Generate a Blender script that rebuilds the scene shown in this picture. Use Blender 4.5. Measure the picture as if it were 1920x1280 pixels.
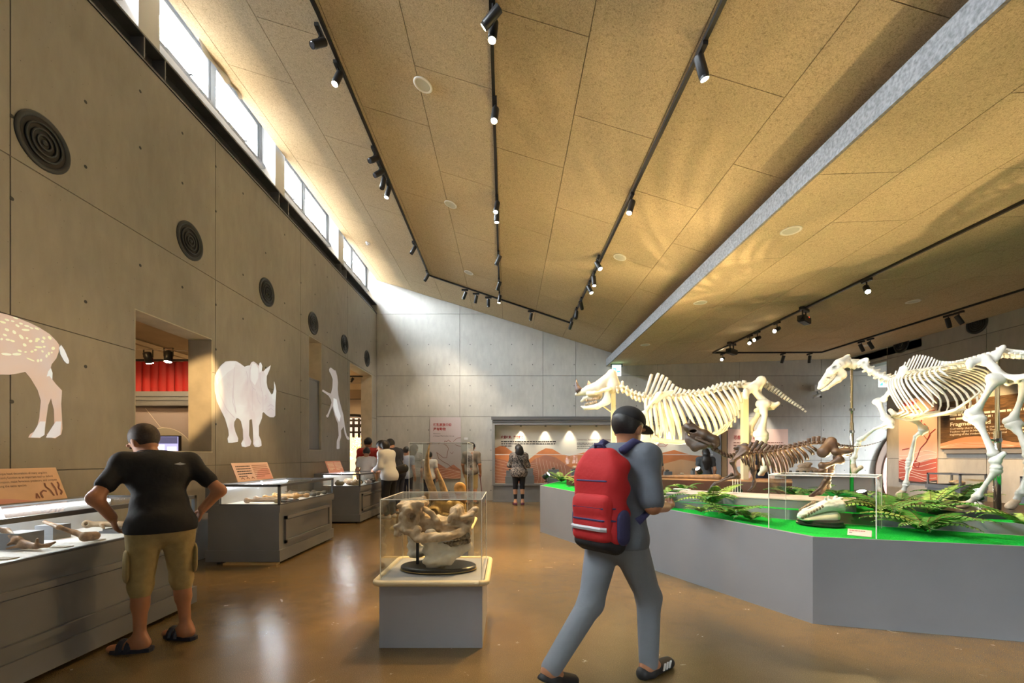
import bpy, math, random
import numpy as np
from mathutils import Vector, Matrix, Quaternion

random.seed(7); np.random.seed(7)
for o in list(bpy.data.objects): bpy.data.objects.remove(o)
scene = bpy.context.scene
COL = scene.collection

# ------------------------------------------------------------------ camera
F, CX, CY, CAMZ = 830.0, 952.0, 855.0, 1.32          # pixels of the 1920x1280 frame, metres
cam = bpy.data.cameras.new('camera'); cam.lens = 36*F/1920; cam.sensor_width = 36
cam.shift_x = (960-CX)/1920; cam.shift_y = (CY-640)/1920; cam.clip_end = 200; cam.clip_start = .05
camo = bpy.data.objects.new('camera', cam); COL.objects.link(camo)
camo.location = (0, 0, CAMZ); camo.rotation_euler = (math.pi/2, 0, 0); scene.camera = camo

# ------------------------------------------------------------------ world, exposure
w = bpy.data.worlds.new('sky'); scene.world = w; w.use_nodes = True
bg = w.node_tree.nodes['Background']
# overcast sky, a little brighter towards the zenith; dull ground and trees up to a low skyline
wn = w.node_tree; tc = wn.nodes.new('ShaderNodeTexCoord'); sp = wn.nodes.new('ShaderNodeSeparateXYZ'); wn.links.new(tc.outputs['Generated'], sp.inputs[0])
cr = wn.nodes.new('ShaderNodeValToRGB'); wn.links.new(sp.outputs['Z'], cr.inputs['Fac'])
e = cr.color_ramp.elements; e[0].position = 0.0; e[0].color = (.66, .70, .74, 1); e[1].position = 1.0; e[1].color = (.90, .95, 1.0, 1)
wn.links.new(cr.outputs['Color'], bg.inputs[0])
gr = wn.nodes.new('ShaderNodeMath'); gr.operation = 'GREATER_THAN'; gr.inputs[1].default_value = .2; wn.links.new(sp.outputs['Z'], gr.inputs[0])
st = wn.nodes.new('ShaderNodeMath'); st.operation = 'MULTIPLY_ADD'; st.inputs[1].default_value = 185.0; st.inputs[2].default_value = 14.0
wn.links.new(gr.outputs[0], st.inputs[0]); wn.links.new(st.outputs[0], bg.inputs[1])
vs = scene.view_settings
vs.view_transform = 'Standard'; vs.look = 'None'; vs.gamma = 1; vs.use_curve_mapping = False
vs.exposure = 0.0

WARM = (1.0, .63, .27); CREAM = (1.0, .69, .33); COOL = (.93, .97, 1.0)
def light(name, kind, loc, power, color, parent=None, **kw):
    l = bpy.data.lights.new(name, kind); l.energy = power; l.color = color
    for k, v in kw.items(): setattr(l, k, v)
    o = bpy.data.objects.new(name, l); COL.objects.link(o); o.location = loc
    return o
def aim(o, target):
    d = Vector(target)-Vector(o.location)
    o.rotation_euler = d.to_track_quat('-Z', 'Y').to_euler()
# window portals: they guide the sky light through the clerestory, add none of their own
for yc in (.67, 3.49, 6.31, 9.13, 11.9):
    p = light('window_portal', 'AREA', (-4.35, yc, 6.6), 1, (1, 1, 1), shape='RECTANGLE', size=2.5, size_y=.75)
    p.data.cycles.is_portal = True
    p.rotation_euler = Vector((1, 0, 0)).to_track_quat('-Z', 'Y').to_euler()

p = light('added_window_portal', 'AREA', (4.4, -5.0, 1.3), 1, (1, 1, 1), shape='RECTANGLE', size=1.0, size_y=2.2); p.data.cycles.is_portal = True  # guides sky light through the unseen window added behind the camera
p.rotation_euler = Vector((0, 1, 0)).to_track_quat('-Z', 'Y').to_euler()
p = light('passage_portal', 'AREA', (13.3, 11.65, 2.0), 1, (1, 1, 1), shape='RECTANGLE', size=.9, size_y=3.6); p.data.cycles.is_portal = True  # guides sky light through the unseen window added in the passage
p.rotation_euler = Vector((-1, 0, 0)).to_track_quat('-Z', 'Y').to_euler()

# ------------------------------------------------------------------ photo pixel -> direction -> point
def P(px, py, Y): return Vector(((px-CX)/F*Y, Y, CAMZ-(py-CY)/F*Y))
def onZ(px, py, z=0.0):
    Y = (CAMZ-z)*F/(py-CY); return P(px, py, Y)
def onX(px, py, X): return P(px, py, X*F/(px-CX))
def onplane(px, py, p0, n):
    d = Vector(((px-CX)/F, 1, -(py-CY)/F)); c = Vector((0, 0, CAMZ)); n = Vector(n)
    return c+d*((Vector(p0)-c).dot(n)/d.dot(n))
def ceil_z(x): return 6.57-.309*(x+3.91)
def soff_z(x): return 4.0+.032*(x-2.93)
def onceil(px, py): return onplane(px, py, (-3.91, 0, 6.57), (.309, 0, 1))
def onsoff(px, py): return onplane(px, py, (2.93, 0, 4.0), (-.032, 0, 1))

# ------------------------------------------------------------------ materials
MATS = {}
def mat(name, color=(.5, .5, .5), rough=.6, metal=0, noise=None, bump=None, emit=None, spec=.5, color2=None, coat=0, trans=0):
    """noise=(scale, amount, detail); bump=(scale, strength, distance)"""
    if name in MATS: return MATS[name]
    m = bpy.data.materials.new(name); m.use_nodes = True; MATS[name] = m
    nt = m.node_tree; b = nt.nodes['Principled BSDF']
    b.inputs['Base Color'].default_value = (*color, 1); b.inputs['Roughness'].default_value = rough
    b.inputs['Metallic'].default_value = metal; b.inputs['Specular IOR Level'].default_value = spec
    if coat: b.inputs['Coat Weight'].default_value = coat
    if trans: b.inputs['Transmission Weight'].default_value = trans
    if emit:
        b.inputs['Emission Color'].default_value = (*emit[0], 1); b.inputs['Emission Strength'].default_value = emit[1]
    geo = nt.nodes.new('ShaderNodeNewGeometry')
    if noise:
        n = nt.nodes.new('ShaderNodeTexNoise'); n.inputs['Scale'].default_value = noise[0]
        n.inputs['Detail'].default_value = noise[2] if len(noise) > 2 else 4
        nt.links.new(geo.outputs['Position'], n.inputs['Vector'])
        r = nt.nodes.new('ShaderNodeValToRGB')
        a = noise[1]; c2 = color2 or tuple(min(1, c*(1+a)) for c in color)
        r.color_ramp.elements[0].position = .3; r.color_ramp.elements[1].position = .7
        r.color_ramp.elements[0].color = (*(tuple(c*(1-a) for c in color) if not color2 else color), 1)
        r.color_ramp.elements[1].color = (*c2, 1)
        nt.links.new(n.outputs['Fac'], r.inputs['Fac']); nt.links.new(r.outputs['Color'], b.inputs['Base Color'])
    if bump:
        n2 = nt.nodes.new('ShaderNodeTexNoise'); n2.inputs['Scale'].default_value = bump[0]; n2.inputs['Detail'].default_value = 3
        nt.links.new(geo.outputs['Position'], n2.inputs['Vector'])
        bp = nt.nodes.new('ShaderNodeBump'); bp.inputs['Strength'].default_value = bump[1]
        bp.inputs['Distance'].default_value = bump[2] if len(bump) > 2 else .01
        nt.links.new(n2.outputs['Fac'], bp.inputs['Height']); nt.links.new(bp.outputs['Normal'], b.inputs['Normal'])
    return m
def ramp(nt, fac, stops):
    r = nt.nodes.new('ShaderNodeValToRGB'); e = r.color_ramp.elements
    while len(e) < len(stops): e.new(.5)
    for i, (p, c) in enumerate(stops): e[i].position = p; e[i].color = (*c, 1)
    nt.links.new(fac, r.inputs['Fac']); return r.outputs['Color']
def tex(nt, vec, kind, scale, detail=3, dist=0, rough=.5):
    n = nt.nodes.new('ShaderNodeTexNoise' if kind == 'noise' else 'ShaderNodeTexVoronoi')
    n.inputs['Scale'].default_value = scale
    if kind == 'noise':
        n.inputs['Detail'].default_value = detail; n.inputs['Distortion'].default_value = dist; n.inputs['Roughness'].default_value = rough
    nt.links.new(vec, n.inputs['Vector']); return n
def mixc(nt, fac, a, b, mode='MIX'):
    x = nt.nodes.new('ShaderNodeMix'); x.data_type = 'RGBA'; x.blend_type = mode
    if isinstance(fac, float): x.inputs[0].default_value = fac
    else: nt.links.new(fac, x.inputs[0])
    for s, i in ((a, 6), (b, 7)):
        if isinstance(s, tuple): x.inputs[i].default_value = (*s, 1)
        else: nt.links.new(s, x.inputs[i])
    return x.outputs[2]
def base(name):
    m = bpy.data.materials.new(name); m.use_nodes = True; MATS[name] = m; nt = m.node_tree
    g = nt.nodes.new('ShaderNodeNewGeometry')
    return m, nt, nt.nodes['Principled BSDF'], g.outputs['Position']
def scalev(nt, vec, s):
    mp = nt.nodes.new('ShaderNodeMapping'); mp.inputs['Scale'].default_value = s
    nt.links.new(vec, mp.inputs['Vector']); return mp.outputs['Vector']
def bumpn(nt, b, h, strength, dist):
    bp = nt.nodes.new('ShaderNodeBump'); bp.inputs['Strength'].default_value = strength; bp.inputs['Distance'].default_value = dist
    nt.links.new(h, bp.inputs['Height']); nt.links.new(bp.outputs['Normal'], b.inputs['Normal'])

def concrete(name, tint):
    m, nt, b, pos = base(name)
    n1 = tex(nt, pos, 'noise', .9, 5, .6); n2 = tex(nt, scalev(nt, pos, (9, 9, 3)), 'noise', 1.0, 6, .3, .6)
    n3 = tex(nt, pos, 'noise', 60, 2)
    c = ramp(nt, n1.outputs['Fac'], [(.3, tuple(t*.84 for t in tint)), (.7, tuple(t*1.1 for t in tint))])
    c = mixc(nt, .35, c, ramp(nt, n2.outputs['Fac'], [(.3, tuple(t*.75 for t in tint)), (.72, tuple(t*1.2 for t in tint))]))
    v = tex(nt, pos, 'vor', 14)
    pits = nt.nodes.new('ShaderNodeMath'); pits.operation = 'LESS_THAN'; pits.inputs[1].default_value = .05
    nt.links.new(v.outputs['Distance'], pits.inputs[0])
    c = mixc(nt, pits.outputs[0], c, tuple(t*.45 for t in tint))
    nt.links.new(c, b.inputs['Base Color']); b.inputs['Roughness'].default_value = .62; b.inputs['Specular IOR Level'].default_value = .35
    bumpn(nt, b, n3.outputs['Fac'], .15, .004)
    return m
M_CONC = concrete('board_formed_concrete', (.40, .39, .365))
M_CONCL = concrete('brownish_concrete', (.315, .295, .26))
M_CONC2 = concrete('concrete_joint', (.13, .125, .12))

def woodwool():
    m, nt, b, pos = base('wood_wool_board')
    a = tex(nt, pos, 'noise', 34, 6, 2.2, .72); f = tex(nt, pos, 'noise', 95, 3, 3.0, .6); L = tex(nt, pos, 'noise', 1.1, 3)
    c = ramp(nt, a.outputs['Fac'], [(.36, (.14, .095, .05)), (.46, (.47, .375, .24)), (.58, (.70, .57, .375))])
    c = mixc(nt, .45, c, ramp(nt, f.outputs['Fac'], [(.38, (.16, .115, .065)), (.48, (.52, .42, .28)), (.62, (.74, .61, .42))]))
    c = mixc(nt, .14, c, ramp(nt, L.outputs['Fac'], [(.35, (.40, .31, .19)), (.65, (.64, .52, .34))]))
    nt.links.new(c, b.inputs['Base Color']); b.inputs['Roughness'].default_value = .9; b.inputs['Specular IOR Level'].default_value = .15
    bumpn(nt, b, a.outputs['Fac'], .5, .012)
    return m
M_WOOL = woodwool()
M_FASC = mat('grey_wood_wool', (.14, .143, .15), .9, noise=(38, .3, 6), color2=(.285, .29, .305), bump=(38, .5, .012))

def floor_mat():
    m, nt, b, pos = base('polished_concrete_floor')
    n1 = tex(nt, pos, 'noise', .8, 5, .8); n2 = tex(nt, pos, 'noise', 5, 6, .5, .6); v = tex(nt, pos, 'vor', 75); n3 = tex(nt, pos, 'noise', 240, 2)
    c = ramp(nt, n1.outputs['Fac'], [(.3, (0.114, 0.077, 0.033)), (.7, (0.172, 0.119, 0.052))])
    c = mixc(nt, .4, c, ramp(nt, n2.outputs['Fac'], [(.3, (0.100, 0.068, 0.028)), (.7, (0.191, 0.131, 0.055))]))
    c = mixc(nt, .5, c, ramp(nt, n3.outputs['Fac'], [(.36, (0.066, 0.047, 0.021)), (.5, (0.140, 0.096, 0.041)), (.68, (0.250, 0.180, 0.082))]))
    s = nt.nodes.new('ShaderNodeMath'); s.operation = 'LESS_THAN'; s.inputs[1].default_value = .12
    nt.links.new(v.outputs['Distance'], s.inputs[0]); c = mixc(nt, s.outputs[0], c, (0.243, 0.175, 0.078))
    nt.links.new(c, b.inputs['Base Color'])
    r = nt.nodes.new('ShaderNodeMapRange'); r.inputs[3].default_value = .15; r.inputs[4].default_value = .33
    nt.links.new(n2.outputs['Fac'], r.inputs[0]); nt.links.new(r.outputs[0], b.inputs['Roughness'])
    b.inputs['Specular IOR Level'].default_value = .6
    nb = tex(nt, pos, 'noise', 2.5, 2); bumpn(nt, b, nb.outputs['Fac'], .12, .02)
    return m
M_FLOOR = floor_mat()

def glass(name, tint=(1, 1, 1), refl=1.0):
    m = bpy.data.materials.new(name); m.use_nodes = True; MATS[name] = m; nt = m.node_tree
    nt.nodes.remove(nt.nodes['Principled BSDF'])
    out = nt.nodes['Material Output']; t = nt.nodes.new('ShaderNodeBsdfTransparent'); g = nt.nodes.new('ShaderNodeBsdfGlossy')
    t.inputs[0].default_value = (*tint, 1); g.inputs['Roughness'].default_value = .02; g.inputs[0].default_value = (refl, refl, refl, 1)
    lw = nt.nodes.new('ShaderNodeLayerWeight'); lw.inputs[0].default_value = .5
    pw = nt.nodes.new('ShaderNodeMath'); pw.operation = 'POWER'; pw.inputs[1].default_value = 4.0; nt.links.new(lw.outputs['Facing'], pw.inputs[0])
    fr = nt.nodes.new('ShaderNodeMath'); fr.operation = 'MULTIPLY_ADD'; fr.inputs[1].default_value = .55; fr.inputs[2].default_value = .025; nt.links.new(pw.outputs[0], fr.inputs[0])
    mx = nt.nodes.new('ShaderNodeMixShader')
    nt.links.new(fr.outputs[0], mx.inputs[0]); nt.links.new(t.outputs[0], mx.inputs[1]); nt.links.new(g.outputs[0], mx.inputs[2])
    nt.links.new(mx.outputs[0], out.inputs[0]); return m
M_GLASS = glass('clear_glass', (.97, .985, .98)); M_WIN = glass('window_glass', (.95, .97, .97))
M_ACR = mat('acrylic_edge', (.82, .82, .76), .25, emit=None)
M_GREY = mat('grey_paint', (.19, .197, .212), .45, noise=(3, .06))
M_GREYL = mat('grey_paint_plinth', (.19, .193, .207), .4, noise=(2, .05))
M_GREYQ = mat('grey_paint_pedestal', (.34, .343, .36), .45, noise=(2, .05))
M_DGREY = mat('dark_grey_paint', (.085, .09, .1), .45)
M_BLACK = mat('black_metal', (.012, .012, .013), .4)
M_STEEL = mat('black_steel_beam', (.035, .036, .04), .5, noise=(6, .3))
M_STEELF = mat('beam_flange', (.16, .165, .18), .4, metal=.5)
M_WHITE = mat('white_paint', (.58, .59, .61), .5)
M_ALU = mat('aluminium_frame', (.13, .135, .145), .45, metal=.0)
M_CHROME = mat('chrome', (.75, .76, .78), .15, metal=1)
M_DUCT = mat('vent_plastic', (.03, .035, .038), .45)
M_TURF = mat('green_turf', (.004, .36, .03), .9, noise=(90, .35, 5), color2=(.02, .62, .08), bump=(260, .9, .012), spec=.08)
M_BONE = mat('cream_bone', (.74, .66, .50), .55, noise=(9, .14, 5), bump=(40, .25, .004))
M_BONE2 = mat('white_bone', (.70, .68, .61), .55, noise=(9, .12, 5), bump=(40, .25, .004))
M_BONEB = mat('brown_bone', (.06, .032, .016), .5, noise=(14, .5, 5), bump=(50, .4, .004))
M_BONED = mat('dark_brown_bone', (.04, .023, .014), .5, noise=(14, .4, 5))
M_BONES = mat('skull_bone', (.40, .27, .15), .6, noise=(14, .28, 6), color2=(.66, .52, .36), bump=(30, .5, .006))
M_HORN = mat('rhino_horn', (.10, .065, .06), .45, noise=(30, .4))
M_HORNP = mat('pinkish_horn', (.36, .2, .14), .5, noise=(20, .25))
M_KERATIN = mat('tan_horn', (.33, .2, .085), .42, noise=(22, .4, 5), bump=(60, .4, .004))
M_TOOTH = mat('dark_tooth', (.10, .07, .045), .4, noise=(60, .6), color2=(.34, .26, .16))
M_ORANGE = mat('orange_bone', (.52, .24, .05), .5, noise=(16, .35))
M_POST = mat('cream_post', (.78, .68, .42), .45)
M_RED = mat('maroon_plinth', (.105, .028, .02), .35, noise=(4, .2))
M_PLANK = mat('orange_brown_board', (.36, .16, .07), .6, noise=(8, .3))
M_PINK = mat('pale_pink_board', (.62, .50, .46), .6)
M_PAPER = mat('paper_white', (.78, .74, .68), .7)
M_SIGN = mat('sign_peach', (.66, .42, .27), .6, noise=(6, .08))
M_SIGNP = mat('sign_pink', (.70, .48, .40), .6)
M_SIGNR = mat('sign_rose', (.62, .30, .26), .6)
M_POSTER = mat('poster_lilac', (.47, .41, .43), .6)
M_INK = mat('ink', (.06, .05, .05), .7); M_INKR = mat('red_ink', (.33, .03, .03), .7); M_INKB = mat('brown_ink', (.22, .09, .06), .7)
M_INKW = mat('white_ink', (.85, .8, .72), .7)
M_MURAL = mat('mural_cream', (.74, .70, .62), .65); M_HILL = mat('mural_orange', (.68, .24, .09), .65, noise=(3, .1))
M_HILL2 = mat('mural_terracotta', (.48, .19, .12), .65, noise=(3, .1)); M_HILL3 = mat('mural_peach', (.76, .44, .24), .65)
M_LINE = mat('mural_line', (.78, .55, .45), .65)
M_LEAF = mat('fern_leaf', (.018, .10, .012), .5, noise=(25, .5), color2=(.07, .25, .03))
M_LEAF2 = mat('fern_leaf_pale', (.10, .22, .03), .5, noise=(25, .4), color2=(.30, .44, .09))
M_STEM = mat('fern_stem', (.10, .05, .015), .6)
M_SKIN = mat('skin', (.50, .25, .14), .5, noise=(12, .08)); M_SKIN2 = mat('tanned_skin', (.40, .175, .085), .5, noise=(12, .1))
M_HAIR = mat('black_hair', (.012, .009, .008), .5, noise=(80, .5)); M_HAIRB = mat('dark_brown_hair', (.035, .02, .012), .6, noise=(80, .4))
M_FOAM = mat('cream_foam', (.66, .55, .33), .5)
M_CURT = mat('red_curtain', (.34, .006, .005), .7)
M_ROOMW = mat('beige_wall', (.42, .33, .23), .7, noise=(2, .1)); M_ROOMD = mat('dark_brown_wall', (.12, .085, .06), .7)
def emis(name, col, s): return mat(name, (.02, .02, .02), .5, emit=(col, s))
M_LAMP = emis('lamp_lens_warm', (1, .8, .5), 110); M_LAMPW = emis('flood_lens', (1, .93, .78), 90); M_LED = emis('led_strip', (.96, .98, 1), 14)
M_LENSOFF = mat('lens_dark', (.03, .03, .035), .1)
# ------------------------------------------------------------------ object helpers
def tag(o, label=None, cat=None, group=None, kind=None):
    if label: o['label'] = label
    if cat: o['category'] = cat
    if group: o['group'] = group
    if kind: o['kind'] = kind
    return o
def thing(name, label, cat, loc=(0, 0, 0), rz=0, group=None):
    o = bpy.data.objects.new(name, None); o.empty_display_size = .05; COL.objects.link(o)
    o.location = loc; o.rotation_euler = (0, 0, rz); return tag(o, label, cat, group)
def world_of(o):
    m = o.matrix_parent_inverse @ Matrix.LocRotScale(o.location, o.rotation_euler.to_quaternion() if o.rotation_mode != 'QUATERNION' else o.rotation_quaternion, o.scale)
    return world_of(o.parent) @ m if o.parent else m
def link(name, me, m=None, parent=None, loc=None, rot=None, local=False, sc=None):
    """a mesh object; under a parent its coordinates stay world ones unless local"""
    o = bpy.data.objects.new(name, me); COL.objects.link(o)
    if m is not None and not me.materials: me.materials.append(m)
    if loc is not None: o.location = loc
    if rot is not None:
        if isinstance(rot, Quaternion): o.rotation_mode = 'QUATERNION'; o.rotation_quaternion = rot
        else: o.rotation_euler = rot
    if sc is not None: o.scale = sc
    if parent is not None:
        o.parent = parent
        if not local: o.matrix_parent_inverse = world_of(parent).inverted()
    return o
class MB:
    """collects shapes into one mesh"""
    def __init__(s): s.v = []; s.f = []
    def add(s, vs, fs):
        k = len(s.v); s.v += [tuple(v) for v in vs]; s.f += [tuple(i+k for i in f) for f in fs]; return s
    def box(s, a, b):
        x0, y0, z0 = [min(p, q) for p, q in zip(a, b)]; x1, y1, z1 = [max(p, q) for p, q in zip(a, b)]
        return s.add([(x0,y0,z0),(x1,y0,z0),(x1,y1,z0),(x0,y1,z0),(x0,y0,z1),(x1,y0,z1),(x1,y1,z1),(x0,y1,z1)],
                     [(0,3,2,1),(4,5,6,7),(0,1,5,4),(1,2,6,5),(2,3,7,6),(3,0,4,7)])
    def bar(s, a, b, w, h, up=(0, 0, 1)):
        a = Vector(a); b = Vector(b); d = (b-a).normalized(); sx = d.cross(Vector(up)).normalized()*(w/2); sy = sx.cross(d).normalized()*(h/2)
        vs = [p+i*sx+j*sy for p in (a, b) for i, j in ((-1,-1),(1,-1),(1,1),(-1,1))]
        return s.add(vs, [(3,2,1,0),(4,5,6,7),(0,1,5,4),(1,2,6,5),(2,3,7,6),(3,0,4,7)])
    def tube(s, pts, r, n=8, flat=None, caps=True):
        """r: number or list; flat=(axis, factor) squashes the section along an axis"""
        pts = [Vector(p) for p in pts]; m = len(pts); rs = r if isinstance(r, (list, tuple)) else [r]*m
        vs = []; ref = None
        for i, p in enumerate(pts):
            t = (pts[min(i+1, m-1)]-pts[max(i-1, 0)]).normalized()
            if flat: u = Vector(flat[0]); u = (u-t*u.dot(t)).normalized()
            else:
                if ref is None: ref = t.orthogonal().normalized()
                u = (ref-t*ref.dot(t)).normalized(); ref = u
            q = t.cross(u); fu = flat[1] if flat else 1
            for k in range(n):
                a = 2*math.pi*k/n; vs.append(p+u*(math.cos(a)*rs[i]*fu)+q*(math.sin(a)*rs[i]))
        fs = [(i*n+k, i*n+(k+1) % n, (i+1)*n+(k+1) % n, (i+1)*n+k) for i in range(m-1) for k in range(n)]
        if caps: fs += [tuple(range(n-1, -1, -1)), tuple((m-1)*n+k for k in range(n))]
        return s.add(vs, fs)
    def lathe(s, prof, c=(0, 0, 0), n=20, rot=None):
        """prof: (radius, height) pairs about z"""
        c = Vector(c); vs = []
        for r, z in prof:
            for k in range(n):
                v = Vector((r*math.cos(2*math.pi*k/n), r*math.sin(2*math.pi*k/n), z))
                vs.append((rot @ v if rot else v)+c)
        m = len(prof)
        fs = [(i*n+k, i*n+(k+1) % n, (i+1)*n+(k+1) % n, (i+1)*n+k) for i in range(m-1) for k in range(n)]
        fs += [tuple(range(n-1, -1, -1)), tuple((m-1)*n+k for k in range(n))]
        return s.add(vs, fs)
    def prism(s, poly, fn, d0, d1):
        """poly: 2-D outline; fn(u, v, d) -> point"""
        n = len(poly); vs = [fn(u, v, d0) for u, v in poly]+[fn(u, v, d1) for u, v in poly]
        return s.add(vs, [tuple(range(n-1, -1, -1)), tuple(range(n, 2*n))]+[(i, (i+1) % n, n+(i+1) % n, n+i) for i in range(n)])
    def mesh(s, name='m', smooth=False):
        me = bpy.data.meshes.new(name); me.from_pydata(s.v, [], s.f); me.validate(); me.update()
        fix_normals(me)
        if smooth: me.shade_smooth()
        return me
    def obj(s, name, m, parent=None, smooth=False, **kw): return link(name, s.mesh(name, smooth), m, parent, **kw)
def fix_normals(me):
    import bmesh
    bm = bmesh.new(); bm.from_mesh(me); bmesh.ops.recalc_face_normals(bm, faces=bm.faces); bm.to_mesh(me); bm.free()
def struct(name, mb, m, parent=None, kind='structure'):
    o = mb.obj(name, m, parent)
    if parent is None: o['kind'] = kind
    return o
def autosmooth(me, deg=35):
    me.shade_smooth()
    try: me.set_sharp_from_angle(angle=math.radians(deg))
    except Exception: pass

# ------------------------------------------------------------------ signed-distance blobs, meshed by surface nets
def blob(prims, h, k=.02, rough=0, wave=.05):
    lo = np.full(3, 1e9); hi = np.full(3, -1e9)
    for p in prims:
        if p[0] in ('c', 'f'):
            r = max(p[3], p[4])
            for q in (p[1], p[2]): q = np.array(q); lo = np.minimum(lo, q-r); hi = np.maximum(hi, q+r)
        elif p[0] == 'e':
            r = max(p[2]); q = np.array(p[1]); lo = np.minimum(lo, q-r); hi = np.maximum(hi, q+r)
    lo -= 2.5*h; hi += 2.5*h
    n = np.ceil((hi-lo)/h).astype(int)+1
    ax = [lo[i]+h*np.arange(n[i]) for i in range(3)]
    Fd = np.full(tuple(n), .5)
    for p in prims:
        kind = p[0]; neg = kind[0] == '-'; kk = kind.lstrip('-')
        if kk == 'h':
            q = np.array(p[1]); nn = np.array(p[2], float); nn /= np.linalg.norm(nn)
            d = (ax[0]-q[0])[:, None, None]*nn[0]+(ax[1]-q[1])[None, :, None]*nn[1]+(ax[2]-q[2])[None, None, :]*nn[2]
            Fd = np.maximum(Fd, d); continue
        if kk in ('c', 'f'):
            a = np.array(p[1], float); b = np.array(p[2], float); rm = max(p[3], p[4]); l = np.minimum(a, b)-rm; u = np.maximum(a, b)+rm
        else: a = np.array(p[1], float); rm = max(p[2]); l = a-rm; u = a+rm
        l = np.maximum(((l-k-2*h-lo)/h).astype(int), 0); u = np.minimum(((u+k+2*h-lo)/h).astype(int)+2, n)
        if (u <= l).any(): continue
        sl = tuple(slice(l[i], u[i]) for i in range(3))
        X, Y, Z = np.meshgrid(*[ax[i][sl[i]] for i in range(3)], indexing='ij', sparse=True)
        if kk in ('c', 'f'):
            ba = b-a; fx, fy, fz = X-a[0], Y-a[1], Z-a[2]
            if kk == 'f':
                nn = np.array(p[5], float); nn /= np.linalg.norm(nn); f = p[6]
                dn = (fx*nn[0]+fy*nn[1]+fz*nn[2])*(1/f-1)
                fx, fy, fz = fx+dn*nn[0], fy+dn*nn[1], fz+dn*nn[2]
                ba = ba+(1/f-1)*ba.dot(nn)*nn
            L = max(ba.dot(ba), 1e-9); t = np.clip((fx*ba[0]+fy*ba[1]+fz*ba[2])/L, 0, 1)
            d = np.sqrt((fx-t*ba[0])**2+(fy-t*ba[1])**2+(fz-t*ba[2])**2)-(p[3]+(p[4]-p[3])*t)
            if kk == 'f': d = d*max(p[6], .35)
        else:
            r = np.array(p[2], float); fx, fy, fz = X-a[0], Y-a[1], Z-a[2]
            if len(p) > 3 and p[3] is not None:
                R = np.array(p[3].transposed()); fx, fy, fz = [R[i, 0]*fx+R[i, 1]*fy+R[i, 2]*fz for i in range(3)]
            k0 = np.sqrt((fx/r[0])**2+(fy/r[1])**2+(fz/r[2])**2); k1 = np.sqrt((fx/r[0]**2)**2+(fy/r[1]**2)**2+(fz/r[2]**2)**2)
            d = k0*(k0-1)/np.maximum(k1, 1e-6)
        S = Fd[sl]
        if neg: Fd[sl] = np.maximum(S, -d)
        else:
            g = np.maximum(k-np.abs(S-d), 0)/k; Fd[sl] = np.minimum(S, d)-g*g*k*.25
    if rough:
        X, Y, Z = np.meshgrid(*ax, indexing='ij', sparse=True); rg = np.random.RandomState(5)
        for o_ in (1.0, .55, .3):
            for _ in range(4):
                d = rg.normal(size=3); d *= 2*math.pi/(wave*o_)/np.linalg.norm(d); Fd = Fd+rough*o_*.6*np.sin(X*d[0]+Y*d[1]+Z*d[2]+rg.rand()*6)
    return snets(Fd, lo, h)
CORN = np.array([(i, j, k) for i in (0, 1) for j in (0, 1) for k in (0, 1)])
EDG = [(a, b) for a in range(8) for b in range(a+1, 8) if abs(CORN[a]-CORN[b]).sum() == 1]
def snets(Fd, lo, h):
    S = Fd < 0; c = sum(S[i:S.shape[0]-1+i, j:S.shape[1]-1+j, k:S.shape[2]-1+k].astype(np.int8) for i, j, k in CORN)
    act = (c > 0) & (c < 8); idx = np.argwhere(act)
    acc = np.zeros((len(idx), 3)); cnt = np.zeros((len(idx), 1))
    vals = [Fd[tuple((idx+CORN[q]).T)] for q in range(8)]
    for a, b in EDG:
        fa, fb = vals[a], vals[b]; m = (fa < 0) != (fb < 0); t = np.where(m, fa/np.where(m, fa-fb, 1), 0)[:, None]
        acc += m[:, None]*(CORN[a]+t*(CORN[b]-CORN[a])); cnt += m[:, None]
    V = lo+h*(idx+acc/cnt)
    vid = np.full(act.shape, -1); vid[tuple(idx.T)] = np.arange(len(idx))
    faces = []
    for a in range(3):
        o1, o2 = [(1, 2), (2, 0), (0, 1)][a]
        s0 = [slice(1, -1)]*3; s1 = [slice(1, -1)]*3; s0[a] = slice(0, -1); s1[a] = slice(1, None)
        A = S[tuple(s0)]; B = S[tuple(s1)]; E = np.argwhere(A != B); 
        if not len(E): continue
        base_i = E.copy(); base_i[:, o1] += 1; base_i[:, o2] += 1
        d1 = np.zeros(3, int); d1[o1] = 1; d2 = np.zeros(3, int); d2[o2] = 1
        q = [vid[tuple((base_i-x).T)] for x in (d1+d2, d2, np.zeros(3, int), d1)]
        q = np.stack(q, 1); fl = A[tuple(E.T)]
        q[~fl] = q[~fl][:, ::-1]; faces.append(q)
    return V, np.concatenate(faces)
def blobmesh(parts, name='blob'):
    """parts: list of (verts, faces)"""
    vs = []; fs = []; k = 0
    for V, Q in parts: vs.append(V); fs.append(Q+k); k += len(V)
    V = np.concatenate(vs); Q = np.concatenate(fs)
    me = bpy.data.meshes.new(name); me.vertices.add(len(V)); me.vertices.foreach_set('co', V.astype(np.float32).ravel())
    me.loops.add(len(Q)*4); me.loops.foreach_set('vertex_index', Q.astype(np.int32).ravel())
    me.polygons.add(len(Q)); me.polygons.foreach_set('loop_start', np.arange(0, len(Q)*4, 4, dtype=np.int32))
    me.update(calc_edges=True); me.validate(); me.shade_smooth(); return me
def bobj(name, prims, h, m, parent=None, k=.02, rough=0, wave=.05, **kw): return link(name, blobmesh([blob(prims, h, k, rough, wave)], name), m, parent, **kw)

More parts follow.
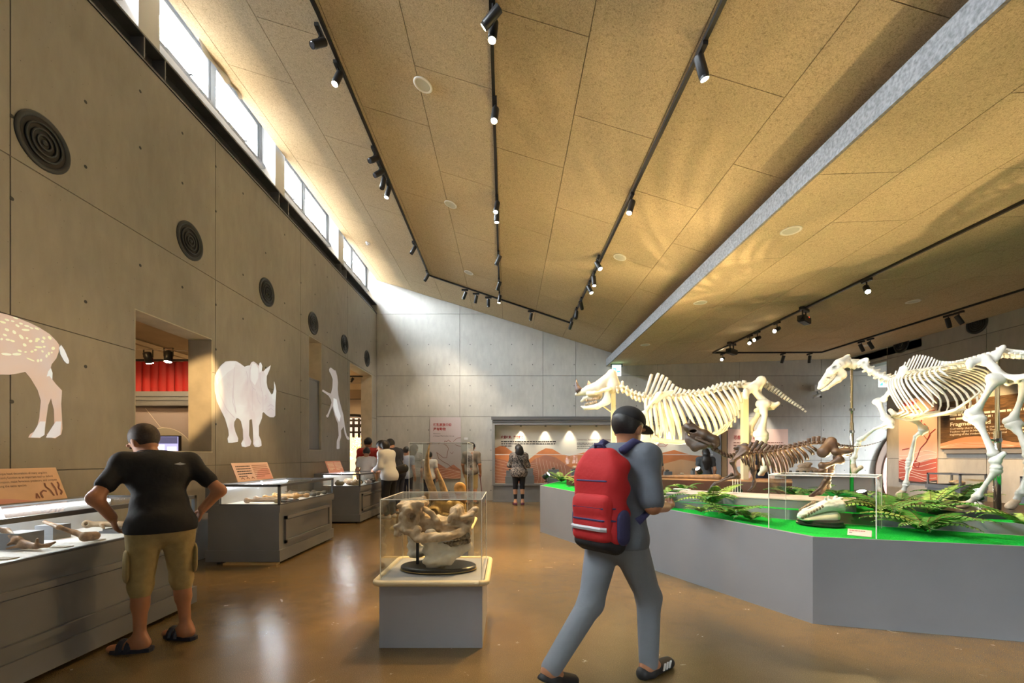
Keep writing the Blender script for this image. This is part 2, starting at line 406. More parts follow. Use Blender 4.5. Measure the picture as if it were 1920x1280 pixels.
# ------------------------------------------------------------------ flat frames (signs, walls) and lettering
class Fr:
    def __init__(s, o, x, up):
        s.o = Vector(o); s.x = Vector(x).normalized(); s.u = Vector(up).normalized(); s.n = s.x.cross(s.u).normalized()
    def p(s, u, v, w=0): return s.o+s.x*u+s.u*v+s.n*w
    def box(s, mb, u0, v0, u1, v1, w0, w1): return mb.prism([(u0, v0), (u1, v0), (u1, v1), (u0, v1)], s.p, w0, w1)
def flat(name, fr, polys, m, parent, w0=.001, w1=.002):
    mb = MB()
    for p in polys: mb.prism(p, fr.p, w0, w1)
    return mb.obj(name, m, parent)
def stripe(pts, wd):
    """a thin 2-D ribbon as one outline per segment"""
    out = []
    for (a, b), (c, d) in zip(pts[:-1], pts[1:]):
        L = math.hypot(c-a, d-b) or 1; nx, ny = -(d-b)/L*wd/2, (c-a)/L*wd/2
        out.append([(a+nx, b+ny), (c+nx, d+ny), (c-nx, d-ny), (a-nx, b-ny)])
    return out
def text(body, size, fr, u, v, m, parent, w=.003, name='lettering', width=None, bold=0):
    cu = bpy.data.curves.new('t', 'FONT'); cu.body = body; cu.size = size; cu.resolution_u = 2; cu.offset = bold
    o = bpy.data.objects.new('t', cu); COL.objects.link(o)
    bpy.context.view_layer.update()
    me = bpy.data.meshes.new_from_object(o.evaluated_get(bpy.context.evaluated_depsgraph_get())); bpy.data.objects.remove(o); bpy.data.curves.remove(cu)
    n = len(me.vertices)
    if not n: return None
    co = np.empty(n*3, np.float32); me.vertices.foreach_get('co', co); co = co.reshape(-1, 3)
    if width: co[:, 0] *= width/max(co[:, 0].max(), 1e-6)
    W = np.array(fr.o)+np.outer(u+co[:, 0], np.array(fr.x))+np.outer(v+co[:, 1], np.array(fr.u))+w*np.array(fr.n)
    me.vertices.foreach_set('co', W.astype(np.float32).ravel()); me.materials.clear(); me.update()
    return link(name, me, m, parent)
def dashes(fr, u0, u1, v0, rows, pitch, hgt, m, parent, name='small_print', w=.003, seed=1, last=.6):
    rng = random.Random(seed); polys = []
    for r in range(rows):
        u = u0; v = v0-r*pitch; end = u1 if r < rows-1 else u0+(u1-u0)*last
        while u < end:
            L = hgt*rng.uniform(1.2, 3.6); e = min(u+L, end); polys.append([(u, v), (e, v), (e, v+hgt), (u, v+hgt)]); u = e+hgt*.5
    return flat(name, fr, polys, m, parent, w, w+.0004)
# ================================================================== THE SETTING
WX, BY, RX = -3.91, 13.2, 10.1        # left wall face, back wall face, right wall face
struct('floor', MB().box((-9, -5.2, -.2), (13.6, 16.2, 0)), M_FLOOR)

def rect_minus(rects, hole):
    out = []; a0, b0, a1, b1 = hole
    for x0, y0, x1, y1 in rects:
        if x1 <= a0 or x0 >= a1 or y1 <= b0 or y0 >= b1: out.append((x0, y0, x1, y1)); continue
        if y0 < b0: out.append((x0, y0, x1, b0))
        if y1 > b1: out.append((x0, b1, x1, y1))
        m0, m1 = max(y0, b0), min(y1, b1)
        if x0 < a0: out.append((x0, m0, a0, m1))
        if x1 > a1: out.append((a1, m0, x1, m1))
    return out
def cut(r, holes):
    rs = [r]
    for h in holes: rs = rect_minus(rs, h)
    return rs
G = .005
# ---- left wall: Y along, Z up
HOLES = [(4.64, 1.37, 5.86, 2.87), (8.70, 1.44, 9.30, 3.70), (10.96, -1, 12.75, 3.65)]
mb = MB()
for a, b, c, d in cut((-5.2, 0, 13.5, 5.56), HOLES): mb.box((-4.22, a, b), (WX-.02, c, d))
wall_left = struct('wall_left', mb, M_CONC2)
ys = [-5.0, -3.84, -1.4, 1.04, 3.48, 5.92, 8.36, 10.8, 13.2]; zs = [0, 1.2, 2.43, 3.68, 5.56]
for i in range(len(ys)-1):
    for j in range(len(zs)-1):
        rs = cut((ys[i]+G, zs[j]+G*.8, ys[i+1]-G, zs[j+1]-G*.8), HOLES)
        if not rs: continue
        mb = MB()
        for a, b, c, d in rs: mb.box((WX-.025, a, b), (WX, c, d))
        mb.obj('concrete_panel', M_CONCL, wall_left)
# reveals of the openings in the same concrete
mb = MB()
for a, b, c, d in HOLES:
    b = max(b, 0); t = .012
    mb.box((-4.22, a, b), (WX-.001, a+t, d)); mb.box((-4.22, c-t, b), (WX-.001, c, d)); mb.box((-4.22, a, d-t), (WX-.001, c, d))
    if b > 0: mb.box((-4.22, a, b), (WX+.004, c, b+t))
mb.obj('opening_reveal', mat('reveal_concrete', (.46, .42, .34), .6, noise=(5, .12)), wall_left)
mb = MB()
for y in np.arange(-2.0, 13.1, .61):
    for z in (.35, .9, 1.75, 2.15, 2.75, 3.35, 4.0, 4.6, 5.2):
        if any(a-.05 < y < c+.05 and b-.05 < z < d+.05 for a, b, c, d in HOLES): continue
        if int(y*7+z*13) % 3 == 0: continue
        mb.lathe([(.016, -.004), (.016, .0015)], (WX, y, z), 8, Matrix.Rotation(math.pi/2, 3, 'Y'))
tag(mb.obj('tie_hole', M_DUCT, wall_left), kind='stuff')
# grey board standing in for the shade in the narrow slot's lower half
tag(MB().box((-4.12, 8.715, 1.46), (-3.96, 9.285, 2.89)).box((-3.98, 8.72, 2.86), (-3.95, 9.28, 2.895)).obj('shade_board', M_GREYL), 'tall grey board standing in for shade in the lower half of the narrow wall slot', 'board')

# ---- back wall: X along, Z up, cut by the sloping ceiling
def clip(poly, f):
    out = []
    for (a, b) in zip(poly, poly[1:]+poly[:1]):
        fa, fb = f(a), f(b)
        if fa >= 0: out.append(a)
        if (fa >= 0) != (fb >= 0):
            t = fa/(fa-fb); out.append((a[0]+t*(b[0]-a[0]), a[1]+t*(b[1]-a[1])))
    return out
top = lambda p: ceil_z(p[0])+.06-p[1]
mb = MB(); fn = lambda u, v, d: (u, d, v)
mb.prism([(-4.22, 0), (13.6, 0), (13.6, 4.6), (4.2, 4.6), (-3.85, 6.7), (-3.85, 7.2), (-4.6, 7.2), (-4.6, 4.2), (-4.22, 4.2)], fn, BY+.02, BY+.3)
wall_back = struct('wall_back', mb, M_CONC2)
xs = [-4.2, -3.91, -1.43, 1.05, 2.03, 4.47, 6.91, 9.35, 11.8, 13.5]; zb = [0, 1.2, 2.5, 3.72, 5.56, 7.1]
for i in range(len(xs)-1):
    for j in range(len(zb)-1):
        pl = [(xs[i]+G, zb[j]+G), (xs[i+1]-G, zb[j]+G), (xs[i+1]-G, zb[j+1]-G), (xs[i]+G, zb[j+1]-G)]
        if xs[i] >= -3.95: pl = clip(pl, top) if xs[i] < 4 else clip(pl, lambda p: 4.5-p[1])
        if len(pl) < 3: continue
        MB().prism(pl, fn, BY, BY+.03).obj('concrete_panel', M_CONC, wall_back)
mb = MB(); RXm = Matrix.Rotation(math.pi/2, 3, 'X')
for x in np.arange(-3.6, 13, .62):
    for z in (.3, .9, 1.5, 2.1, 2.82, 3.42, 4.05, 4.65):
        if z < ceil_z(x)-.3 or x > 3:
            if x > 3 and z > 3.9: continue
            mb.lathe([(.014, -.0015), (.014, .004)], (x, BY, z), 8, RXm)
tag(mb.obj('tie_hole', M_DUCT, wall_back), kind='stuff')

# ---- right wall with the passage at its far end
mb = MB()
RH = [(11.8, -1, 13.3, 3.85)]
for a, b, c, d in cut((-5.2, 0, 13.5, 4.6), RH): mb.box((RX+.02, a, b), (RX+.32, c, d))
wall_right = struct('wall_right', mb, M_CONC2)
yr = [-5.0, -2.86, -.42, 2.02, 4.46, 6.9, 9.34, 11.78, 13.2]; zr = [0, 1.26, 2.5, 3.9, 4.5]
for i in range(len(yr)-1):
    for j in range(len(zr)-1):
        mb = MB()
        for a, b, c, d in cut((yr[i]+G, zr[j]+G, yr[i+1]-G, zr[j+1]-G), RH): mb.box((RX, a, b), (RX+.03, c, d))
        if mb.v: mb.obj('concrete_panel', M_CONC, wall_right)
mb = MB().box((13.4, 11, 0), (13.6, 11.2, 4.6)).box((13.4, 12.1, 0), (13.6, 13.5, 4.6)).box((13.4, 11.2, 0), (13.6, 12.1, .2)).box((13.4, 11.2, 3.8), (13.6, 12.1, 4.6)).box((10.4, 10.8, 0), (13.6, 11, 4.6)).box((10.1, 10.8, 4.0), (13.6, 13.5, 4.2))
struct('wall_passage', mb, M_CONC)
mb = MB()
for y in (11.2, 12.04): mb.box((13.45, y, .2), (13.52, y+.06, 3.8))
ex_ = struct('window_11', mb.box((13.45, 11.2, 3.74), (13.52, 12.1, 3.8)).box((13.45, 11.2, .2), (13.52, 12.1, .26)), M_DGREY)  # unseen glazed opening, added to daylight the right of the back wall
for y in (11.26,): MB().box((13.48, y, .26), (13.49, y+.78, 3.74)).obj('pane', M_WIN, ex_)
mb = MB()
for a, b, c, d in cut((-9, 0, 13.6, 7.2), [(3.9, .2, 4.9, 2.4)]): mb.box((a, -5.3, b), (c, -5.1, d))
struct('wall_front', mb, M_CONC)
mb = MB().box((3.9, -5.25, .18), (4.9, -5.15, .24)).box((3.9, -5.25, 2.34), (4.9, -5.15, 2.4))
for x in (3.9, 4.37, 4.84): mb.box((x, -5.25, .2), (x+.06, -5.15, 2.4))
added_win = struct('window_10', mb, M_DGREY)  # unseen glazed opening, added for cool fill from behind the camera
for x in (3.96, 4.43): MB().box((x, -5.21, .24), (x+.41, -5.2, 2.34)).obj('pane', M_WIN, added_win)

# ---- main ceiling: wood-wool boards on a sloping deck
mb = MB(); fy = lambda u, v, d: (u, d, v)
mb.prism([(-3.91, ceil_z(-3.91)+.035), (4.35, ceil_z(4.35)+.035), (4.35, 7.3), (-3.91, 7.3)], fy, -5.2, 13.4)
ceiling = struct('ceiling', mb, M_ROOMD)
strips = [-3.91, -3.70, -2.82, -1.93, -1.04, -.15, .74, 1.63, 2.52, 3.41, 4.2]; cache = {}
def board(x0, x1, y0, y1, zf, parent, t=.03):
    key = (round(x1-x0, 3), round(y1-y0, 3), zf.__name__)
    if key not in cache:
        w_, l_ = x1-x0, y1-y0; dz = zf(x1)-zf(x0); g = .0035
        cache[key] = MB().prism([(g, g), (w_-g, g), (w_-g, l_-g), (g, l_-g)], lambda u, v, d: (u, v, dz*u/w_+d), 0, t).mesh('board')
    return link('board', cache[key], M_WOOL, parent, loc=(x0, y0, zf(x0)))
for i in range(len(strips)-1):
    y = 4.03-1.83*5-(0 if i % 2 else .915)
    while y < 13.2:
        y0, y1 = max(y, -5.1), min(y+1.83, 13.2)
        if y1-y0 > .05: board(strips[i], strips[i+1], y0, y1, ceil_z, ceiling)
        y += 1.83
# ---- lower ceiling slab over the right half
mb = MB().prism([(2.96, soff_z(2.93)+.03), (10.4, soff_z(10.4)+.03), (10.4, 4.6), (4.5, 4.6), (4.2, 4.205), (2.96, 4.205)], fy, -5.2, 13.4)
slab = struct('ceiling_lower', mb, M_ROOMD)
sx = [2.96, 3.75, 4.65, 5.55, 6.45, 7.35, 8.25, 9.15, 10.1]
for i in range(len(sx)-1):
    y = 3.3-1.83*5-(0 if i % 2 else .915)
    while y < 13.2:
        y0, y1 = max(y, -5.1), min(y+1.83, 13.2)
        if y1-y0 > .05: board(sx[i], sx[i+1], y0, y1, soff_z, slab)
        y += 1.83
fas = None; y = -5.1
while y < 13.2:
    y1 = min(y+2.44, 13.2)
    MB().box((2.93, y+.002, 4.0), (2.96, y1-.002, 4.215)).obj('fascia_board', M_FASC, slab); y = y1

# ---- clerestory above the left wall
mb = MB().box((-4.22, -5.2, 5.56), (-3.9, 13.2, 5.59)).box((-4.1, -5.2, 5.59), (-4.05, 13.2, 5.83))
beam = tag(mb.obj('steel_beam', M_STEEL), 'long black steel channel beam lying along the top of the left wall', 'beam')
MB().box((-4.1, -5.2, 5.825), (-3.905, 13.2, 5.85)).obj('top_flange', M_STEEL, beam)
MB().box((-3.912, -5.2, 5.56), (-3.898, 13.2, 5.578)).obj('flange_edge', M_STEELF, beam)
MB().box((-3.905, -5.2, 5.83), (-3.9, 13.2, 5.85)).obj('flange_edge', M_STEELF, beam)
COLS = [(-.88, -.58), (1.93, 2.23), (4.76, 5.05), (7.56, 7.88), (10.37, 10.71)]
for a, b in COLS:
    for y in (a, b): MB().box((-4.06, y-.008, 5.59), (-3.905, y+.008, 5.83)).obj('stiffener', M_STEELF, beam)
mb = MB().box((-4.5, -5.2, 7.02), (-3.85, 13.2, 7.3)).box((-3.92, -5.2, 6.6), (-3.9, 13.2, 7.05))
struct('ceiling_clerestory', mb, M_WHITE)
for k, (a, b) in enumerate(COLS):
    c = MB().box((-4.34, a, 5.85), (-3.97, b, 7.03)); o = struct('trim_%d' % (k+1), c, M_WHITE)
    MB().box((-4.0, a-.03, 6.93), (-3.95, b+.03, 7.03)).obj('bracket', M_STEEL, o)
# left over strip of wall below the glass
mb = MB()
for i in range(26): mb.box((-4.30, -5.2, 5.85+i*.0145), (-4.28-.012*(i % 2), 13.2, 5.85+i*.0145+.013))
struct('trim_louvre', mb, M_DGREY)
bays = [(-5.1, -.88), (-.58, 1.93), (2.23, 4.76), (5.05, 7.56), (7.88, 10.37), (10.71, 13.2)]
for k, (a, b) in enumerate(bays):
    mid = (a+b)/2; mb = MB()
    mb.box((-4.32, a, 6.22), (-4.14, b, 6.275)); mb.box((-4.3, a, 6.94), (-4.2, b, 7.02))
    for y in (a+.03, mid, b-.03): mb.box((-4.3, y-.045, 6.27), (-4.2, y+.045, 6.95))
    wn = struct('window_%d' % (k+1), mb, M_ALU)
    for y0, y1 in ((a+.075, mid-.045), (mid+.045, b-.075)):
        s = MB(); x0, x1 = -4.26, -4.21
        s.box((x0, y0, 6.275), (x1, y1, 6.315)).box((x0, y0, 6.90), (x1, y1, 6.94)).box((x0, y0, 6.31), (x1, y0+.04, 6.9)).box((x0, y1-.04, 6.31), (x1, y1, 6.9))
        sash = s.obj('sash', M_ALU, wn)
        MB().box((-4.24, y0+.04, 6.315), (-4.232, y1-.04, 6.9)).obj('pane', M_WIN, sash)
        ym = y0+(y1-y0)*.45
        MB().box((-4.21, ym-.2, 6.325), (-4.19, ym+.2, 6.35)).box((-4.19, ym+.17, 6.33), (-4.15, ym+.2, 6.345)).obj('stay_arm', M_BLACK, sash)
# torn white film hanging at the ceiling edge
for px, py, s_, lb in ((405, 105, 1.0, 'long torn white plastic film hanging from the ceiling edge above the window'), (437, 140, .7, 'small scrap of white plastic film beside the window mullion')):
    c = onX(px, py, -3.88); vs = []; n_, m_ = 12, 6
    for i in range(n_+1):
        for j in range(m_+1):
            u = i/n_; v = j/m_; dr = (.03+.11*math.sin(u*3.1)**2+.03*math.sin(u*11))*s_
            vs.append((c.x+.02*math.sin(u*9+v*3), c.y+(u-.5)*.75*s_+.04*v, ceil_z(-3.88)+.02-v*dr))
    fs = [(i*(m_+1)+j, (i+1)*(m_+1)+j, (i+1)*(m_+1)+j+1, i*(m_+1)+j+1) for i in range(n_) for j in range(m_)]
    tag(MB().add(vs, fs).obj('plastic_film', M_WHITE, smooth=True), lb, 'plastic film')

# ---- the room behind the left wall, seen through its openings
mb = MB().box((-8.4, 2.4, 0), (-8.2, 16, 4.1)).box((-8.4, 2.2, 0), (-4.22, 2.4, 4.1)).box((-8.4, 15.8, 0), (-4.2, 16, 4.1)).box((-4.22, 13.5, 0), (-4.12, 16, 4.1))
struct('wall_side_room', mb, M_ROOMW)
struct('ceiling_side_room', MB().box((-8.4, 2.2, 3.9), (-4.22, 16, 4.1)), M_ROOMW)
struct('trim_side_room', MB().box((-8.2, 2.4, 3.78), (-8.1, 15.8, 3.86)), M_ROOMW)
# ================================================================== FITTINGS
ORD = ['first', 'second', 'third', 'fourth', 'fifth', 'sixth', 'seventh', 'eighth', 'ninth', 'tenth', 'eleventh', 'twelfth', 'thirteenth', 'fourteenth', 'fifteenth', 'sixteenth']
# ---- round air vents
RY = Matrix.Rotation(math.pi/2, 3, 'Y')
def ringm(r, t, d, n=32):
    return MB().lathe([(r-t, 0), (r-t, d), (r, d), (r, 0)], n=n)
v_fl = MB().lathe([(.225, 0), (.225, .012), (.21, .02), (.185, .012), (.185, 0)], n=36).mesh('flange', True)
v_di = MB().lathe([(.187, .006), (.186, .001)], n=32).mesh('dish')
v_rg = []
for r in (.145, .10, .055):
    a = MB(); a.tube([(r*math.cos(t), r*math.sin(t), .014) for t in np.linspace(0, 2*math.pi, 33)], .008, 6, caps=False); v_rg.append(a.mesh('ring', True))
v_hb = MB().lathe([(.022, 0), (.02, .02), (.008, .024)], n=12).mesh('hub', True)
def vent(c, q, label):
    t = thing('air_vent', label, 'air vent', c, group='round air vents'); t.rotation_mode = 'QUATERNION'; t.rotation_quaternion = q
    link('flange', v_fl, M_DUCT, t, local=True); link('dish', v_di, M_BLACK, t, local=True)
    for m in v_rg: link('ring', m, M_DUCT, t, local=True)
    link('hub', v_hb, M_DUCT, t, local=True)
QX = Vector((1, 0, 0)).to_track_quat('Z', 'Y'); QXn = Vector((-1, 0, 0)).to_track_quat('Z', 'Y')
for i, (px, py) in enumerate(((81, 268), (356, 452), (500, 548), (587, 606), (646, 645), (688, 672))):
    vent(onX(px, py, WX), QX, 'round black ringed air vent on the left concrete wall, %s from the camera' % ORD[i])
for px, py, s in ((1832, 606, 'near one'), (1690, 645, 'far one')):
    vent(onX(px, py, RX), QXn, 'round black air vent high on the right wall under the lower ceiling, %s' % s)

# ---- track rails and spotlights
def rail(pts, label):
    a = MB()
    for p, q in zip(pts[:-1], pts[1:]): a.bar(p, q, .035, .035)
    return tag(a.obj('lighting_track', M_BLACK), label, 'lighting track')
dn = Vector((-.295, 0, -.955)); up_ = .02
def C(px, py): return onceil(px, py)+dn*up_
def So(px, py): return onsoff(px, py)-Vector((0, 0, .02))
rail([C(560, -60), C(597, 20), C(805, 515)], 'black lighting track along the ceiling nearest the clerestory windows')
rail([C(920, -60), C(937, 556)], 'black lighting track running straight up the middle of the sloping ceiling')
rail([C(1385, -60), C(1070, 604)], 'black lighting track on the sloping ceiling beside the lower ceiling edge')
rail([C(805, 515), C(1070, 604)], 'black lighting track crossing the ceiling near the back wall')
rail([So(1990, 340), So(1337, 660)], 'black lighting track running diagonally over the lower ceiling')
rail([So(1337, 660), So(1541, 659), So(1990, 518)], 'bent black lighting track on the lower ceiling above the white skeleton')
s_ad = MB().box((-.085, -.022, -.05), (.085, .022, -.012)).mesh('adapter')
s_st = MB().lathe([(.009, -.12), (.009, -.05)], n=8).box((-.03, -.006, -.13), (.03, .006, -.118)).mesh('stem')
s_hd = MB().lathe([(.026, .085), (.042, .08), (.042, -.085), (.039, -.09), (.036, -.075)], n=16).mesh('head')
autosmooth(s_hd)
s_sn = MB().lathe([(.038, -.088), (.038, -.115), (.035, -.115), (.035, -.09)], n=16).mesh('snoot')
s_ln = MB().lathe([(.0345, -.110), (.028, -.114)], n=14).mesh('lens')
s_lo = s_ln.copy(); s_ln.materials.append(M_LAMP); s_lo.materials.append(M_LENSOFF)
def spot(base, along, target, lit, label, power=0, ang=36, color=WARM, blend=.55):
    if target[1] > 12.9: color = (1, .88, .7)
    t = thing('track_spotlight', label, 'spotlight', base, math.atan2(along.y, along.x), group='track spotlights')
    link('adapter', s_ad, M_BLACK, t, local=True); link('stem', s_st, M_BLACK, t, local=True)
    hp = Vector(base)+Vector((0, 0, -.16)); d = (Vector(target)-hp).normalized(); q = d.to_track_quat('-Z', 'Y')
    hd = link('lamp_head', s_hd, M_BLACK, t, loc=hp, rot=q)
    sn = link('snoot', s_sn, M_BLACK, hd, local=True); link('lens', s_ln if lit else s_lo, None, hd, local=True)
    power *= 3.2
    if power:
        l = light('spot_beam', 'SPOT', hp+d*.14, power, color, spot_size=math.radians(ang), spot_blend=blend, shadow_soft_size=.03); aim(l, target)
    return t
def run(lst, fn, word, a, b):
    al = (fn(*b)-fn(*a)).normalized()
    for i, (px, py, tgt, lit, pw, ang) in enumerate(lst):
        spot(fn(px, py), al, tgt, lit, 'black track spotlight, %s from the near end of %s' % (ORD[i], word), pw, ang)
# targets: exhibits and floor
run([(600, 50, (-3.9, 2.6, 3.0), 0, 0, 40), (634, 118, (-3.0, 3.4, .8), 1, 80, 44), (702, 276, (-3.9, 3.6, 2.6), 0, 0, 40), (712, 303, (-3.9, 5, 3.2), 0, 0, 40),
     (719, 322, (-2.72, 6.1, .35), 0, 110, 34), (728, 340, (-3.0, 6.4, .7), 1, 170, 40), (776, 452, (-3.9, 9, 2.0), 0, 0, 40), (801, 506, (-3.9, 10, 2.0), 0, 0, 40)],
    C, 'the track by the windows', (597, 20), (805, 515))
run([(925, -8, (-4.2, 5.74, 2.1), 1, 1500, 10.5), (926, 20, (-.55, 3.3, .8), 1, 150, 26), (929, 185, (-.55, 3.4, .7), 1, 150, 24), (932, 366, (-.8, 5.4, 1.0), 1, 220, 34),
     (932, 384, (-.2, 6.8, 0), 1, 520, 44), (935, 470, (-2.2, 9.3, .9), 0, 200, 40), (936, 520, (-1.8, 13.2, 1.6), 0, 70, 60), (937, 546, (-1.0, 10.5, 0), 1, 240, 50)],
    C, 'the middle track', (920, 0), (937, 555))
run([(1316, 85, (2.9, 4.0, .7), 1, 300, 42), (1184, 362, (.1, 4.7, 0), 1, 420, 46), (1122, 478, (2.6, 5.6, 1.2), 1, 90, 40), (1114, 508, (1.7, 7.9, 1.9), 1, 160, 36), (1106, 525, (2.5, 7.4, 1.7), 1, 160, 40),
     (1090, 556, (3.2, 13.0, 1.5), 0, 0, 40), (1081, 575, (1.0, 9, 0), 0, 180, 44), (1071, 596, (.6, 13.1, 1.4), 0, 0, 40)],
    C, 'the track beside the lower ceiling', (1355, 0), (1070, 604))
run([(872, 540, (-2.9, 13.1, 1.9), 0, 60, 80), (893, 547, (-1.8, 13, 1.5), 0, 50, 70), (916, 554, (-.4, 12, 0), 0, 120, 46), (996, 580, (0, 12.95, 1.2), 0, 60, 40)],
    C, 'the cross track near the back wall', (805, 515), (1070, 604))
run([(1625, 520, (4.3, 4.6, 1.9), 1, 120, 44), (1457, 601, (2.6, 7.2, 2.2), 1, 120, 40), (1420, 619, (1.6, 7.9, 2.0), 1, 120, 36), (1406, 626, (3.3, 6.7, 1.9), 1, 100, 38)],
    So, 'the diagonal track on the lower ceiling', (1920, 375), (1337, 660))
run([(1355, 660, (2.4, 7.6, 2.0), 1, 100, 40), (1468, 660, (7.4, 13.2, 1.5), 0, 120, 38), (1518, 660, (8.5, 12.8, 1.2), 0, 0, 38), (1615, 637, (10.1, 11, 1.4), 0, 200, 44),
     (1632, 632, (9.6, 9.5, .9), 0, 160, 44), (1778, 587, (10.1, 9.4, 1.5), 0, 200, 44), (1798, 581, (10.1, 8.0, 1.2), 0, 160, 44)],
    So, 'the bent track on the lower ceiling', (1541, 659), (1920, 540))
# projectors hung from the lower-ceiling track
for px, py, lb in ((1508, 576, 'larger black projector with red dot hanging from the diagonal track'), (1372, 641, 'small black projector hanging near the corner of the diagonal track')):
    b = So(px, py); t = thing('projector', lb, 'projector', b, .7)
    MB().box((-.16, -.04, -.05), (.16, .04, .0)).obj('mount_plate', M_BLACK, t, local=True)
    MB().box((-.10, -.01, -.18), (-.08, .01, -.05)).box((.08, -.01, -.18), (.10, .01, -.05)).obj('bracket', M_BLACK, t, local=True)
    bd = MB().box((-.19, -.06, -.26), (.19, .06, -.16)).box((-.17, -.05, -.275), (.17, .05, -.26)).obj('body', M_BLACK, t, local=True)
    MB().lathe([(.035, 0), (.035, .03), (.028, .03)], (-.2, 0, -.21), 16, Matrix.Rotation(-math.pi/2, 3, 'Y')).obj('lens_ring', M_LENSOFF, bd, local=True)
    if px > 1500: MB().box((.05, -.061, -.17), (.08, -.058, -.155)).obj('red_light', emis('red_led', (1, .05, .02), 4), bd, local=True)

# ---- recessed round ceiling speakers / downlights
d_rm = MB().lathe([(.115, 0), (.115, -.006), (.095, -.012), (.09, -.004)], n=28).mesh('rim', True)
d_ct = MB().lathe([(.091, -.003), (.08, -.007)], n=24).mesh('cover')
M_COVER = mat('speaker_cover', (.52, .52, .47), .5, noise=(400, .2)); M_RIM = mat('white_rim', (.75, .73, .68), .4)
Qc = Vector((.309, 0, 1)).to_track_quat('Z', 'Y')
for k, (px, py, fn, q, lb) in enumerate(((793, 159, onceil, Qc, 'round white recessed ceiling fitting, largest one left of the middle track'), (845, 383, onceil, Qc, 'round white recessed ceiling fitting left of the middle track halfway back'),
        (879, 511, onceil, Qc, 'small round white ceiling fitting near the back end of the middle track'), (1162, 482, onceil, Qc, 'round white ceiling speaker right of the track beside the lower ceiling'),
        (1483, 432, onsoff, None, 'round white fitting in the lower ceiling, nearest the camera'), (1313, 567, onsoff, None, 'faint round white fitting in the lower ceiling near its edge'),
        (1712, 565, onsoff, None, 'pale round fitting in the lower ceiling between the two tracks'), (1620, 648, onsoff, None, 'small pale disc in the lower ceiling above the white skull'),
        (1210, 646, onsoff, None, 'tiny disc in the lower ceiling near its far corner'))):
    p = fn(px, py); t = thing('ceiling_fitting', lb, 'ceiling light', p, group='round ceiling fittings')
    if q: t.rotation_mode = 'QUATERNION'; t.rotation_quaternion = q
    link('rim', d_rm, M_RIM, t, local=True); link('cover', d_ct, M_COVER, t, local=True)
t = thing('smoke_detector', 'small white smoke detector on the ceiling beside the far windows', 'smoke detector', onceil(690, 455)); t.rotation_mode = 'QUATERNION'; t.rotation_quaternion = Qc
MB().lathe([(.055, 0), (.055, -.02), (.045, -.03)], n=20).obj('housing', M_WHITE, t, local=True, smooth=True); MB().lathe([(.03, -.03), (.026, -.055), (.01, -.06)], n=16).obj('sensor', M_WHITE, t, local=True, smooth=True)

# ---- exit signs, camera
M_GREENE = emis('exit_green', (.08, .9, .45), 2.2); M_WHITEE = emis('exit_white', (.85, 1, .92), 2.4)
def exit_sign(c, s, label, face):
    t = thing('exit_sign', label, 'exit sign', c); fr = Fr(c, (1, 0, 0), (0, 0, 1))
    mb = MB(); fr.box(mb, -.2*s, .17*s, .2*s, .2*s, -.03, .05); fr.box(mb, -.2*s, .1*s, -.16*s, .2*s, -.01, .03); fr.box(mb, .16*s, .1*s, .2*s, .2*s, -.01, .03); mb.obj('bracket', M_DGREY, t)
    mb = MB(); fr.box(mb, -.15*s, -.2*s, .15*s, .17*s, 0, .02); mb.obj('lit_panel', M_WHITEE, t)
    A = lambda *p: [(x*s, y*s) for x, y in p]
    flat('running_figure', fr, [A((-.12, -.16), (-.02, -.16), (-.02, .06), (-.12, .06)), A((.0, -.06), (.05, -.11), (.05, -.08), (.12, -.08), (.12, -.04), (.05, -.04), (.05, -.01))], M_GREENE, t, .021, .024)
    flat('running_figure', fr, [A((-.09, .0), (-.06, .03), (-.05, -.03), (-.03, -.05), (-.05, -.07), (-.07, -.05), (-.10, -.12), (-.115, -.11))], M_WHITEE, t, .025, .027)
    l = light('exit_glow', 'POINT', (c[0], c[1]-.12, c[2]), 1.0, (.3, 1, .65), shadow_soft_size=.08)
exit_sign((3.17, 12.9, 3.83), .85, 'green and white exit sign hanging below the lower ceiling corner', 1)
exit_sign((10.85, 12.8, 3.5), .9, 'green exit sign on the back wall behind the white skeleton neck', 1)
c = P(1524, 735, 13.15); t = thing('security_camera', 'white wall camera on the back wall beside the white skull', 'camera', c)
MB().box((c.x-.02, 13.04, c.z+.02), (c.x+.16, BY, c.z+.20)).obj('mount_box', M_WHITE, t)
MB().tube([(c.x+.1, 13.1, c.z+.02), (c.x+.1, 13.08, c.z-.1), (c.x+.06, 12.98, c.z-.13)], .018).obj('arm', M_DGREY, t)
MB().lathe([(.03, -.13), (.045, -.12), (.045, .08), (.03, .09)], (c.x-.02, 12.95, c.z-.13), 14, Matrix.Rotation(1.2, 3, 'Y')).obj('camera_body', M_WHITE, t, smooth=True)
MB().lathe([(.03, .0), (.03, .03)], (c.x+.11, 12.99, c.z-.16), 12, RY).obj('lens', M_BLACK, t)

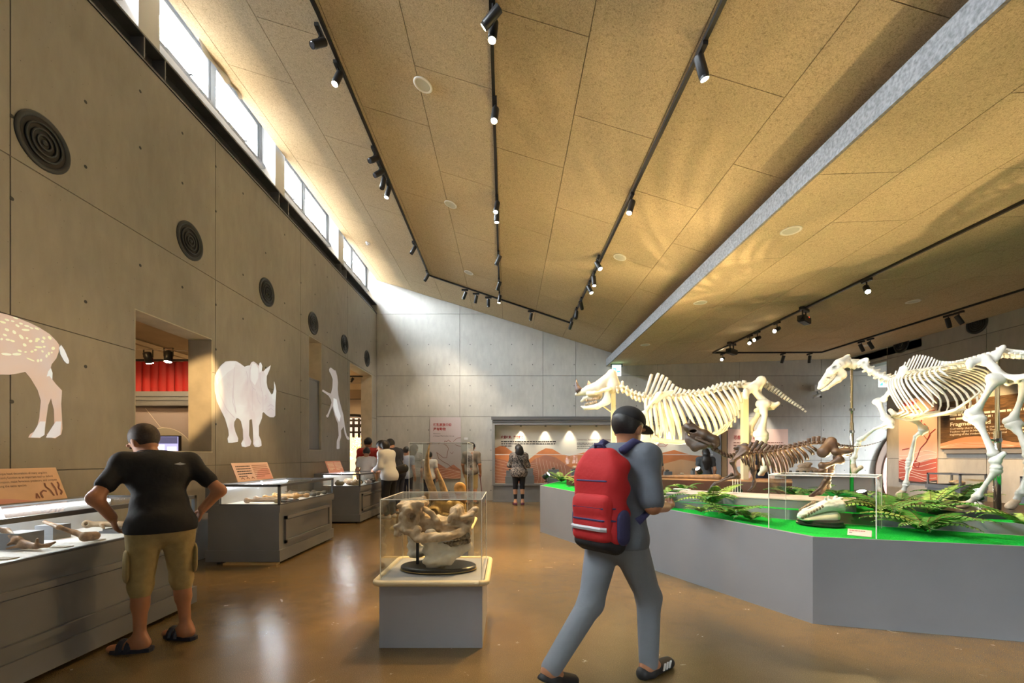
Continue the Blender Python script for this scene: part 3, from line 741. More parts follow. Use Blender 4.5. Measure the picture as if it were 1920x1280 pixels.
# ---- side room contents (seen through the wall openings)
t = thing('red_curtain', 'deep red pleated curtain hung above the grey beam in the side room', 'curtain', (-7.1, 9.0, 2.64))
for i in range(14):
    x = -8.1+i*.165; ph = i*1.7; wd = .165
    pts = [(x+wd*j/8, 9.0+.035*math.sin(math.pi*j/8)*(-1)+.012*math.sin(ph)) for j in range(9)]
    mb = MB(); vs = [(a, b, 2.62) for a, b in pts]+[(a-.01*math.sin(ph), b, 3.24) for a, b in pts]+[(a, b+.02, 2.62) for a, b in pts]+[(a, b+.02, 3.24) for a, b in pts]
    fs = [(j, j+1, 9+j+1, 9+j) for j in range(8)]+[(18+j+1, 18+j, 27+j, 27+j+1) for j in range(8)]
    mb.add(vs, fs).obj('pleat', M_CURT, t, smooth=True)
tag(MB().bar((-8.15, 8.95, 3.26), (-5.6, 8.95, 3.26), .04, .04).obj('curtain_rail', M_BLACK), 'black rail above the red curtain in the side room', 'rail')
t = thing('display_partition', 'grey display partition with pale mural under the red curtain in the side room', 'partition', (-7.0, 9.1, 0))
MB().box((-8.15, 8.93, 2.34), (-5.7, 9.15, 2.63)).obj('header', M_GREYL, t)
for z in (2.44, 2.52): MB().box((-8.15, 8.92, z), (-5.7, 8.94, z+.012)).obj('groove', M_DGREY, t)
pm = mat('mural_mauve', (.42, .36, .38), .6)
pn = MB().box((-8.15, 9.05, .8), (-5.7, 9.12, 2.34)).obj('mural_panel', pm, t)
fr = Fr((-7.0, 9.05, 1.3), (1, 0, 0), (0, 0, 1))
flat('mural_hill', fr, [[(.62*math.cos(a)-.02, .62*math.sin(a)-.02) for a in np.linspace(math.pi, 0, 24)]], mat('mural_sand', (.45, .42, .38), .6), pn, .004, .008)
flat('mural_line', fr, stripe([(.62*math.cos(a)-.02, .62*math.sin(a)-.02) for a in np.linspace(math.pi, 0, 24)], .012)+stripe([(-.4, 1.0), (-.1, .62), (.0, .6)], .008), M_INKW, pn, .009, .011)
t = thing('television', 'flat television showing a bright hall, in the side room window', 'television', (-7.0, 8.8, 1.3))
MB().box((-7.45, 8.8, 1.2), (-6.53, 8.86, 1.73)).obj('bezel', M_BLACK, t)
scr = MB().box((-7.43, 8.795, 1.22), (-6.55, 8.80, 1.71)).obj('screen', emis('screen_violet', (.55, .5, .85), 1.3), t)
fr = Fr((-7.0, 8.795, 1.45), (1, 0, 0), (0, 0, 1))
flat('screen_picture', fr, [[(-.43, .12), (.44, .12), (.44, .255), (-.43, .255)]], emis('screen_dark', (.12, .11, .2), 1), scr, .001, .002)
flat('screen_picture', fr, [[(-.3, -.2), (.18, -.2), (.18, .1), (-.3, .1)], [(.24, -.1), (.42, -.1), (.42, .06), (.24, .06)]], emis('screen_white', (.85, .85, 1), 2.2), scr, .002, .003)
flat('screen_picture', fr, stripe([(-.3+.02*i, -.1+.08*math.sin(i/24*math.pi)) for i in range(25)], .02)+[s for i in range(2, 22) for s in stripe([(-.3+.02*i, -.1+.08*math.sin(i/24*math.pi)), (-.29+.02*i, -.16)], .006)], emis('screen_violet_dark', (.2, .16, .35), 1), scr, .003, .004)
MB().box((-7.1, 8.83, .0), (-6.9, 8.9, 1.25)).obj('stand', M_BLACK, t)
for i, (px, py) in enumerate(((278, 670), (316, 668))):
    b = P(px, py, 8.3); t = thing('stage_spotlight', 'black spotlight above the red curtain, %s' % ('dim one at left' if i == 0 else 'glowing one at right'), 'spotlight', b)
    MB().lathe([(.07, -.1), (.07, .08), (.05, .1)], b, 14, Matrix.Rotation(.35-.5*i, 3, 'X')).obj('lamp_head', M_BLACK, t, smooth=True)
    MB().box((b.x-.09, b.y-.01, b.z), (b.x-.08, b.y+.01, b.z+.16)).box((b.x+.08, b.y-.01, b.z), (b.x+.09, b.y+.01, b.z+.16)).box((b.x-.09, b.y-.01, b.z+.15), (b.x+.09, b.y+.01, b.z+.16)).obj('yoke', M_BLACK, t)
    MB().lathe([(.06, -.106), (.05, -.112)], b, 14, Matrix.Rotation(.35-.5*i, 3, 'X')).obj('lens', M_LAMP, t)
b = P(316, 668, 8.3)
tag(MB().tube([(-8.1, 8.3, b.z+.16), (-5.5, 8.3, b.z+.10)], .012).obj('ceiling_pipe', M_CHROME), 'thin metal pipe carrying the spotlights above the red curtain', 'pipe')
l = light('stage_beam', 'SPOT', (b.x, b.y-.05, b.z-.16), 45, CREAM, spot_size=2.2, spot_blend=.8, shadow_soft_size=.08); aim(l, (-6.9, 8.9, 1.6))
l = light('stage_beam', 'SPOT', (-7.4, 8.2, b.z-.16), 28, CREAM, spot_size=1.6, spot_blend=.8, shadow_soft_size=.08); aim(l, (-7.5, 9, 2.2))
l = light('side_room_lamp', 'POINT', (-6.6, 6.6, 3.1), 60, WARM, shadow_soft_size=.2)
l = light('side_room_lamp', 'POINT', (-6.0, 12.6, 3.3), 110, WARM, shadow_soft_size=.2)
# glowing gilded carving behind the doorway
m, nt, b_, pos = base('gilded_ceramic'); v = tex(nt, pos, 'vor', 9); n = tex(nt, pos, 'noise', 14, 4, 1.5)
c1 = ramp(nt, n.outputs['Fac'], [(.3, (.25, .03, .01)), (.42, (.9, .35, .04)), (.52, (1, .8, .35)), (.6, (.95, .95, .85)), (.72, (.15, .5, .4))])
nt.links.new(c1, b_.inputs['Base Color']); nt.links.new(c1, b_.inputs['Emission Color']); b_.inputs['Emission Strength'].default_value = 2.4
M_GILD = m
t = thing('temple_carving', 'brightly lit gilded red and white ceramic carving seen through the doorway', 'carving', (-5.2, 15.1, .2))
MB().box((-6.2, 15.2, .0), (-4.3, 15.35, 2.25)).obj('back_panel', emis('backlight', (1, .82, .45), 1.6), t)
rng = random.Random(3); 
for i in range(16):
    x = -5.75+rng.random()*1.2; z = .3+i*.115
    pts = [(x+.16*math.sin(j*.9+i), 15.1+.05*math.cos(j*1.3), z+.03*j) for j in range(7)]
    MB().tube(pts, [.02, .05, .06, .07, .06, .045, .015], 8).obj('carved_figure', M_GILD, t, smooth=True)
t = thing('lattice_screen', 'black arched lattice screen above the gilded carving in the doorway', 'screen', (-5.2, 14.9, 2.2))
mb = MB().box((-6.2, 14.95, 2.1), (-4.3, 15.0, 2.16)).box((-6.2, 14.95, 2.3), (-4.3, 15.0, 2.4)).box((-6.2, 14.95, 2.5), (-4.3, 15, 2.56))
for x in np.arange(-6.2, -4.3, .19): mb.box((x, 14.94, 1.95), (x+.07, 15.0, 2.6))
mb.obj('lattice', M_BLACK, t)
MB().tube([(-5.25+.95*math.cos(a), 14.97, 2.2+.5*math.sin(a)) for a in np.linspace(0, math.pi, 20)], .05, 6).obj('arch', M_BLACK, t)
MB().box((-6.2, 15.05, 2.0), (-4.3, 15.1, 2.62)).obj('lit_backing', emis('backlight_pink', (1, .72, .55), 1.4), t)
tag(MB().box((-8.2, 14.5, 3.25), (-4.3, 14.7, 3.5)).box((-8.2, 14.45, 3.2), (-4.3, 14.75, 3.26)).obj('ceiling_beam', M_ROOMD), 'dark brown beam across the room behind the doorway', 'beam')
b = P(660, 712, 12.6); t = thing('door_spotlight', 'small black spotlight on a rail just inside the doorway', 'spotlight', b)
MB().box((b.x-.3, b.y-.02, b.z+.08), (b.x+.3, b.y+.02, b.z+.12)).obj('rail', M_BLACK, t)
MB().lathe([(.04, -.07), (.04, .06), (.03, .07)], b, 12, Matrix.Rotation(.6, 3, 'Y')).obj('lamp_head', M_BLACK, t, smooth=True)
# ================================================================== PROJECTED ANIMALS ON THE LEFT WALL
def wallpoly(pts, d0=.001, d1=.003):
    """pts: (Y, z) on the left wall"""
    return MB().prism(pts, lambda u, v, d: (WX+d, u, v), d0, d1)
def wpx(lst, ox, oy, s):
    out = []
    for a, b in lst:
        p = onX(ox+a/s, oy+b/s, WX); out.append((p.y, p.z))
    return out
def projmat(name, c1, c2, strength, scale):
    m, nt, b, pos = base(name); n = tex(nt, pos, 'noise', scale, 3, .5)
    c = ramp(nt, n.outputs['Fac'], [(.3, c1), (.7, c2)])
    b.inputs['Base Color'].default_value = (.4, .39, .37, 1); b.inputs['Roughness'].default_value = .7
    nt.links.new(c, b.inputs['Emission Color']); b.inputs['Emission Strength'].default_value = strength; return m
M_PRJ = projmat('projection_white', (.62, .52, .56), (.82, .86, .84), .62, 2.2)
M_PRJD = projmat('projection_deer', (.78, .42, .27), (.74, .56, .52), .52, 2.0)
M_PRJW = projmat('projection_weasel', (.50, .43, .42), (.62, .58, .58), .42, 2.0)
M_PRJS = projmat('projection_spot', (.82, .85, .45), (.92, .96, .7), .7, 5)
M_PRJH = projmat('projection_rim', (.8, .84, .86), (.8, .86, .84), .66, 3); M_PRJF = projmat('projection_fold', (.6, .5, .56), (.66, .58, .62), .55, 3); M_PRJ2 = projmat('projection_pearl', (.76, .74, .76), (.84, .88, .86), .64, 2.4)
deer = wpx([(0,122),(60,135),(150,165),(250,205),(340,250),(420,300),(480,360),(505,395),(500,455),(480,510),(440,560),(432,590),(447,630),(445,690),(480,735),(528,785),(522,900),(532,1110),(522,1160),(470,1195),(420,1185),(397,1160),(440,1140),(465,1105),(460,950),(435,850),(410,910),(385,1090),(375,1160),(340,1192),(240,1188),(255,1160),(310,1125),(335,1020),(348,870),(320,780),(260,680),(215,625),(150,640),(80,650),(0,648)], 0, 560, 4.57)
deer += [(3.0, 1.68), (2.72, 1.72), (2.70, 1.45), (2.68, 1.05), (2.60, 1.0), (2.58, 1.4), (2.5, 1.75), (2.36, 1.95), (2.2, 2.2), (2.08, 2.42), (1.86, 2.45), (1.84, 2.53), (2.0, 2.66), (2.16, 2.7), (2.26, 2.62), (2.4, 2.48), (2.7, 2.40), (3.1, 2.41)]
t = thing('projected_deer', 'glowing projection of a white-spotted deer on the left concrete wall', 'projection', (WX, 3.6, 1.45))
bd = wallpoly(deer).obj('deer_body', M_PRJD, t)
wallpoly(wpx([(520,395),(550,440),(588,530),(585,555),(570,555),(545,530),(515,475),(503,420)], 0, 560, 4.57), .003, .0045).obj('tail', M_PRJH, t)
wallpoly(wpx([(432,595),(446,635),(444,690),(420,660),(398,665),(410,620)], 0, 560, 4.57), .003, .0045).obj('rump_patch', M_PRJH, bd)
for a, b in (((385,1000),(340,1188)), ((520,1000),(470,1190))):
    wallpoly(wpx([(a[0]-45, 1050), (a[0], 1050), (a[0]-8, 1165), (b[0], b[1]), (b[0]-80, 1188), (b[0]-60, 1150)], 0, 560, 4.57), .003, .0045).obj('hoof', M_PRJ, bd)
for i, (cx, cy, rx, ry, an) in enumerate([(20,200,28,9,.3),(55,180,22,8,.3),(105,192,16,7,.3),(145,230,20,9,.5),(175,212,18,8,.3),(225,232,24,8,.2),(265,250,18,7,.4),(312,256,22,8,.4),(55,265,22,11,.4),(118,286,20,12,.8),(215,266,36,10,.1),(178,326,28,12,.8),(38,310,20,9,.4),(62,350,20,9,.2),(102,360,22,9,.3),(207,395,18,12,.6),(258,362,16,12,0),(318,346,20,12,0),(372,336,16,11,.8),(422,334,20,12,.8),(328,414,32,9,.1),(375,410,12,9,0),(360,450,12,8,.8),(300,438,14,9,0),(270,452,14,9,0),(452,424,16,14,0),(415,470,10,14,0),(395,490,9,14,0),(50,474,46,10,.1),(140,474,40,11,0),(165,446,20,9,.4),(215,455,12,7,0),(258,520,40,6,.4),(322,530,10,14,0),(348,526,9,13,0),(440,460,8,8,0),(130,165,24,7,.3),(10,345,12,10,0),(228,338,12,9,.5),(308,362,14,8,0),(362,366,14,11,.6)]):
    wallpoly(wpx([(cx+rx*math.cos(a)*math.cos(an)-ry*math.sin(a)*math.sin(an), cy+rx*math.cos(a)*math.sin(an)+ry*math.sin(a)*math.cos(an)) for a in np.linspace(0, 2*math.pi, 9)[:-1]], 0, 560, 4.57), .003, .0045).obj('spot', M_PRJS, bd)
rh = wpx([(85,300),(110,240),(160,170),(220,118),(280,110),(350,112),(400,140),(460,185),(490,172),(530,165),(545,130),(572,118),(610,140),(640,175),(650,135),(665,130),(682,175),(675,235),(695,245),(730,210),(790,165),(775,220),(740,300),(738,380),(750,450),(800,535),(820,520),(835,450),(832,370),(848,420),(860,490),(850,640),(848,800),(830,822),(780,820),(740,795),(700,755),(685,770),(680,830),(640,930),(640,1050),(670,1120),(675,1180),(640,1198),(590,1195),(570,1160),(572,1100),(565,960),(555,850),(540,845),(520,860),(518,960),(515,1050),(545,1130),(530,1180),(470,1200),(425,1190),(418,1150),(445,1100),(440,980),(415,870),(390,840),(360,830),(330,880),(325,930),(345,1010),(380,1090),(375,1130),(300,1145),(255,1145),(245,1090),(262,1050),(255,980),(215,840),(160,730),(110,620),(85,500),(80,400)], 390, 660, 6.736)
t = thing('projected_rhino', 'glowing white projection of a rhinoceros on the wall beside the square opening', 'projection', (WX, 6.3, 1.45))
bd = wallpoly(rh).obj('rhino_body', M_PRJ, t)
for pl in ([(820,520),(835,450),(832,370),(848,420),(860,490),(852,600),(815,590),(800,540)], [(650,135),(665,130),(682,175),(675,235),(650,260),(640,200)], [(700,245),(730,210),(790,165),(775,220),(740,300),(715,270)], [(370,690),(400,660),(490,690),(400,695)], [(418,1150),(450,1115),(475,1185),(430,1190)], [(580,1150),(600,1105),(640,1110),(650,1160),(615,1190)], [(110,250),(160,180),(240,125),(340,125),(330,200),(250,250),(170,330),(110,420),(95,350)], [(560,140),(600,150),(635,210),(630,330),(590,420),(545,360),(535,230)]):
    wallpoly(wpx(pl, 390, 660, 6.736), .003, .0045).obj('highlight', M_PRJ2, bd)
for ln in ([(330,190),(320,330),(315,560),(350,760)], [(530,190),(520,330),(560,450),(600,480)], [(130,330),(140,520),(230,720),(330,830)], [(300,450),(310,640),(350,780)], [(560,450),(555,640),(560,740)], [(650,260),(660,420),(690,560),(690,740)], [(720,540),(735,575),(720,595)], [(750,690),(790,660),(830,690)], [(745,740),(790,710),(835,745)], [(480,240),(500,330),(490,420)], [(610,500),(625,600),(660,660)]):
    mb = MB()
    for q in stripe(wpx(ln, 390, 660, 6.736), .012): mb.prism(q, lambda u, v, d: (WX+d, u, v), .005, .006)
    mb.obj('skin_fold', M_PRJF, bd)
we = wpx([(190,160),(205,135),(225,140),(262,175),(272,165),(285,200),(300,250),(310,330),(305,420),(315,510),(345,640),(380,760),(395,880),(410,970),(430,1040),(465,1075),(460,1095),(430,1090),(400,1020),(385,920),(350,970),(350,1060),(330,1120),(330,1215),(305,1220),(292,1215),(295,1110),(320,1040),(308,880),(270,780),(245,690),(235,650),(205,720),(180,790),(165,800),(150,775),(170,755),(200,680),(225,600),(215,560),(185,510),(130,470),(98,450),(105,425),(170,465),(215,480),(235,400),(240,290),(215,220),(195,190)], 590, 670, 7.108)
t = thing('projected_weasel', 'pale projection of a climbing weasel on the wall beside the doorway', 'projection', (WX, 10.2, 1.45))
bd = wallpoly(we).obj('weasel_body', M_PRJW, t)
wallpoly(wpx([(250,540),(290,560),(315,690),(345,780),(325,860),(275,760),(245,640)], 590, 670, 7.108), .003, .0045).obj('belly_patch', M_PRJ2, bd)

# ================================================================== DISPLAY CASES ALONG THE LEFT WALL
M_DECK = mat('case_deck', (.74, .75, .75), .5); M_CASEIN = mat('case_lining', (.5, .52, .55), .6)
def case(y0, y1, xf, xb, label):
    t = thing('display_case', label, 'display case', ((xf+xb)/2, (y0+y1)/2, 0), group='glass-topped grey display cases')
    MB().box((xb+.02, y0+.02, .03), (xf-.02, y1-.02, .68)).obj('base', M_GREY, t)
    MB().box((xb, y0, .03), (xf, y1, .17)).obj('skirting', M_GREY, t)
    MB().box((xb-.005, y0-.005, .655), (xf+.005, y1+.005, .72)).box((xb, y0, .63), (xf, y1, .655)).obj('ledge', M_GREY, t)
    mb = MB(); f = xf+.006; a, b, z0, z1, s = y0+.14, y1-.14, .23, .57, .04
    for q0, q1 in (((a, z0), (b, z0+s)), ((a, z1-s), (b, z1)), ((a, z0), (a+s, z1)), ((b-s, z0), (b, z1))): mb.box((xf-.03, q0[0], q0[1]), (f, q1[0], q1[1]))
    mb.obj('panel_moulding', M_GREY, t)
    MB().box((xf-.025, a+s+.012, z0+s+.012), (xf-.012, b-s-.012, z1-s-.012)).obj('raised_panel', M_GREY, t)
    for x in (xb+.1, xf-.1):
        for y in (y0+.1, y1-.1): MB().lathe([(.02, 0), (.02, .035)], (x, y, 0), 10).obj('foot', M_BLACK, t)
    # glazed top
    zt = .975; bk = xb+.17
    MB().box((xb, y0, .72), (bk, y1, zt)).obj('back_box', M_GREY, t)
    MB().box((bk, y0+.03, .72), (bk+.008, y1-.03, zt-.02)).obj('lining', M_CASEIN, t)
    MB().box((bk, y0+.015, .72), (xf-.015, y1-.015, .727)).obj('deck', M_DECK, t)
    fr = MB(); w_ = .028
    for y in (y0, y1-w_): fr.box((xf-w_, y, .72), (xf, y+w_, zt)).box((bk, y, zt-.03), (xf, y+w_, zt)).box((bk, y, .72), (xf, y+w_, .735))
    fr.box((xf-w_, y0, zt-.03), (xf, y1, zt)).box((xf-w_, y0, .72), (xf, y1, .735)); fr.obj('frame', M_DGREY, t)  # frame painted darker to stand in for its backlit look
    MB().box((xf-.014, y0+w_, .735), (xf-.008, y1-w_, zt-.03)).obj('front_pane', M_GLASS, t)
    for y in (y0+.008, y1-.014): MB().box((bk, y, .735), (xf-w_, y+.006, zt-.03)).obj('end_pane', M_GLASS, t)
    MB().box((bk, y0+w_, zt-.012), (xf-w_, y1-w_, zt-.006)).obj('top_pane', M_GLASS, t)
    MB().box((bk+.008, y0+.04, zt-.045), (bk+.03, y1-.04, zt-.03)).obj('led_strip', M_LED, t)
    l = light('case_light', 'AREA', (bk+.03, (y0+y1)/2, zt-.05), 17, COOL, shape='RECTANGLE', size=.03, size_y=y1-y0-.15)
    l.rotation_euler = Vector((.75, 0, -.65)).to_track_quat('-Z', 'Y').to_euler()
    aim(l, (xf-.1, (y0+y1)/2, .66))
    return t
case(2.1, 3.93, -2.76, -3.69, 'nearest glass-topped grey display case, the man in the black shirt leans over it')
case(5.4, 7.07, -2.78, -3.69, 'middle glass-topped grey display case holding long bones, below the projected rhinoceros')
case(8.7, 10.4, -2.90, -3.81, 'farthest glass-topped grey display case, the woman in the white shirt stands by it')
tag(MB().box((-3.45, 5.36, .0), (-2.8, 5.44, .022)).obj('wooden_batten', mat('pale_wood', (.5, .33, .14), .6)), 'thin pale wooden batten under the near end of the middle display case', 'batten')
# slanted signs on the cases
def sign(y0, y1, x, z, h, label, m):
    fr = Fr((x, y0, z), (0, 1, 0), (-.36, 0, .93)); mb = MB(); fr.box(mb, 0, 0, y1-y0, h, -.008, 0)
    t = tag(mb.obj('slanted_sign', m), label, 'sign', 'slanted sign boards'); return t, fr, y1-y0, h
t, fr, W, H = sign(2.66, 3.64, -3.62, .976, .27, 'peach slanted sign about horns with small horn drawings, on the nearest case', M_SIGN)
flat('colour_wave', fr, [[(0, .0), (W*.75, 0), (W*.6, .03), (W*.35, .06), (0, .09)]], M_SIGNR, t)
for i, ln in enumerate(('"Horns" are the unique head decorations of many ungulate', 'mammals. They mainly function as an important tool to defend', 'against foreign invasion, resist ferocious predators, and compete', 'for mating among the same species.')):
    text(ln, .026, fr, W*.42, .22-i*.032, M_INK, t, width=(.43, .46, .48, .27)[i]*W/.98*1.12)
dr = [[(.76, .02), (.775, .06), (.785, .02)], [(.81, .02), (.805, .06), (.83, .08), (.855, .07)], [(.90, .03), (.885, .08), (.86, .11), (.862, .14)], [(.925, .03), (.93, .09), (.915, .14)], [(.955, .035), (.975, .06), (.955, .09), (.97, .12), (.965, .145)]]
for d in dr: flat('horn_drawing', fr, stripe([(u*W, v) for u, v in d], .012), M_INKB, t, .003, .0036)
t, fr, W, H = sign(5.83, 6.71, -3.55, .978, .27, 'pale pink slanted sign with two text columns, on the middle case', M_SIGNP)
flat('colour_wave', fr, [[(W*.5, .02), (W*.98, .0), (W*.98, .16), (W*.8, .18), (W*.62, .14)]], M_SIGNR, t)
dashes(fr, .06, W*.44, .21, 5, .036, .014, M_INK, t, seed=3); dashes(fr, W*.5, W*.94, .22, 7, .028, .010, M_INKB, t, seed=4)
for k in range(3): flat('bone_drawing', fr, stripe([(.09+.12*k, .035), (.12+.12*k, .055), (.16+.12*k, .03)], .012), M_INKB, t, .003, .0036)
t, fr, W, H = sign(8.95, 9.75, -3.6, .978, .26, 'rose coloured slanted sign on the farthest case', M_SIGNR)
dashes(fr, .05, W*.45, .21, 6, .03, .012, M_INKW, t, seed=5); dashes(fr, W*.52, W*.95, .21, 6, .03, .010, M_INKW, t, seed=6)

# ---- bones and fossils in the cases
def boneprims(L, r, s=1):
    return [('c', (-L/2, 0, 0), (L/2, 0, 0), r, r*.9), ('e', (-L/2, r*.5, 0), (r*1.7, r*1.2, r*1.5)), ('e', (-L/2, -r*.6, 0), (r*1.5, r*1.2, r*1.4)), ('e', (L/2, r*.7, 0), (r*1.6, r*1.3, r*1.5)), ('e', (L/2, -r*.7, 0), (r*1.6, r*1.3, r*1.5)), ('e', (-L/2-r*.4, 0, r*.6), (r*1.1, r*1.1, r*1.1))]
BM = {k: blobmesh([blob(boneprims(L, r), .006, .02)], 'long_bone') for k, (L, r) in {'a': (.38, .02), 'b': (.30, .018), 'c': (.24, .02), 'd': (.16, .022)}.items()}
MB_ = [mat('bone_tan', (.45, .32, .2), .55, noise=(20, .3)), mat('bone_pinkish', (.52, .40, .32), .55, noise=(20, .2)), mat('bone_ochre', (.5, .3, .12), .55, noise=(20, .3)), mat('bone_dark', (.10, .085, .06), .55, noise=(20, .4))]
def bone(kind, x, y, z, rz, mi, label, cat='bone', group=None):
    me = BM[kind].copy(); me.materials.clear()
    return tag(link('long_bone', me, MB_[mi], loc=(x, y, z), rot=(random.uniform(-.3, .3), 0, rz)), label, cat, group)
lst = [('a', -3.12, 5.62, 0, 1), ('a', -3.14, 5.86, 0, 1), ('a', -3.12, 6.08, .25, 2), ('b', -3.12, 6.28, -.2, 2), ('b', -3.24, 6.46, .15, 2), ('c', -3.2, 6.64, .1, 3), ('c', -3.22, 6.8, -.1, 3), ('d', -2.96, 6.33, .4, 2), ('d', -2.94, 6.52, .2, 3), ('d', -2.96, 6.72, -.2, 3), ('d', -2.94, 6.9, .1, 3)]
for i, (k, x, y, rz, mi) in enumerate(lst):
    bone(k, x, y, .757, rz, mi, ('%s long bone from the near end of the middle display case' % ORD[i]) if i < 7 else '%s short bone along the front glass of the middle display case' % ORD[i-7], 'bone', 'bones in the middle case')
tag(MB().box((-2.98, 5.66, .727), (-2.82, 5.98, .745)).obj('specimen_tray', M_BLACK), 'flat black specimen tray at the front of the middle display case', 'tray')
def lump(name, c, r, m, label, cat, seed, n=7, h=.008, group=None):
    rg = random.Random(seed); pr = [('e', (c[0], c[1], c[2]+r*.45), (r, r*.8, r*.5))]
    for _ in range(n):
        a = rg.uniform(0, 6.28); q = rg.uniform(.3, .9)*r
        pr.append(('e', (c[0]+math.cos(a)*q, c[1]+math.sin(a)*q, c[2]+rg.uniform(.25, .75)*r), tuple(r*rg.uniform(.25, .5) for _ in range(3))))
    pr.append(('h', (c[0], c[1], c[2]), (0, 0, -1)))
    return tag(bobj(name, pr, h, m, k=r*.18, rough=r*.03, wave=r*.8), label, cat, group)
for i, (x, y, r, mi) in enumerate(((-3.4, 8.95, .09, 3), (-3.22, 9.1, .10, 0), (-3.08, 8.98, .11, 0), (-3.15, 9.35, .1, 3), (-3.02, 9.6, .08, 1), (-3.05, 9.9, .09, 3), (-3.4, 9.5, .1, 0))):
    lump('fossil_bone', (x, y, .728), r, MB_[mi], 'lumpy brown fossil bone in the farthest display case, %s from its near end' % ORD[i], 'fossil', 30+i, group='fossils in the farthest case')
# near case: two antlers, blocks, skull piece, cards
M_ANT = mat('antler_brown', (.33, .2, .11), .55, noise=(25, .5, 5), bump=(60, .6, .006))
def seg(px, py, z, Y=None): return onZ(px, py, z)
t = thing('antler', 'gnarled brown antler with short tines at the front of the nearest case', 'antler', (-2.95, 2.8, .73))
ap = [seg(-40, 985, .88), seg(12, 995, .84), seg(32, 1012, .79), seg(48, 1021, .76), seg(68, 1024, .755)]
bobj('beam', [('c', ap[i], ap[i+1], (.014, .016, .02, .022)[i], (.016, .02, .022, .018)[i]) for i in range(4)]+[('c', ap[2], ap[2]+Vector((.0, -.05, -.02)), .016, .008), ('c', ap[3], ap[3]+Vector((-.04, -.07, -.01)), .013, .006)], .005, M_ANT, t, k=.02)
bobj('tine', [('c', ap[4], seg(90, 1022, .755), .016, .012), ('c', seg(90, 1022, .755), seg(103, 1016, .775), .012, .007), ('c', ap[4], seg(70, 1010, .80), .012, .007)], .005, M_ANT, t, k=.015)
t = thing('antler', 'smooth brown antler resting its tip on a grey block in the nearest case', 'antler', (-2.95, 3.2, .73))
ap = [seg(84, 978, .87), seg(110, 988, .84), seg(140, 998, .80), seg(160, 1006, .77), seg(178, 1004, .765)]
bobj('beam', [('c', ap[i], ap[i+1], (.012, .014, .016, .024)[i], (.014, .016, .024, .026)[i]) for i in range(4)], .005, M_ANT, t, k=.015)
bobj('burr', [('c', ap[3], ap[4], .034, .03)], .006, M_ANT, t)
for i, (px, py, w_, h_, lb) in enumerate(((14, 1030, .15, .10, 'grey display block at the left edge of the nearest case'), (82, 1012, .13, .10, 'grey display block in the middle of the nearest case'))):
    c = onZ(px, py, .728); tag(MB().box((c.x-w_/2, c.y, .728), (c.x+w_/2, c.y+w_, .728+h_)).obj('display_block', M_GREYL), lb, 'block')
c = onZ(190, 1000, .728); tag(MB().box((c.x-.02, c.y, .728), (c.x+.14, c.y+.14, .745)).box((c.x, c.y+.01, .745), (c.x+.12, c.y+.13, .76)).obj('display_stand', M_GREYL), 'low grey stand under the jaw fossil in the nearest case', 'stand')
t = thing('fossil_jaw', 'pale brown jaw fossil on a low stand in the nearest case', 'fossil', (c.x, c.y, .76))
bobj('jaw', [('c', (c.x-.12, c.y, .80), (c.x+.10, c.y+.07, .79), .02, .024), ('c', (c.x-.06, c.y+.05, .79), (c.x+.06, c.y+.1, .785), .018, .015), ('e', (c.x-.11, c.y, .80), (.03, .02, .03)), ('-e', (c.x-.1, c.y-.01, .805), (.012, .02, .012)), ('c', (c.x+.0, c.y, .79), (c.x+.02, c.y, .77), .012, .008)], .005, MB_[0], t)
for i, (px, py) in enumerate(((10, 1047), (116, 1025), (178, 1012))):
    c = onZ(px, py, .729); tag(MB().box((c.x-.05, c.y-.03, .7275), (c.x+.05, c.y+.03, .733)).obj('caption_card', mat('card_kraft', (.36, .32, .25), .7)), 'small brown caption card lying in the nearest case, %s from the left' % ORD[i], 'card', 'caption cards in the nearest case')

# ================================================================== PEDESTALS IN THE MIDDLE
def acrylic(x0, x1, y0, y1, z0, z1, t, fr=None):
    """a clear box with bright edges; fr maps (u, v, z) if turned"""
    f = fr or (lambda u, v, z: Vector((u, v, z)))
    def bx(mb, a, b): return mb.prism([(a[0], a[1]), (b[0], a[1]), (b[0], b[1]), (a[0], b[1])], lambda u, v, d: f(u, v, d), a[2], b[2])
    th = .006
    for a, b in (((x0, y0, z0), (x1, y0+th, z1)), ((x0, y1-th, z0), (x1, y1, z1)), ((x0, y0+th, z0), (x0+th, y1-th, z1)), ((x1-th, y0+th, z0), (x1, y1-th, z1)), ((x0+th, y0+th, z1-th), (x1-th, y1-th, z1))):
        bx(MB(), a, b).obj('clear_pane', M_GLASS, t)
    e = .0035; mb = MB()
    for x in (x0, x1):
        for y in (y0, y1): mb.tube([f(x, y, z0), f(x, y, z1)], e, 4)
        mb.tube([f(x, y0, z1), f(x, y1, z1)], e, 4)
    for y in (y0, y1): mb.tube([f(x0, y, z1), f(x1, y, z1)], e, 4)
    mb.obj('bright_edge', M_ACR, t)
def pedestal(x0, x1, y0, y1, zt, label):
    t = thing('pedestal', label, 'pedestal', ((x0+x1)/2, (y0+y1)/2, 0), group='grey pedestals')
    MB().box((x0, y0, 0), (x1, y1, zt)).obj('base', M_GREYQ, t)
    MB().box((x0-.006, y0-.006, zt), (x1+.006, y1+.006, zt+.02)).obj('top_board', M_GREYQ, t)
    r = .03; R_ = .05; pts = []
    for cx, cy, a0 in ((x1+r-R_, y0-r+R_, -90), (x1+r-R_, y1+r-R_, 0), (x0-r+R_, y1+r-R_, 90), (x0-r+R_, y0-r+R_, 180)):
        for q in range(5):
            a = math.radians(a0+q*22.5); pts.append((cx+R_*math.cos(a), cy+R_*math.sin(a), zt+.012))
    pts.append(pts[0]); MB().tube(pts, .02, 10, caps=False).obj('foam_edge', M_FOAM, t, smooth=True)
    return t
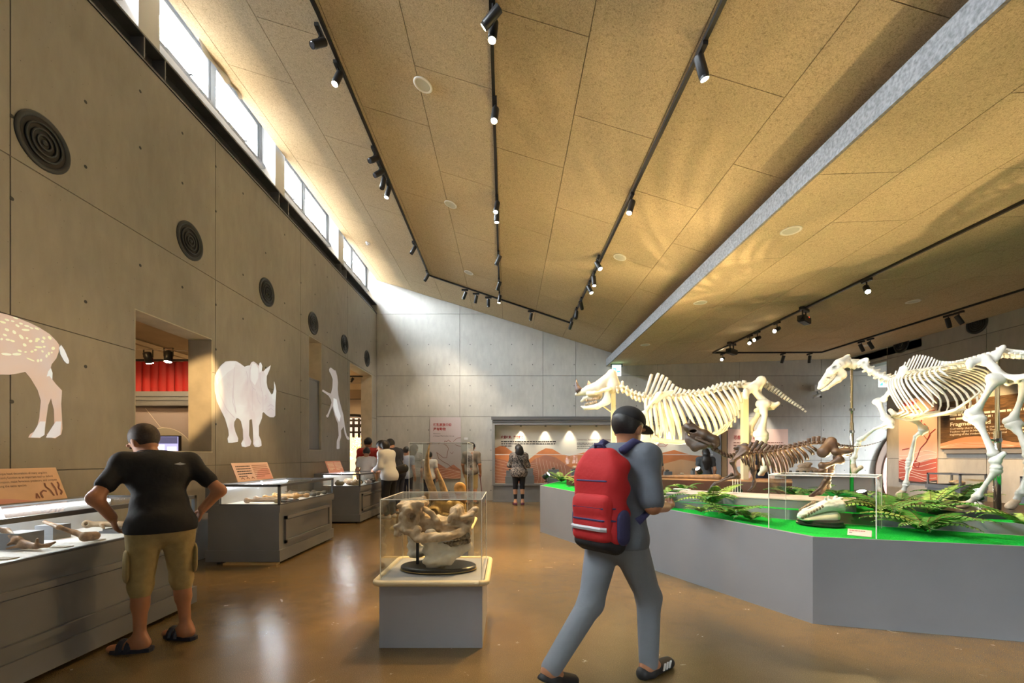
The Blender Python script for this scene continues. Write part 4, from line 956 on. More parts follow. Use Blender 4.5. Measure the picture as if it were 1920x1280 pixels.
pedestal(-.885, -.175, 3.05, 3.73, .44, 'near grey pedestal with cream foam edge, under the rhinoceros skull box')
t = thing('glass_case', 'clear acrylic box over the rhinoceros skull on the near pedestal', 'glass case', (-.53, 3.4, .46)); acrylic(-.88, -.18, 3.06, 3.72, .461, 1.02, t)
pedestal(-1.14, -.45, 5.06, 5.88, .48, 'far grey pedestal with cream foam edge, under the horned skull box')
t = thing('glass_case', 'tall clear acrylic box over the horned skull on the far pedestal', 'glass case', (-.8, 5.5, .5)); acrylic(-1.13, -.46, 5.07, 5.87, .501, 1.48, t)

# ---- rhinoceros skull on its black disc
SY = 3.37
def K(px, py, dy=0): q = P(px, py, SY); return Vector((q.x, SY+dy, q.z))
t = thing('rhino_skull', 'pale rhinoceros skull and jaw on a black oval base, near pedestal', 'skull', (-.52, SY, .47))
dc = onZ(823, 1062, .475); dk = MB()
dk.lathe([(.265, .462), (.285, .468), (.285, .492), (.275, .498), (.262, .500)], (0, 0, 0), 40)
dk.v = [(v[0]+dc.x, v[1]*.62+SY, v[2]) for v in dk.v]; bs = dk.obj('base', mat('black_varnish', (.02, .018, .016), .3), t, smooth=False)
MB().tube([K(783, 985), (K(783, 985).x, SY, .5)], .012, 8).obj('support_rod', M_BLACK, t)
tr = MB().tube([(dc.x+.287*math.cos(a), SY+.287*.62*math.sin(a), .472) for a in np.linspace(0, 2*math.pi, 49)], .004, 5, caps=False).obj('gold_trim', mat('dull_gold', (.4, .3, .12), .4, metal=.6), bs)
sk = [('f', K(762, 952, .0), K(792, 950, 0), .07, .075, (1, 0, 0), .8), ('c', K(770, 965, 0), K(800, 985, 0), .075, .085), ('e', K(775, 945, 0), (.085, .13, .045)),
      ('c', K(800, 975, 0), K(835, 985, 0), .08, .075), ('c', K(835, 985, 0), K(868, 982, 0), .075, .07), ('c', K(868, 982, 0), K(880, 972, 0), .065, .05),
      ('e', K(858, 962, 0), (.06, .07, .06)), ('c', K(858, 958), K(861, 950), .045, .03), ('c', K(868, 975), K(890, 957), .04, .03), ('c', K(889, 957), K(893, 955), .03, .028),
      ('c', K(760, 985, -.1), K(752, 992, -.1), .04, .03), ('c', K(790, 1002, -.14), K(845, 1000, -.13), .035, .04), ('c', K(845, 1000, -.13), K(872, 992, -.06), .04, .035), ('c', K(765, 988, -.14), K(795, 1002, -.14), .03, .032),
      ('c', K(775, 990, .14), K(850, 992, .13), .03, .035), ('c', K(790, 1000, -.1), K(800, 1012, -.1), .025, .02),
      ('c', K(770, 950, -.12), K(767, 985, -.11), .045, .05), ('c', K(785, 945, -.06), K(780, 985, -.1), .05, .035), ('e', K(872, 990, 0), (.05, .06, .05)),
      ('c', K(835, 998, -.04), K(878, 996, -.03), .04, .035), ('-e', K(812, 952, 0), (.085, .3, .06)), ('-e', K(806, 987, -.15), (.05, .06, .028)), ('-e', K(880, 978, -.06), (.03, .045, .018)), ('-e', K(862, 1005, -.09), (.04, .03, .02))]
sk = [tuple(v*.86 if isinstance(v, float) and v > 0 else v for v in p) if p[0] == 'c' else p for p in sk]
sk += [('c', K(756, 944, -.1), K(796, 944, -.09), .022, .02), ('c', K(756, 944, .1), K(796, 944, .09), .022, .02), ('c', K(800, 950, -.07), K(822, 972, -.07), .02, .022), ('c', K(845, 972, -.07), K(858, 955, -.06), .022, .02), ('c', K(866, 972, -.06), K(886, 962, -.04), .018, .02), ('c', K(790, 985, -.13), K(783, 998, -.14), .026, .02), ('c', K(760, 960, -.12), K(757, 985, -.12), .018, .022), ('-e', K(778, 966, -.13), (.03, .05, .035)), ('-e', K(838, 990, -.15), (.035, .03, .016)), ('-e', K(762, 1000, -.13), (.02, .04, .02)), ('c', K(752, 984, -.12), K(752, 996, -.12), .024, .02)]
cr = bobj('cranium', sk, .0055, M_BONES, t, k=.012, rough=.0035, wave=.07)
M_JAW = mat('jaw_bone', (.66, .58, .44), .6, noise=(12, .2, 5), color2=(.74, .68, .56), bump=(30, .4, .005))
jw = []
for s in (-1, 1):
    o = -.10 if s < 0 else .11; dx = 0 if s < 0 else -42
    if s < 0: jw += [('f', K(812, 998, o), K(812, 1048, o), .045, .055, (0, 1, 0), .45), ('c', K(812, 1048, o), K(845, 1040, o), .04, .05), ('f', K(812, 1015, o), K(838, 1030, o), .06, .05, (0, 1, 0), .5), ('c', K(845, 1036, o), K(878, 1022, -.02), .048, .032)]
    else: jw += [('f', K(772, 1000, o), K(771, 1040, o), .05, .055, (0, 1, 0), .45), ('c', K(772, 1042, o), K(800, 1036, o), .04, .04), ('c', K(800, 1036, o), K(868, 1020, .04), .042, .03)]
jw += [('c', K(878, 1020, -.02), K(872, 1018, .04), .03, .03)]
bobj('jaw', jw, .006, M_JAW, t, k=.014, rough=.0025, wave=.07)
for i in range(9):
    c = K(828+i*6.3, 1003-i*.3, -.095+i*.004); bobj('tooth', [('e', c, (.02, .018, .022)), ('e', c+Vector((0, -.006, -.012)), (.017, .014, .012))], .006, M_TOOTH, cr)
for i in range(9):
    c = K(829+i*6.2, 1019-i*.9, -.10+i*.006); bobj('tooth', [('e', c, (.019, .016, .018)), ('e', c+Vector((.005, 0, .012)), (.014, .014, .012))], .006, M_TOOTH, cr)
# ---- horned skull on the far pedestal
SY2 = 5.45
def K2(px, py, dy=0): q = P(px, py, SY2); return Vector((q.x, SY2+dy, q.z))
t = thing('horned_skull', 'ochre horned antelope skull inside the tall clear box on the far pedestal', 'skull', (-.85, SY2, .5))
bobj('cranium', [('e', K2(815, 958, -.05), (.09, .09, .075)), ('c', K2(820, 945), K2(860, 950), .075, .07), ('c', K2(822, 960, -.02), K2(840, 972, -.05), .06, .045), ('c', K2(855, 945), K2(866, 970), .05, .04), ('-e', K2(816, 958, -.12), (.045, .06, .045)), ('e', K2(838, 965, -.06), (.06, .05, .04)), ('c', K2(828, 970, -.03), K2(832, 978, -.03), .05, .04)], .008, M_ORANGE if False else mat('ochre_bone', (.5, .33, .13), .55, noise=(16, .35), bump=(40, .4, .005)), t, k=.03)
for pts, rs in (([(816, 945), (813, 925), (804, 900), (800, 875), (801, 855), (805, 832)], [.055, .05, .045, .036, .024, .005]), ([(838, 945), (834, 925), (828, 905), (823, 890), (820, 877)], [.05, .045, .036, .022, .004])):
    MB().tube([K2(*p) for p in pts], rs, 12).obj('horn', M_KERATIN, t, smooth=True)
bobj('ear_plate', [('f', K2(866, 938, .02), K2(862, 915, .02), .06, .075, (0, 1, 0), .45), ('-e', K2(862, 915, -.05), (.05, .05, .05))], .008, M_ORANGE, t)
bobj('jaw', [('f', K2(860, 950, .03), K2(858, 972, .03), .05, .04, (1, 0, 0), .6), ('c', K2(868, 945, .08), K2(870, 970, .08), .03, .03)], .008, mat('ochre_bone'), t)
MB().tube([K2(835, 960), (K2(835, 960).x, SY2, .5)], .012).obj('support_rod', M_BLACK, t)
MB().lathe([(.2, .501), (.2, .52), (.19, .525)], (K2(838, 960).x, SY2, 0), 28).obj('base', mat('black_varnish'), t)
# ================================================================== ISLAND PLATFORM
LA, LM, LB, LC, LD = (.566, 7.74, .81), (1.549, 5.47, .735), (2.405, 3.49, .685), (3.67, 3.148, .68), (7.6, 2.08, .68)
R0, R1, R2, R3, R4 = (1.0, 7.62, .805), (1.87, 5.25, .70), (2.9, 4.28, .69), (4.08, 3.5, .69), (7.6, 2.75, .69)
BK = [(7.6, 4.0), (5.6, 5.0), (5.05, 5.6), (4.5, 7.6), (2.3, 9.9), (1.2, 9.5)]
t = thing('island_platform', 'large angular grey island platform topped with green turf, carrying the skeletons', 'platform', (2.4, 4, 0))
def wallq(mb, a, b): return mb.add([(a[0], a[1], 0), (b[0], b[1], 0), b, a], [(0, 1, 2, 3)])
Lb = (1.2, 9.5, .81)
for nm, prs in (('front_panel', [(LA, LB)]), ('front_panel', [(LB, LC)]), ('front_panel', [(LC, LD)]), ('back_panel', [(Lb, LA)])):
    for a, b in prs:
        n = Vector((b[1]-a[1], -(b[0]-a[0]), 0)).normalized()*-.03
        mb = MB(); q = [(a[0], a[1], 0), (b[0], b[1], 0), b, a]; q2 = [(v[0]+n.x, v[1]+n.y, v[2]) for v in q]
        mb.add(q+q2, [(0, 1, 2, 3), (7, 6, 5, 4), (0, 4, 5, 1), (1, 5, 6, 2), (2, 6, 7, 3), (3, 7, 4, 0)]); mb.obj(nm, M_GREYL, t)
mb = MB(); bk = [(x, y) for x, y in BK]
for a, b in zip(BK[:-1], BK[1:]): wallq(mb, (a[0], a[1], .79), (b[0], b[1], .79))
mb.obj('back_panel', M_GREYL, t)
dz = lambda p, d: (p[0], p[1], p[2]+d)
fc = [LA, LM, LB, LC, LD]; rc = [R0, R1, R2, R3, R4]
mb = MB()
mb.add(fc+rc, [(0, 5, 6, 1), (1, 6, 7, 2), (2, 7, 8, 3), (3, 8, 9, 4)]); k = len(mb.v)
mb.add([LA, R0, (2.3, 9.9, .80), Lb], [(0, 3, 2, 1)])
mb.add([dz(p, -.015) for p in fc], []); 
mb.obj('lower_turf', M_TURF, t)
Z1 = .79
poly = [(p[0], p[1]) for p in rc]+BK[:-1]
riser = MB()
for i in range(4):
    a, b = rc[i], rc[i+1]; riser.add([(a[0], a[1], a[2]-.02), (b[0], b[1], b[2]-.02), (b[0], b[1], Z1), (a[0], a[1], Z1)], [(0, 1, 2, 3)])
riser.obj('step_riser', M_GREY, t)
MB().add([(x, y, Z1) for x, y in poly], [tuple(range(len(poly)))]).obj('upper_turf', M_TURF, t)
edge = MB()
for i in range(4): edge.tube([(rc[i][0]-.004, rc[i][1]-.006, rc[i][2]+.003), (rc[i+1][0]-.004, rc[i+1][1]-.006, rc[i+1][2]+.003)], .003, 4)
for a, b in ((LA, LB), (LB, LC), (LC, LD)): edge.tube([a, b], .003, 4)
edge.obj('edge_trim', mat('edge_trim', (.4, .4, .4), .4), t)

# ---- pale box under the brown skeleton, maroon box under the rhinoceros, black slab under the white skeleton
def slabbox(name, p, q, depth, z0, z1, mside, mtop, label, cat='plinth'):
    p = Vector((*p, 0)); q = Vector((*q, 0)); d = (q-p).normalized(); n = Vector((-d.y, d.x, 0)); L = (q-p).length
    t = thing(name, label, cat, (*(p+q).xy*.5, z0)); fn = lambda u, v, w: p+d*u+n*v+Vector((0, 0, w))
    MB().prism([(0, 0), (L, 0), (L, depth), (0, depth)], fn, z0, z1-.012).obj('body', mside, t)
    MB().prism([(-.004, -.004), (L+.004, -.004), (L+.004, depth+.004), (-.004, depth+.004)], fn, z1-.012, z1).obj('top', mtop, t)
    return d, n
bd, bn = slabbox('specimen_plinth', (1.89, 5.27), (3.30, 4.19), .60, Z1, .885, M_GREYL, M_PINK, 'low pale-topped box on the turf under the brown skeleton')
rd, rn = slabbox('specimen_plinth', (1.05, 7.9), (3.92, 6.1), 1.05, Z1, .96, M_RED, M_PLANK, 'long maroon box with orange-brown top under the rhinoceros skeleton')
t = thing('skeleton_base', 'thin black base board under the standing white skeleton', 'base board', (4.4, 4.4, Z1))
MB().prism([(3.85, 3.8), (4.4, 3.62), (5.1, 3.75), (5.15, 5.3), (4.1, 5.35)], lambda u, v, d: (u, v, d), Z1, .825).obj('board', M_BLACK, t)
MB().prism([(3.88, 3.83), (4.4, 3.66), (5.07, 3.79), (5.1, 5.26), (4.13, 5.31)], lambda u, v, d: (u, v, d), .825, .84).obj('top_layer', mat('black_varnish'), t)

# ---- clear case with the pale jaw cast on the lower turf
o = Vector((2.27, 3.85, 0)); ex = Vector((.734, -.679, 0)); ey = Vector((.679, .734, 0))
t = thing('glass_case', 'low clear acrylic box over the pale jaw cast on the green turf', 'glass case', tuple(o+ex*.36+ey*.35+Vector((0, 0, .69))))
acrylic(0, .72, 0, .68, .693, 1.16, t, lambda u, v, z: o+ex*u+ey*v+Vector((0, 0, z)))
jc = onZ(1537, 985, .69); JY = jc.y
def J(px, py, dv=0): q = P(px, py, JY); return Vector((q.x, q.y, q.z))+ey*dv
t = thing('jaw_cast', 'pale skull cast with brown tooth rows on a black oval stand in the turf case', 'skull', tuple(jc))
mb = MB()
for r, z in ((.185, .70), (.175, .722)):
    s = MB().lathe([(r, 0), (r, .016), (r-.01, .02)], n=32); s.v = [tuple(jc+ex*v[0]+ey*v[1]*.75+Vector((0, 0, z-jc.z+v[2]))) for v in s.v]; mb.add(s.v, s.f)
mb.obj('stand', mat('black_varnish'), t)
bobj('plaster_block', [('c', J(1510, 974, 0), J(1562, 968, 0), .042, .055), ('c', J(1510, 975, -.05), J(1562, 970, -.05), .034, .045), ('c', J(1510, 975, .06), J(1562, 970, .06), .034, .045), ('h', (jc.x, jc.y, .742), (0, 0, -1))], .008, mat('plaster_cream', (.6, .58, .43), .7), t, k=.03)
cr = bobj('skull', [('c', J(1504, 966, -.03), J(1550, 948, -.03), .035, .04), ('c', J(1504, 960, .05), J(1545, 945, .05), .03, .035), ('c', J(1545, 948, -.02), J(1572, 948, 0), .05, .055), ('c', J(1572, 945), J(1578, 955), .04, .03), ('c', J(1552, 943, -.04), J(1549, 933, -.04), .014, .01), ('c', J(1557, 944, .02), J(1553, 931, .02), .013, .009), ('c', J(1563, 940), J(1578, 934), .022, .014), ('c', J(1576, 944, -.03), J(1580, 941, -.04), .016, .012), ('c', J(1563, 940, .06), J(1566, 932, .06), .018, .014), ('-e', J(1524, 956, .01), (.05, .022, .03))], .006, M_BONE2, t, k=.012, rough=.002, wave=.04)
for i in range(8):
    for dv, y0, y1, x0, x1 in ((-.065, 969, 950, 1507, 1543), (.06, 958, 943, 1498, 1524)):
        c = J(x0+(x1-x0)*i/7, y0+(y1-y0)*i/7, dv); bobj('tooth', [('e', c, (.013, .013, .015)), ('e', c+Vector((.004, 0, .012)), (.008, .008, .009))], .005, M_TOOTH, cr)
c = onZ(1608, 1004, .69); fr = Fr(c-ex*.065+Vector((0, 0, 0)), ex, (ey*.5+Vector((0, 0, .8))))
mb = MB(); fr.box(mb, 0, 0, .15, .055, -.03, 0); t = tag(mb.obj('caption_card', M_PINK), 'pink caption card standing on the turf inside the clear case', 'card')
dashes(fr, .012, .11, .038, 1, .012, .006, M_INKR, t, last=1); dashes(fr, .012, .03, .02, 1, .012, .006, M_INK, t, last=1)
c = onZ(1262, 917, .886); tag(MB().prism([(0, 0), (.16, -.12), (.21, -.06), (.05, .06)], lambda u, v, d: (c.x+u, c.y+v, d), .885, .895).obj('caption_card', M_PAPER), 'white caption sheet at the left end of the pale box', 'card')
q = onZ(1381, 925, .885); t = thing('clear_support', 'clear acrylic block under the brown skeleton knee', 'support', tuple(q))
MB().box((q.x-.03, q.y-.03, .885), (q.x+.03, q.y+.03, 1.05)).obj('block', M_GLASS, t)
mb = MB()
for i in (-1, 1): 
    for j in (-1, 1): mb.tube([(q.x+.03*i, q.y+.03*j, .885), (q.x+.03*i, q.y+.03*j, 1.05)], .003, 4)
mb.obj('bright_edge', M_ACR, t)

# ---- floodlights on the platform
def flood(c, target, label, power, ang=70, lit=True):
    c = Vector(c); d = (Vector(target)-c).normalized(); t = thing('floodlight', label, 'floodlight', c, group='small platform floodlights'); h = c+Vector((0, 0, .11)); q = d.to_track_quat('-Z', 'Y')
    MB().lathe([(.035, 0), (.035, .012)], c, 14).obj('foot', M_BLACK, t)
    MB().tube([c+Vector((0, 0, .01)), h], .008).obj('stem', M_BLACK, t)
    hd = link('lamp_head', MB().lathe([(.025, .07), (.045, .06), (.048, -.06), (.044, -.06), (.042, -.045)], n=16).mesh('lamp_head', True), M_BLACK, t, loc=h, rot=q)
    link('lens', MB().lathe([(.042, -.048), (.035, -.052)], n=16).mesh('lens'), M_LAMPW if lit else M_LENSOFF, hd, local=True)
    l = light('flood_beam', 'SPOT', h+d*.08, power, CREAM, spot_size=math.radians(ang), spot_blend=.5, shadow_soft_size=.02); aim(l, target)
flood(P(1024, 903, 8.0), (2.0, 7.4, 2.0), 'small black floodlight on the turf at the left tip of the island', 130, 70)
flood((3.78, 4.72, Z1), (2.9, 4.2, 3.0), 'glaring floodlight beside the clear case, pointing up past the white skeleton', 240, 140)
flood((1.98, 6.35, Z1), (-.9, 5.0, 5.6), 'small floodlight on the turf in front of the rhinoceros forelegs', 210, 112)
flood((3.35, 7.75, .96), (-.6, 5.2, 5.4), 'added small floodlight on the maroon box behind the rhinoceros ribs', 290, 100)  # floods from here down are added to light skeletons and ceilings
flood((2.98, 5.75, Z1), (2.8, 7.2, 2.4), 'added small floodlight between the pale box and the maroon box', 210, 100)
flood((3.62, 4.32, Z1), (3.0, 5.0, 1.5), 'added small floodlight at the right end of the pale box behind the ferns', 40, 80)
flood((5.2, 4.9, Z1), (4.2, 4.5, 2.6), 'added small floodlight behind the white skeleton at the turf edge', 100, 120)

# ---- ferns
def frond(L, wd, bend, seed, n=13):
    rg = random.Random(seed); mb = MB(); pts = []
    for i in range(n+1):
        u = i/n; pts.append(Vector((0, L*(math.sin(u*bend)/bend if bend else u), L*((1-math.cos(u*bend))/bend)*-1+L*.0)))
    mb.tube([p for p in pts], [.004*(1-.7*i/n) for i in range(n+1)], 4)
    stem = mb; lf = MB()
    for i in range(1, n+1):
        u = i/n; p = pts[i]; tg = (pts[i]-pts[i-1]).normalized(); nn = tg.cross(Vector((1, 0, 0))).normalized()
        l_ = wd*max(.12, math.sin(math.pi*min(1, u*.92+.1))**.8)*rg.uniform(.85, 1.1); w_ = L/n*.62
        for s in (-1, 1):
            d = (Vector((s, 0, 0))+tg*.35-Vector((0, 0, .16))).normalized(); m_ = p+d*l_*.5+nn*.006; tip = p+d*l_-Vector((0, 0, l_*.15))
            lf.add([p-tg*w_*.55, p+tg*w_*.55, m_+tg*w_*.62, tip, m_-tg*w_*.62], [(0, 1, 2), (0, 2, 3), (0, 3, 4)])
    return stem, lf
FR = []; FB = ((.36, .075, 1.2), (.30, .08, 1.6), (.42, .08, 1.05), (.26, .065, 1.8))
for k, (L, wd, be) in enumerate(FB):
    s, l = frond(L, wd, be, k); FR.append((s.mesh('stem', True), l.mesh('frond')))
FRP = []
for s, l in FR:
    l2 = l.copy(); l.materials.append(M_LEAF); l2.materials.append(M_LEAF2); s.materials.append(M_STEM); FRP.append(l2)
def fern(c, size, n, label, seed, pale=.25, tilt=(.15, 1.0)):
    rg = random.Random(seed); t = thing('fern', label, 'fern', tuple(c), group='artificial ferns'); t.scale = (size*1.12,)*3
    for i in range(n):
        k = rg.randrange(4); a = 6.283*i/n+rg.uniform(-.3, .3); el = max(rg.uniform(*tilt), FB[k][2]*.5+rg.uniform(.08, .3))
        q = Quaternion((0, 0, 1), a) @ Quaternion((1, 0, 0), el)
        o = link('frond', FRP[k] if rg.random() < pale else FR[k][1], None, t, loc=(0, 0, .02), rot=q, local=True, sc=(rg.uniform(.8, 1.15),)*3)
        link('stem', FR[k][0], None, o, local=True)
def gz(px, py, z): return onZ(px, py, z)
fern(gz(1335, 948, .79), .95, 13, 'tall bright fern in front of the pale box at the brown skeleton foreleg', 1, .7, (.3, 1.3))
fern(gz(1370, 971, .71), .85, 14, 'spreading fern on the lower turf left of the clear case', 2, .3)
fern(gz(1408, 977, .70), .7, 12, 'dark fern against the left side of the clear case', 3, .15)
fern(gz(1315, 962, .75), .55, 10, 'low fern at the foot of the tall bright fern', 4, .2)
fern(gz(1665, 966, .79), 1.0, 15, 'dense dark fern beside the right edge of the clear case', 5, .25)
fern(gz(1640, 958, .79), .8, 12, 'fern behind the clear case next to the glaring floodlight', 6, .35)
fern(gz(1735, 1000, .69), 1.05, 17, 'largest fern on the lower turf right of the clear case', 7, .12, (.2, .9))
fern(gz(1745, 965, .79), .95, 14, 'fern with a pale upright tuft in the middle of the turf step', 8, .4, (.3, 1.4))
fern(gz(1800, 950, .79), 1.1, 12, 'upright fern beside the hind hoof of the white skeleton', 9, .35, (.4, 1.4))
fern(gz(1925, 990, .79), .9, 12, 'fern cut by the right edge of the picture', 10, .2)
fern(gz(1255, 935, .79), .8, 12, 'fern at the left end of the pale box', 11, .5, (.3, 1.3))
fern(gz(1283, 921, .80), .8, 12, 'fern in front of the maroon box beside the white caption sheet', 12, .35)
fern(gz(1240, 942, .78), .8, 10, 'greyish fern beside the walking visitor elbow', 13, .1)
fern(gz(1053, 905, .81), 1.0, 12, 'fern at the left end of the maroon box', 14, .5, (.3, 1.3))
fern(gz(1092, 913, .80), .95, 12, 'drooping yellowish fern in front of the maroon box near the red backpack', 15, .7)
fern(gz(1495, 935, .79), 1.0, 12, 'fern behind the clear case at the right end of the maroon box', 16, .3)
fern(gz(1530, 932, .79), .9, 12, 'dark fern under the brown skeleton hind leg', 17, .2)
fern(gz(1570, 930, .79), .7, 10, 'small fern beside the steel post of the white skeleton', 18, .2)
fern(gz(1690, 948, .79), .9, 12, 'fern at the front hoof of the white skeleton', 19, .2)
a = onplane(1240, 893, (1.05, 7.9, .96), (0, 0, 1)) if False else onZ(1242, 893.5, .985)
b = onZ(1346, 895.5, .985)
tag(bobj('fossil_tusk', [('c', a, (a+b)/2+Vector((0, 0, .01)), .025, .03), ('c', (a+b)/2+Vector((0, 0, .01)), b, .03, .055)], .01, mat('tusk_brown', (.2, .11, .05), .5, noise=(14, .4))), 'long brown fossil tusk lying on the maroon box', 'tusk')
# ================================================================== SKELETONS
class Sag:
    """the vertical mid plane of an animal: photo pixel -> point on it, t = sideways offset (positive is away from the camera)"""
    def __init__(s, p0, u): s.p0 = Vector(p0); s.u = Vector(u).normalized(); s.n = Vector((-s.u.y, s.u.x, 0))
    def __call__(s, px, py, t=0): return onplane(px, py, s.p0+s.n*t, s.n)
    def mir(s, p): p = Vector(p); return p-s.n*(2*(p-s.p0).dot(s.n))
def interp(tab, x):
    if x <= tab[0][0]: return tab[0][1:]
    for a, b in zip(tab[:-1], tab[1:]):
        if x <= b[0]: k = (x-a[0])/(b[0]-a[0]); return tuple(p+(q-p)*k for p, q in zip(a[1:], b[1:]))
    return tab[-1][1:]
def vertebra(t, S, c, d, L, r, tip, sw, tr, m, name='vertebra'):
    c = Vector(c); d = Vector(d).normalized(); mb = MB()
    mb.tube([c-d*L*.46, c-d*L*.36, c, c+d*L*.36, c+d*L*.46], [r*.9, r, r*.72, r, r*.9], 8)
    if tip is not None:
        tip = Vector(tip); b = c+Vector((0, 0, r*.5)); mid = (b+tip)/2
        mb.tube([b, b+(tip-b)*.25, mid, tip-(tip-b)*.08, tip], [sw*1.0, sw*.8, sw*.85, sw, sw*.7], 8, flat=(S.n, .38))
    if tr:
        for s in (-1, 1): mb.tube([c+Vector((0, 0, r*.5)), c+S.n*s*tr+Vector((0, 0, r*.6))], [r*.55, r*.3], 6)
    return mb.obj(name, m, t, smooth=True)
def bez(a, b, c, d, n=9):
    return [a*(1-k)**3+b*3*k*(1-k)**2+c*3*k*k*(1-k)+d*k**3 for k in [i/(n-1) for i in range(n)]]
def rib(t, S, T, B, bulge, r, m, rise=.06, low=.6, name='rib'):
    T = Vector(T); B = Vector(B); sd = -1
    for pts in ([0], [1]):
        n = -S.n if pts[0] == 0 else S.n
        a = T+n*.03; b = Vector(B) if pts[0] == 0 else S.mir(B)
        H = T.z-B.z; c1 = a+n*bulge+Vector((0, 0, rise-H*.12)); c2 = b+n*bulge*low+Vector((0, 0, H*.42))
        cv = bez(a, c1, c2, b, 10); k = len(cv)
        MB().tube(cv, [r*.35, r*.42, r*.5, r*.52, r*.54, r*.55, r*.55, r*.52, r*.5, r*.4], 6, flat=(S.u, 2.0)).obj(name, m, t, smooth=True)
def limb(t, name, pts, rs, m, h=.012, k=.015, knob=1.15):
    rs = [rs[0]*.85]+[q*.66 for q in rs[1:-1]]+[rs[-1]*.85]; h *= .8
    if len(pts) == 2: mid = (Vector(pts[0])+Vector(pts[1]))/2; pts = [pts[0], mid, pts[1]]; rs = [rs[0], rs[0]*.68, rs[1]]
    d = (Vector(pts[-1])-Vector(pts[0])).normalized(); sd = d.cross(Vector((.5, .8, .1))).normalized()
    pr = [('c', pts[i], pts[i+1], rs[i], rs[i+1]) for i in range(len(pts)-1)]
    for q, r, e in ((pts[0], rs[0], 1), (pts[-1], rs[-1], -1)):
        q = Vector(q); pr += [('e', q+sd*r*.55, (r*.8*knob,)*3), ('e', q-sd*r*.55, (r*.75*knob,)*3), ('c', q, q+d*e*r*1.6, r*.85, r*.6)]
    return bobj(name, pr, h, m, t, k=k)

# ------------------------------------------------------------------ 1: the rhinoceros
p0 = Vector((1.05, 7.9, .96))+rn*.52; R = Sag(p0, rd)
t = thing('rhino_skeleton', 'cream rhinoceros skeleton with two horns standing on the long maroon box', 'skeleton', tuple(p0+rd*1.7))
m = M_BONE
sk = bobj('skull', [('f', R(1147, 701), R(1150, 722), .085, .12, R.n, .9), ('c', R(1147, 703), R(1128, 722), .085, .12), ('c', R(1128, 724), R(1104, 731), .12, .09), ('c', R(1104, 731), R(1086, 737), .085, .05), ('c', R(1086, 736), R(1081, 739), .05, .03),
    ('c', R(1122, 741), R(1098, 746), .075, .05), ('c', R(1098, 746), R(1090, 752), .045, .02), ('c', R(1143, 728, -.15), R(1116, 736, -.17), .035, .035), ('c', R(1143, 728, .15), R(1116, 736, .17), .035, .035), ('c', R(1116, 736, -.17), R(1103, 738, -.08), .035, .04), ('c', R(1116, 736, .17), R(1103, 738, .08), .035, .04), ('e', R(1148, 728), (.09, .13, .1)),
    ('-e', R(1122, 731, -.15), (.07, .07, .035)), ('-e', R(1122, 731, .15), (.07, .07, .035)), ('-e', R(1096, 742, 0), (.05, .09, .018)), ('-e', R(1135, 735, -.14), (.05, .04, .03)), ('c', R(1150, 727, .0), R(1156, 727, 0), .07, .05)], .0095, m, t, k=.022)
MB().tube([R(1088, 735), R(1084, 729), R(1081, 721), R(1080.5, 710)], [.075, .06, .035, .004], 12).obj('front_horn', M_HORN, sk, smooth=True)
MB().tube([R(1107, 728), R(1105, 722), R(1103, 713)], [.075, .045, .004], 12).obj('rear_horn', M_HORNP, sk, smooth=True)
for i in range(7):
    for s in (-1, 1):
        c = R(1100+i*3.6, 750.5-i*.7, s*(.05+.008*i)); bobj('tooth', [('e', c, (.02, .018, .03))], .009, MB_[0], sk)
jp = []
for s in (-1, 1):
    jp += [('f', R(1138, 732, s*.13), R(1138, 750, s*.14), .045, .07, R.n, .3), ('f', R(1137, 752, s*.14), R(1120, 762, s*.1), .065, .045, R.n, .4), ('c', R(1120, 762, s*.09), R(1097, 765, s*.03), .05, .035), ('c', R(1097, 764, s*.03), R(1090, 762, s*.02), .035, .015)]
jw = bobj('jaw', jp, .0095, m, t, k=.02)
for i in range(7):
    for s in (-1, 1): bobj('tooth', [('e', R(1098+i*3.4, 758-i*.8, s*(.04+.009*i)), (.02, .018, .03))], .009, MB_[0], jw)
cv = [(1157, 727), (1166, 727), (1175, 732), (1184, 738), (1191, 741), (1198, 743), (1206, 744)]
for i, (a, b) in enumerate(cv):
    c = R(a, b); d = R(*(cv[min(i+1, 6)]))-R(*(cv[max(i-1, 0)]))
    pr = [('c', c-d*.22, c+d*.22, .06, .06), ('f', c, R(a+1, b-(11 if i < 2 else 7)), .05, .035, R.n, .6), ('f', c, R(a+2, b+8), .05, .035, R.n, 1.0), ('c', c, R(a+1, b+7, -.14), .04, .03), ('c', c, R(a+1, b+7, .14), .04, .03), ('c', c, R(a, b-2, -.11), .035, .025), ('c', c, R(a, b-2, .11), .035, .025)]
    bobj('neck_vertebra', [tuple(v*.72 if isinstance(v, float) and v < .1 else v for v in p) for p in pr], .011, m, t, k=.014)
spn = [(1206, 744), (1214, 744), (1240, 743), (1270, 742), (1300, 740), (1325, 736), (1345, 730), (1365, 726), (1385, 723), (1396, 722)]
tops = [(1190, 3, 728), (1198, 0, 721), (1206, 11, 703), (1214, 17, 698), (1224, 17, 701), (1234, 16, 706), (1244, 13, 713), (1254, 10, 720), (1264, 8, 726), (1280, 6, 730), (1300, 6, 731), (1318, 7, 728), (1335, 7, 721), (1350, 5, 717), (1370, 3, 716), (1395, 2, 713)]
N = 22; xsR = [1209+(1394-1209)*i/(N-1) for i in range(N)]
for i, x in enumerate(xsR):
    y = interp(spn, x)[0]; c = R(x, y); d = R(x+5, interp(spn, x+5)[0])-R(x-5, interp(spn, x-5)[0]); dx, ty = interp(tops, x)
    vertebra(t, R, c, d, (R(x+8.8, y)-c).length*.95, .04, R(x+dx, ty), .030 if i < 18 else .036, .10 if i > 17 else .07, m)
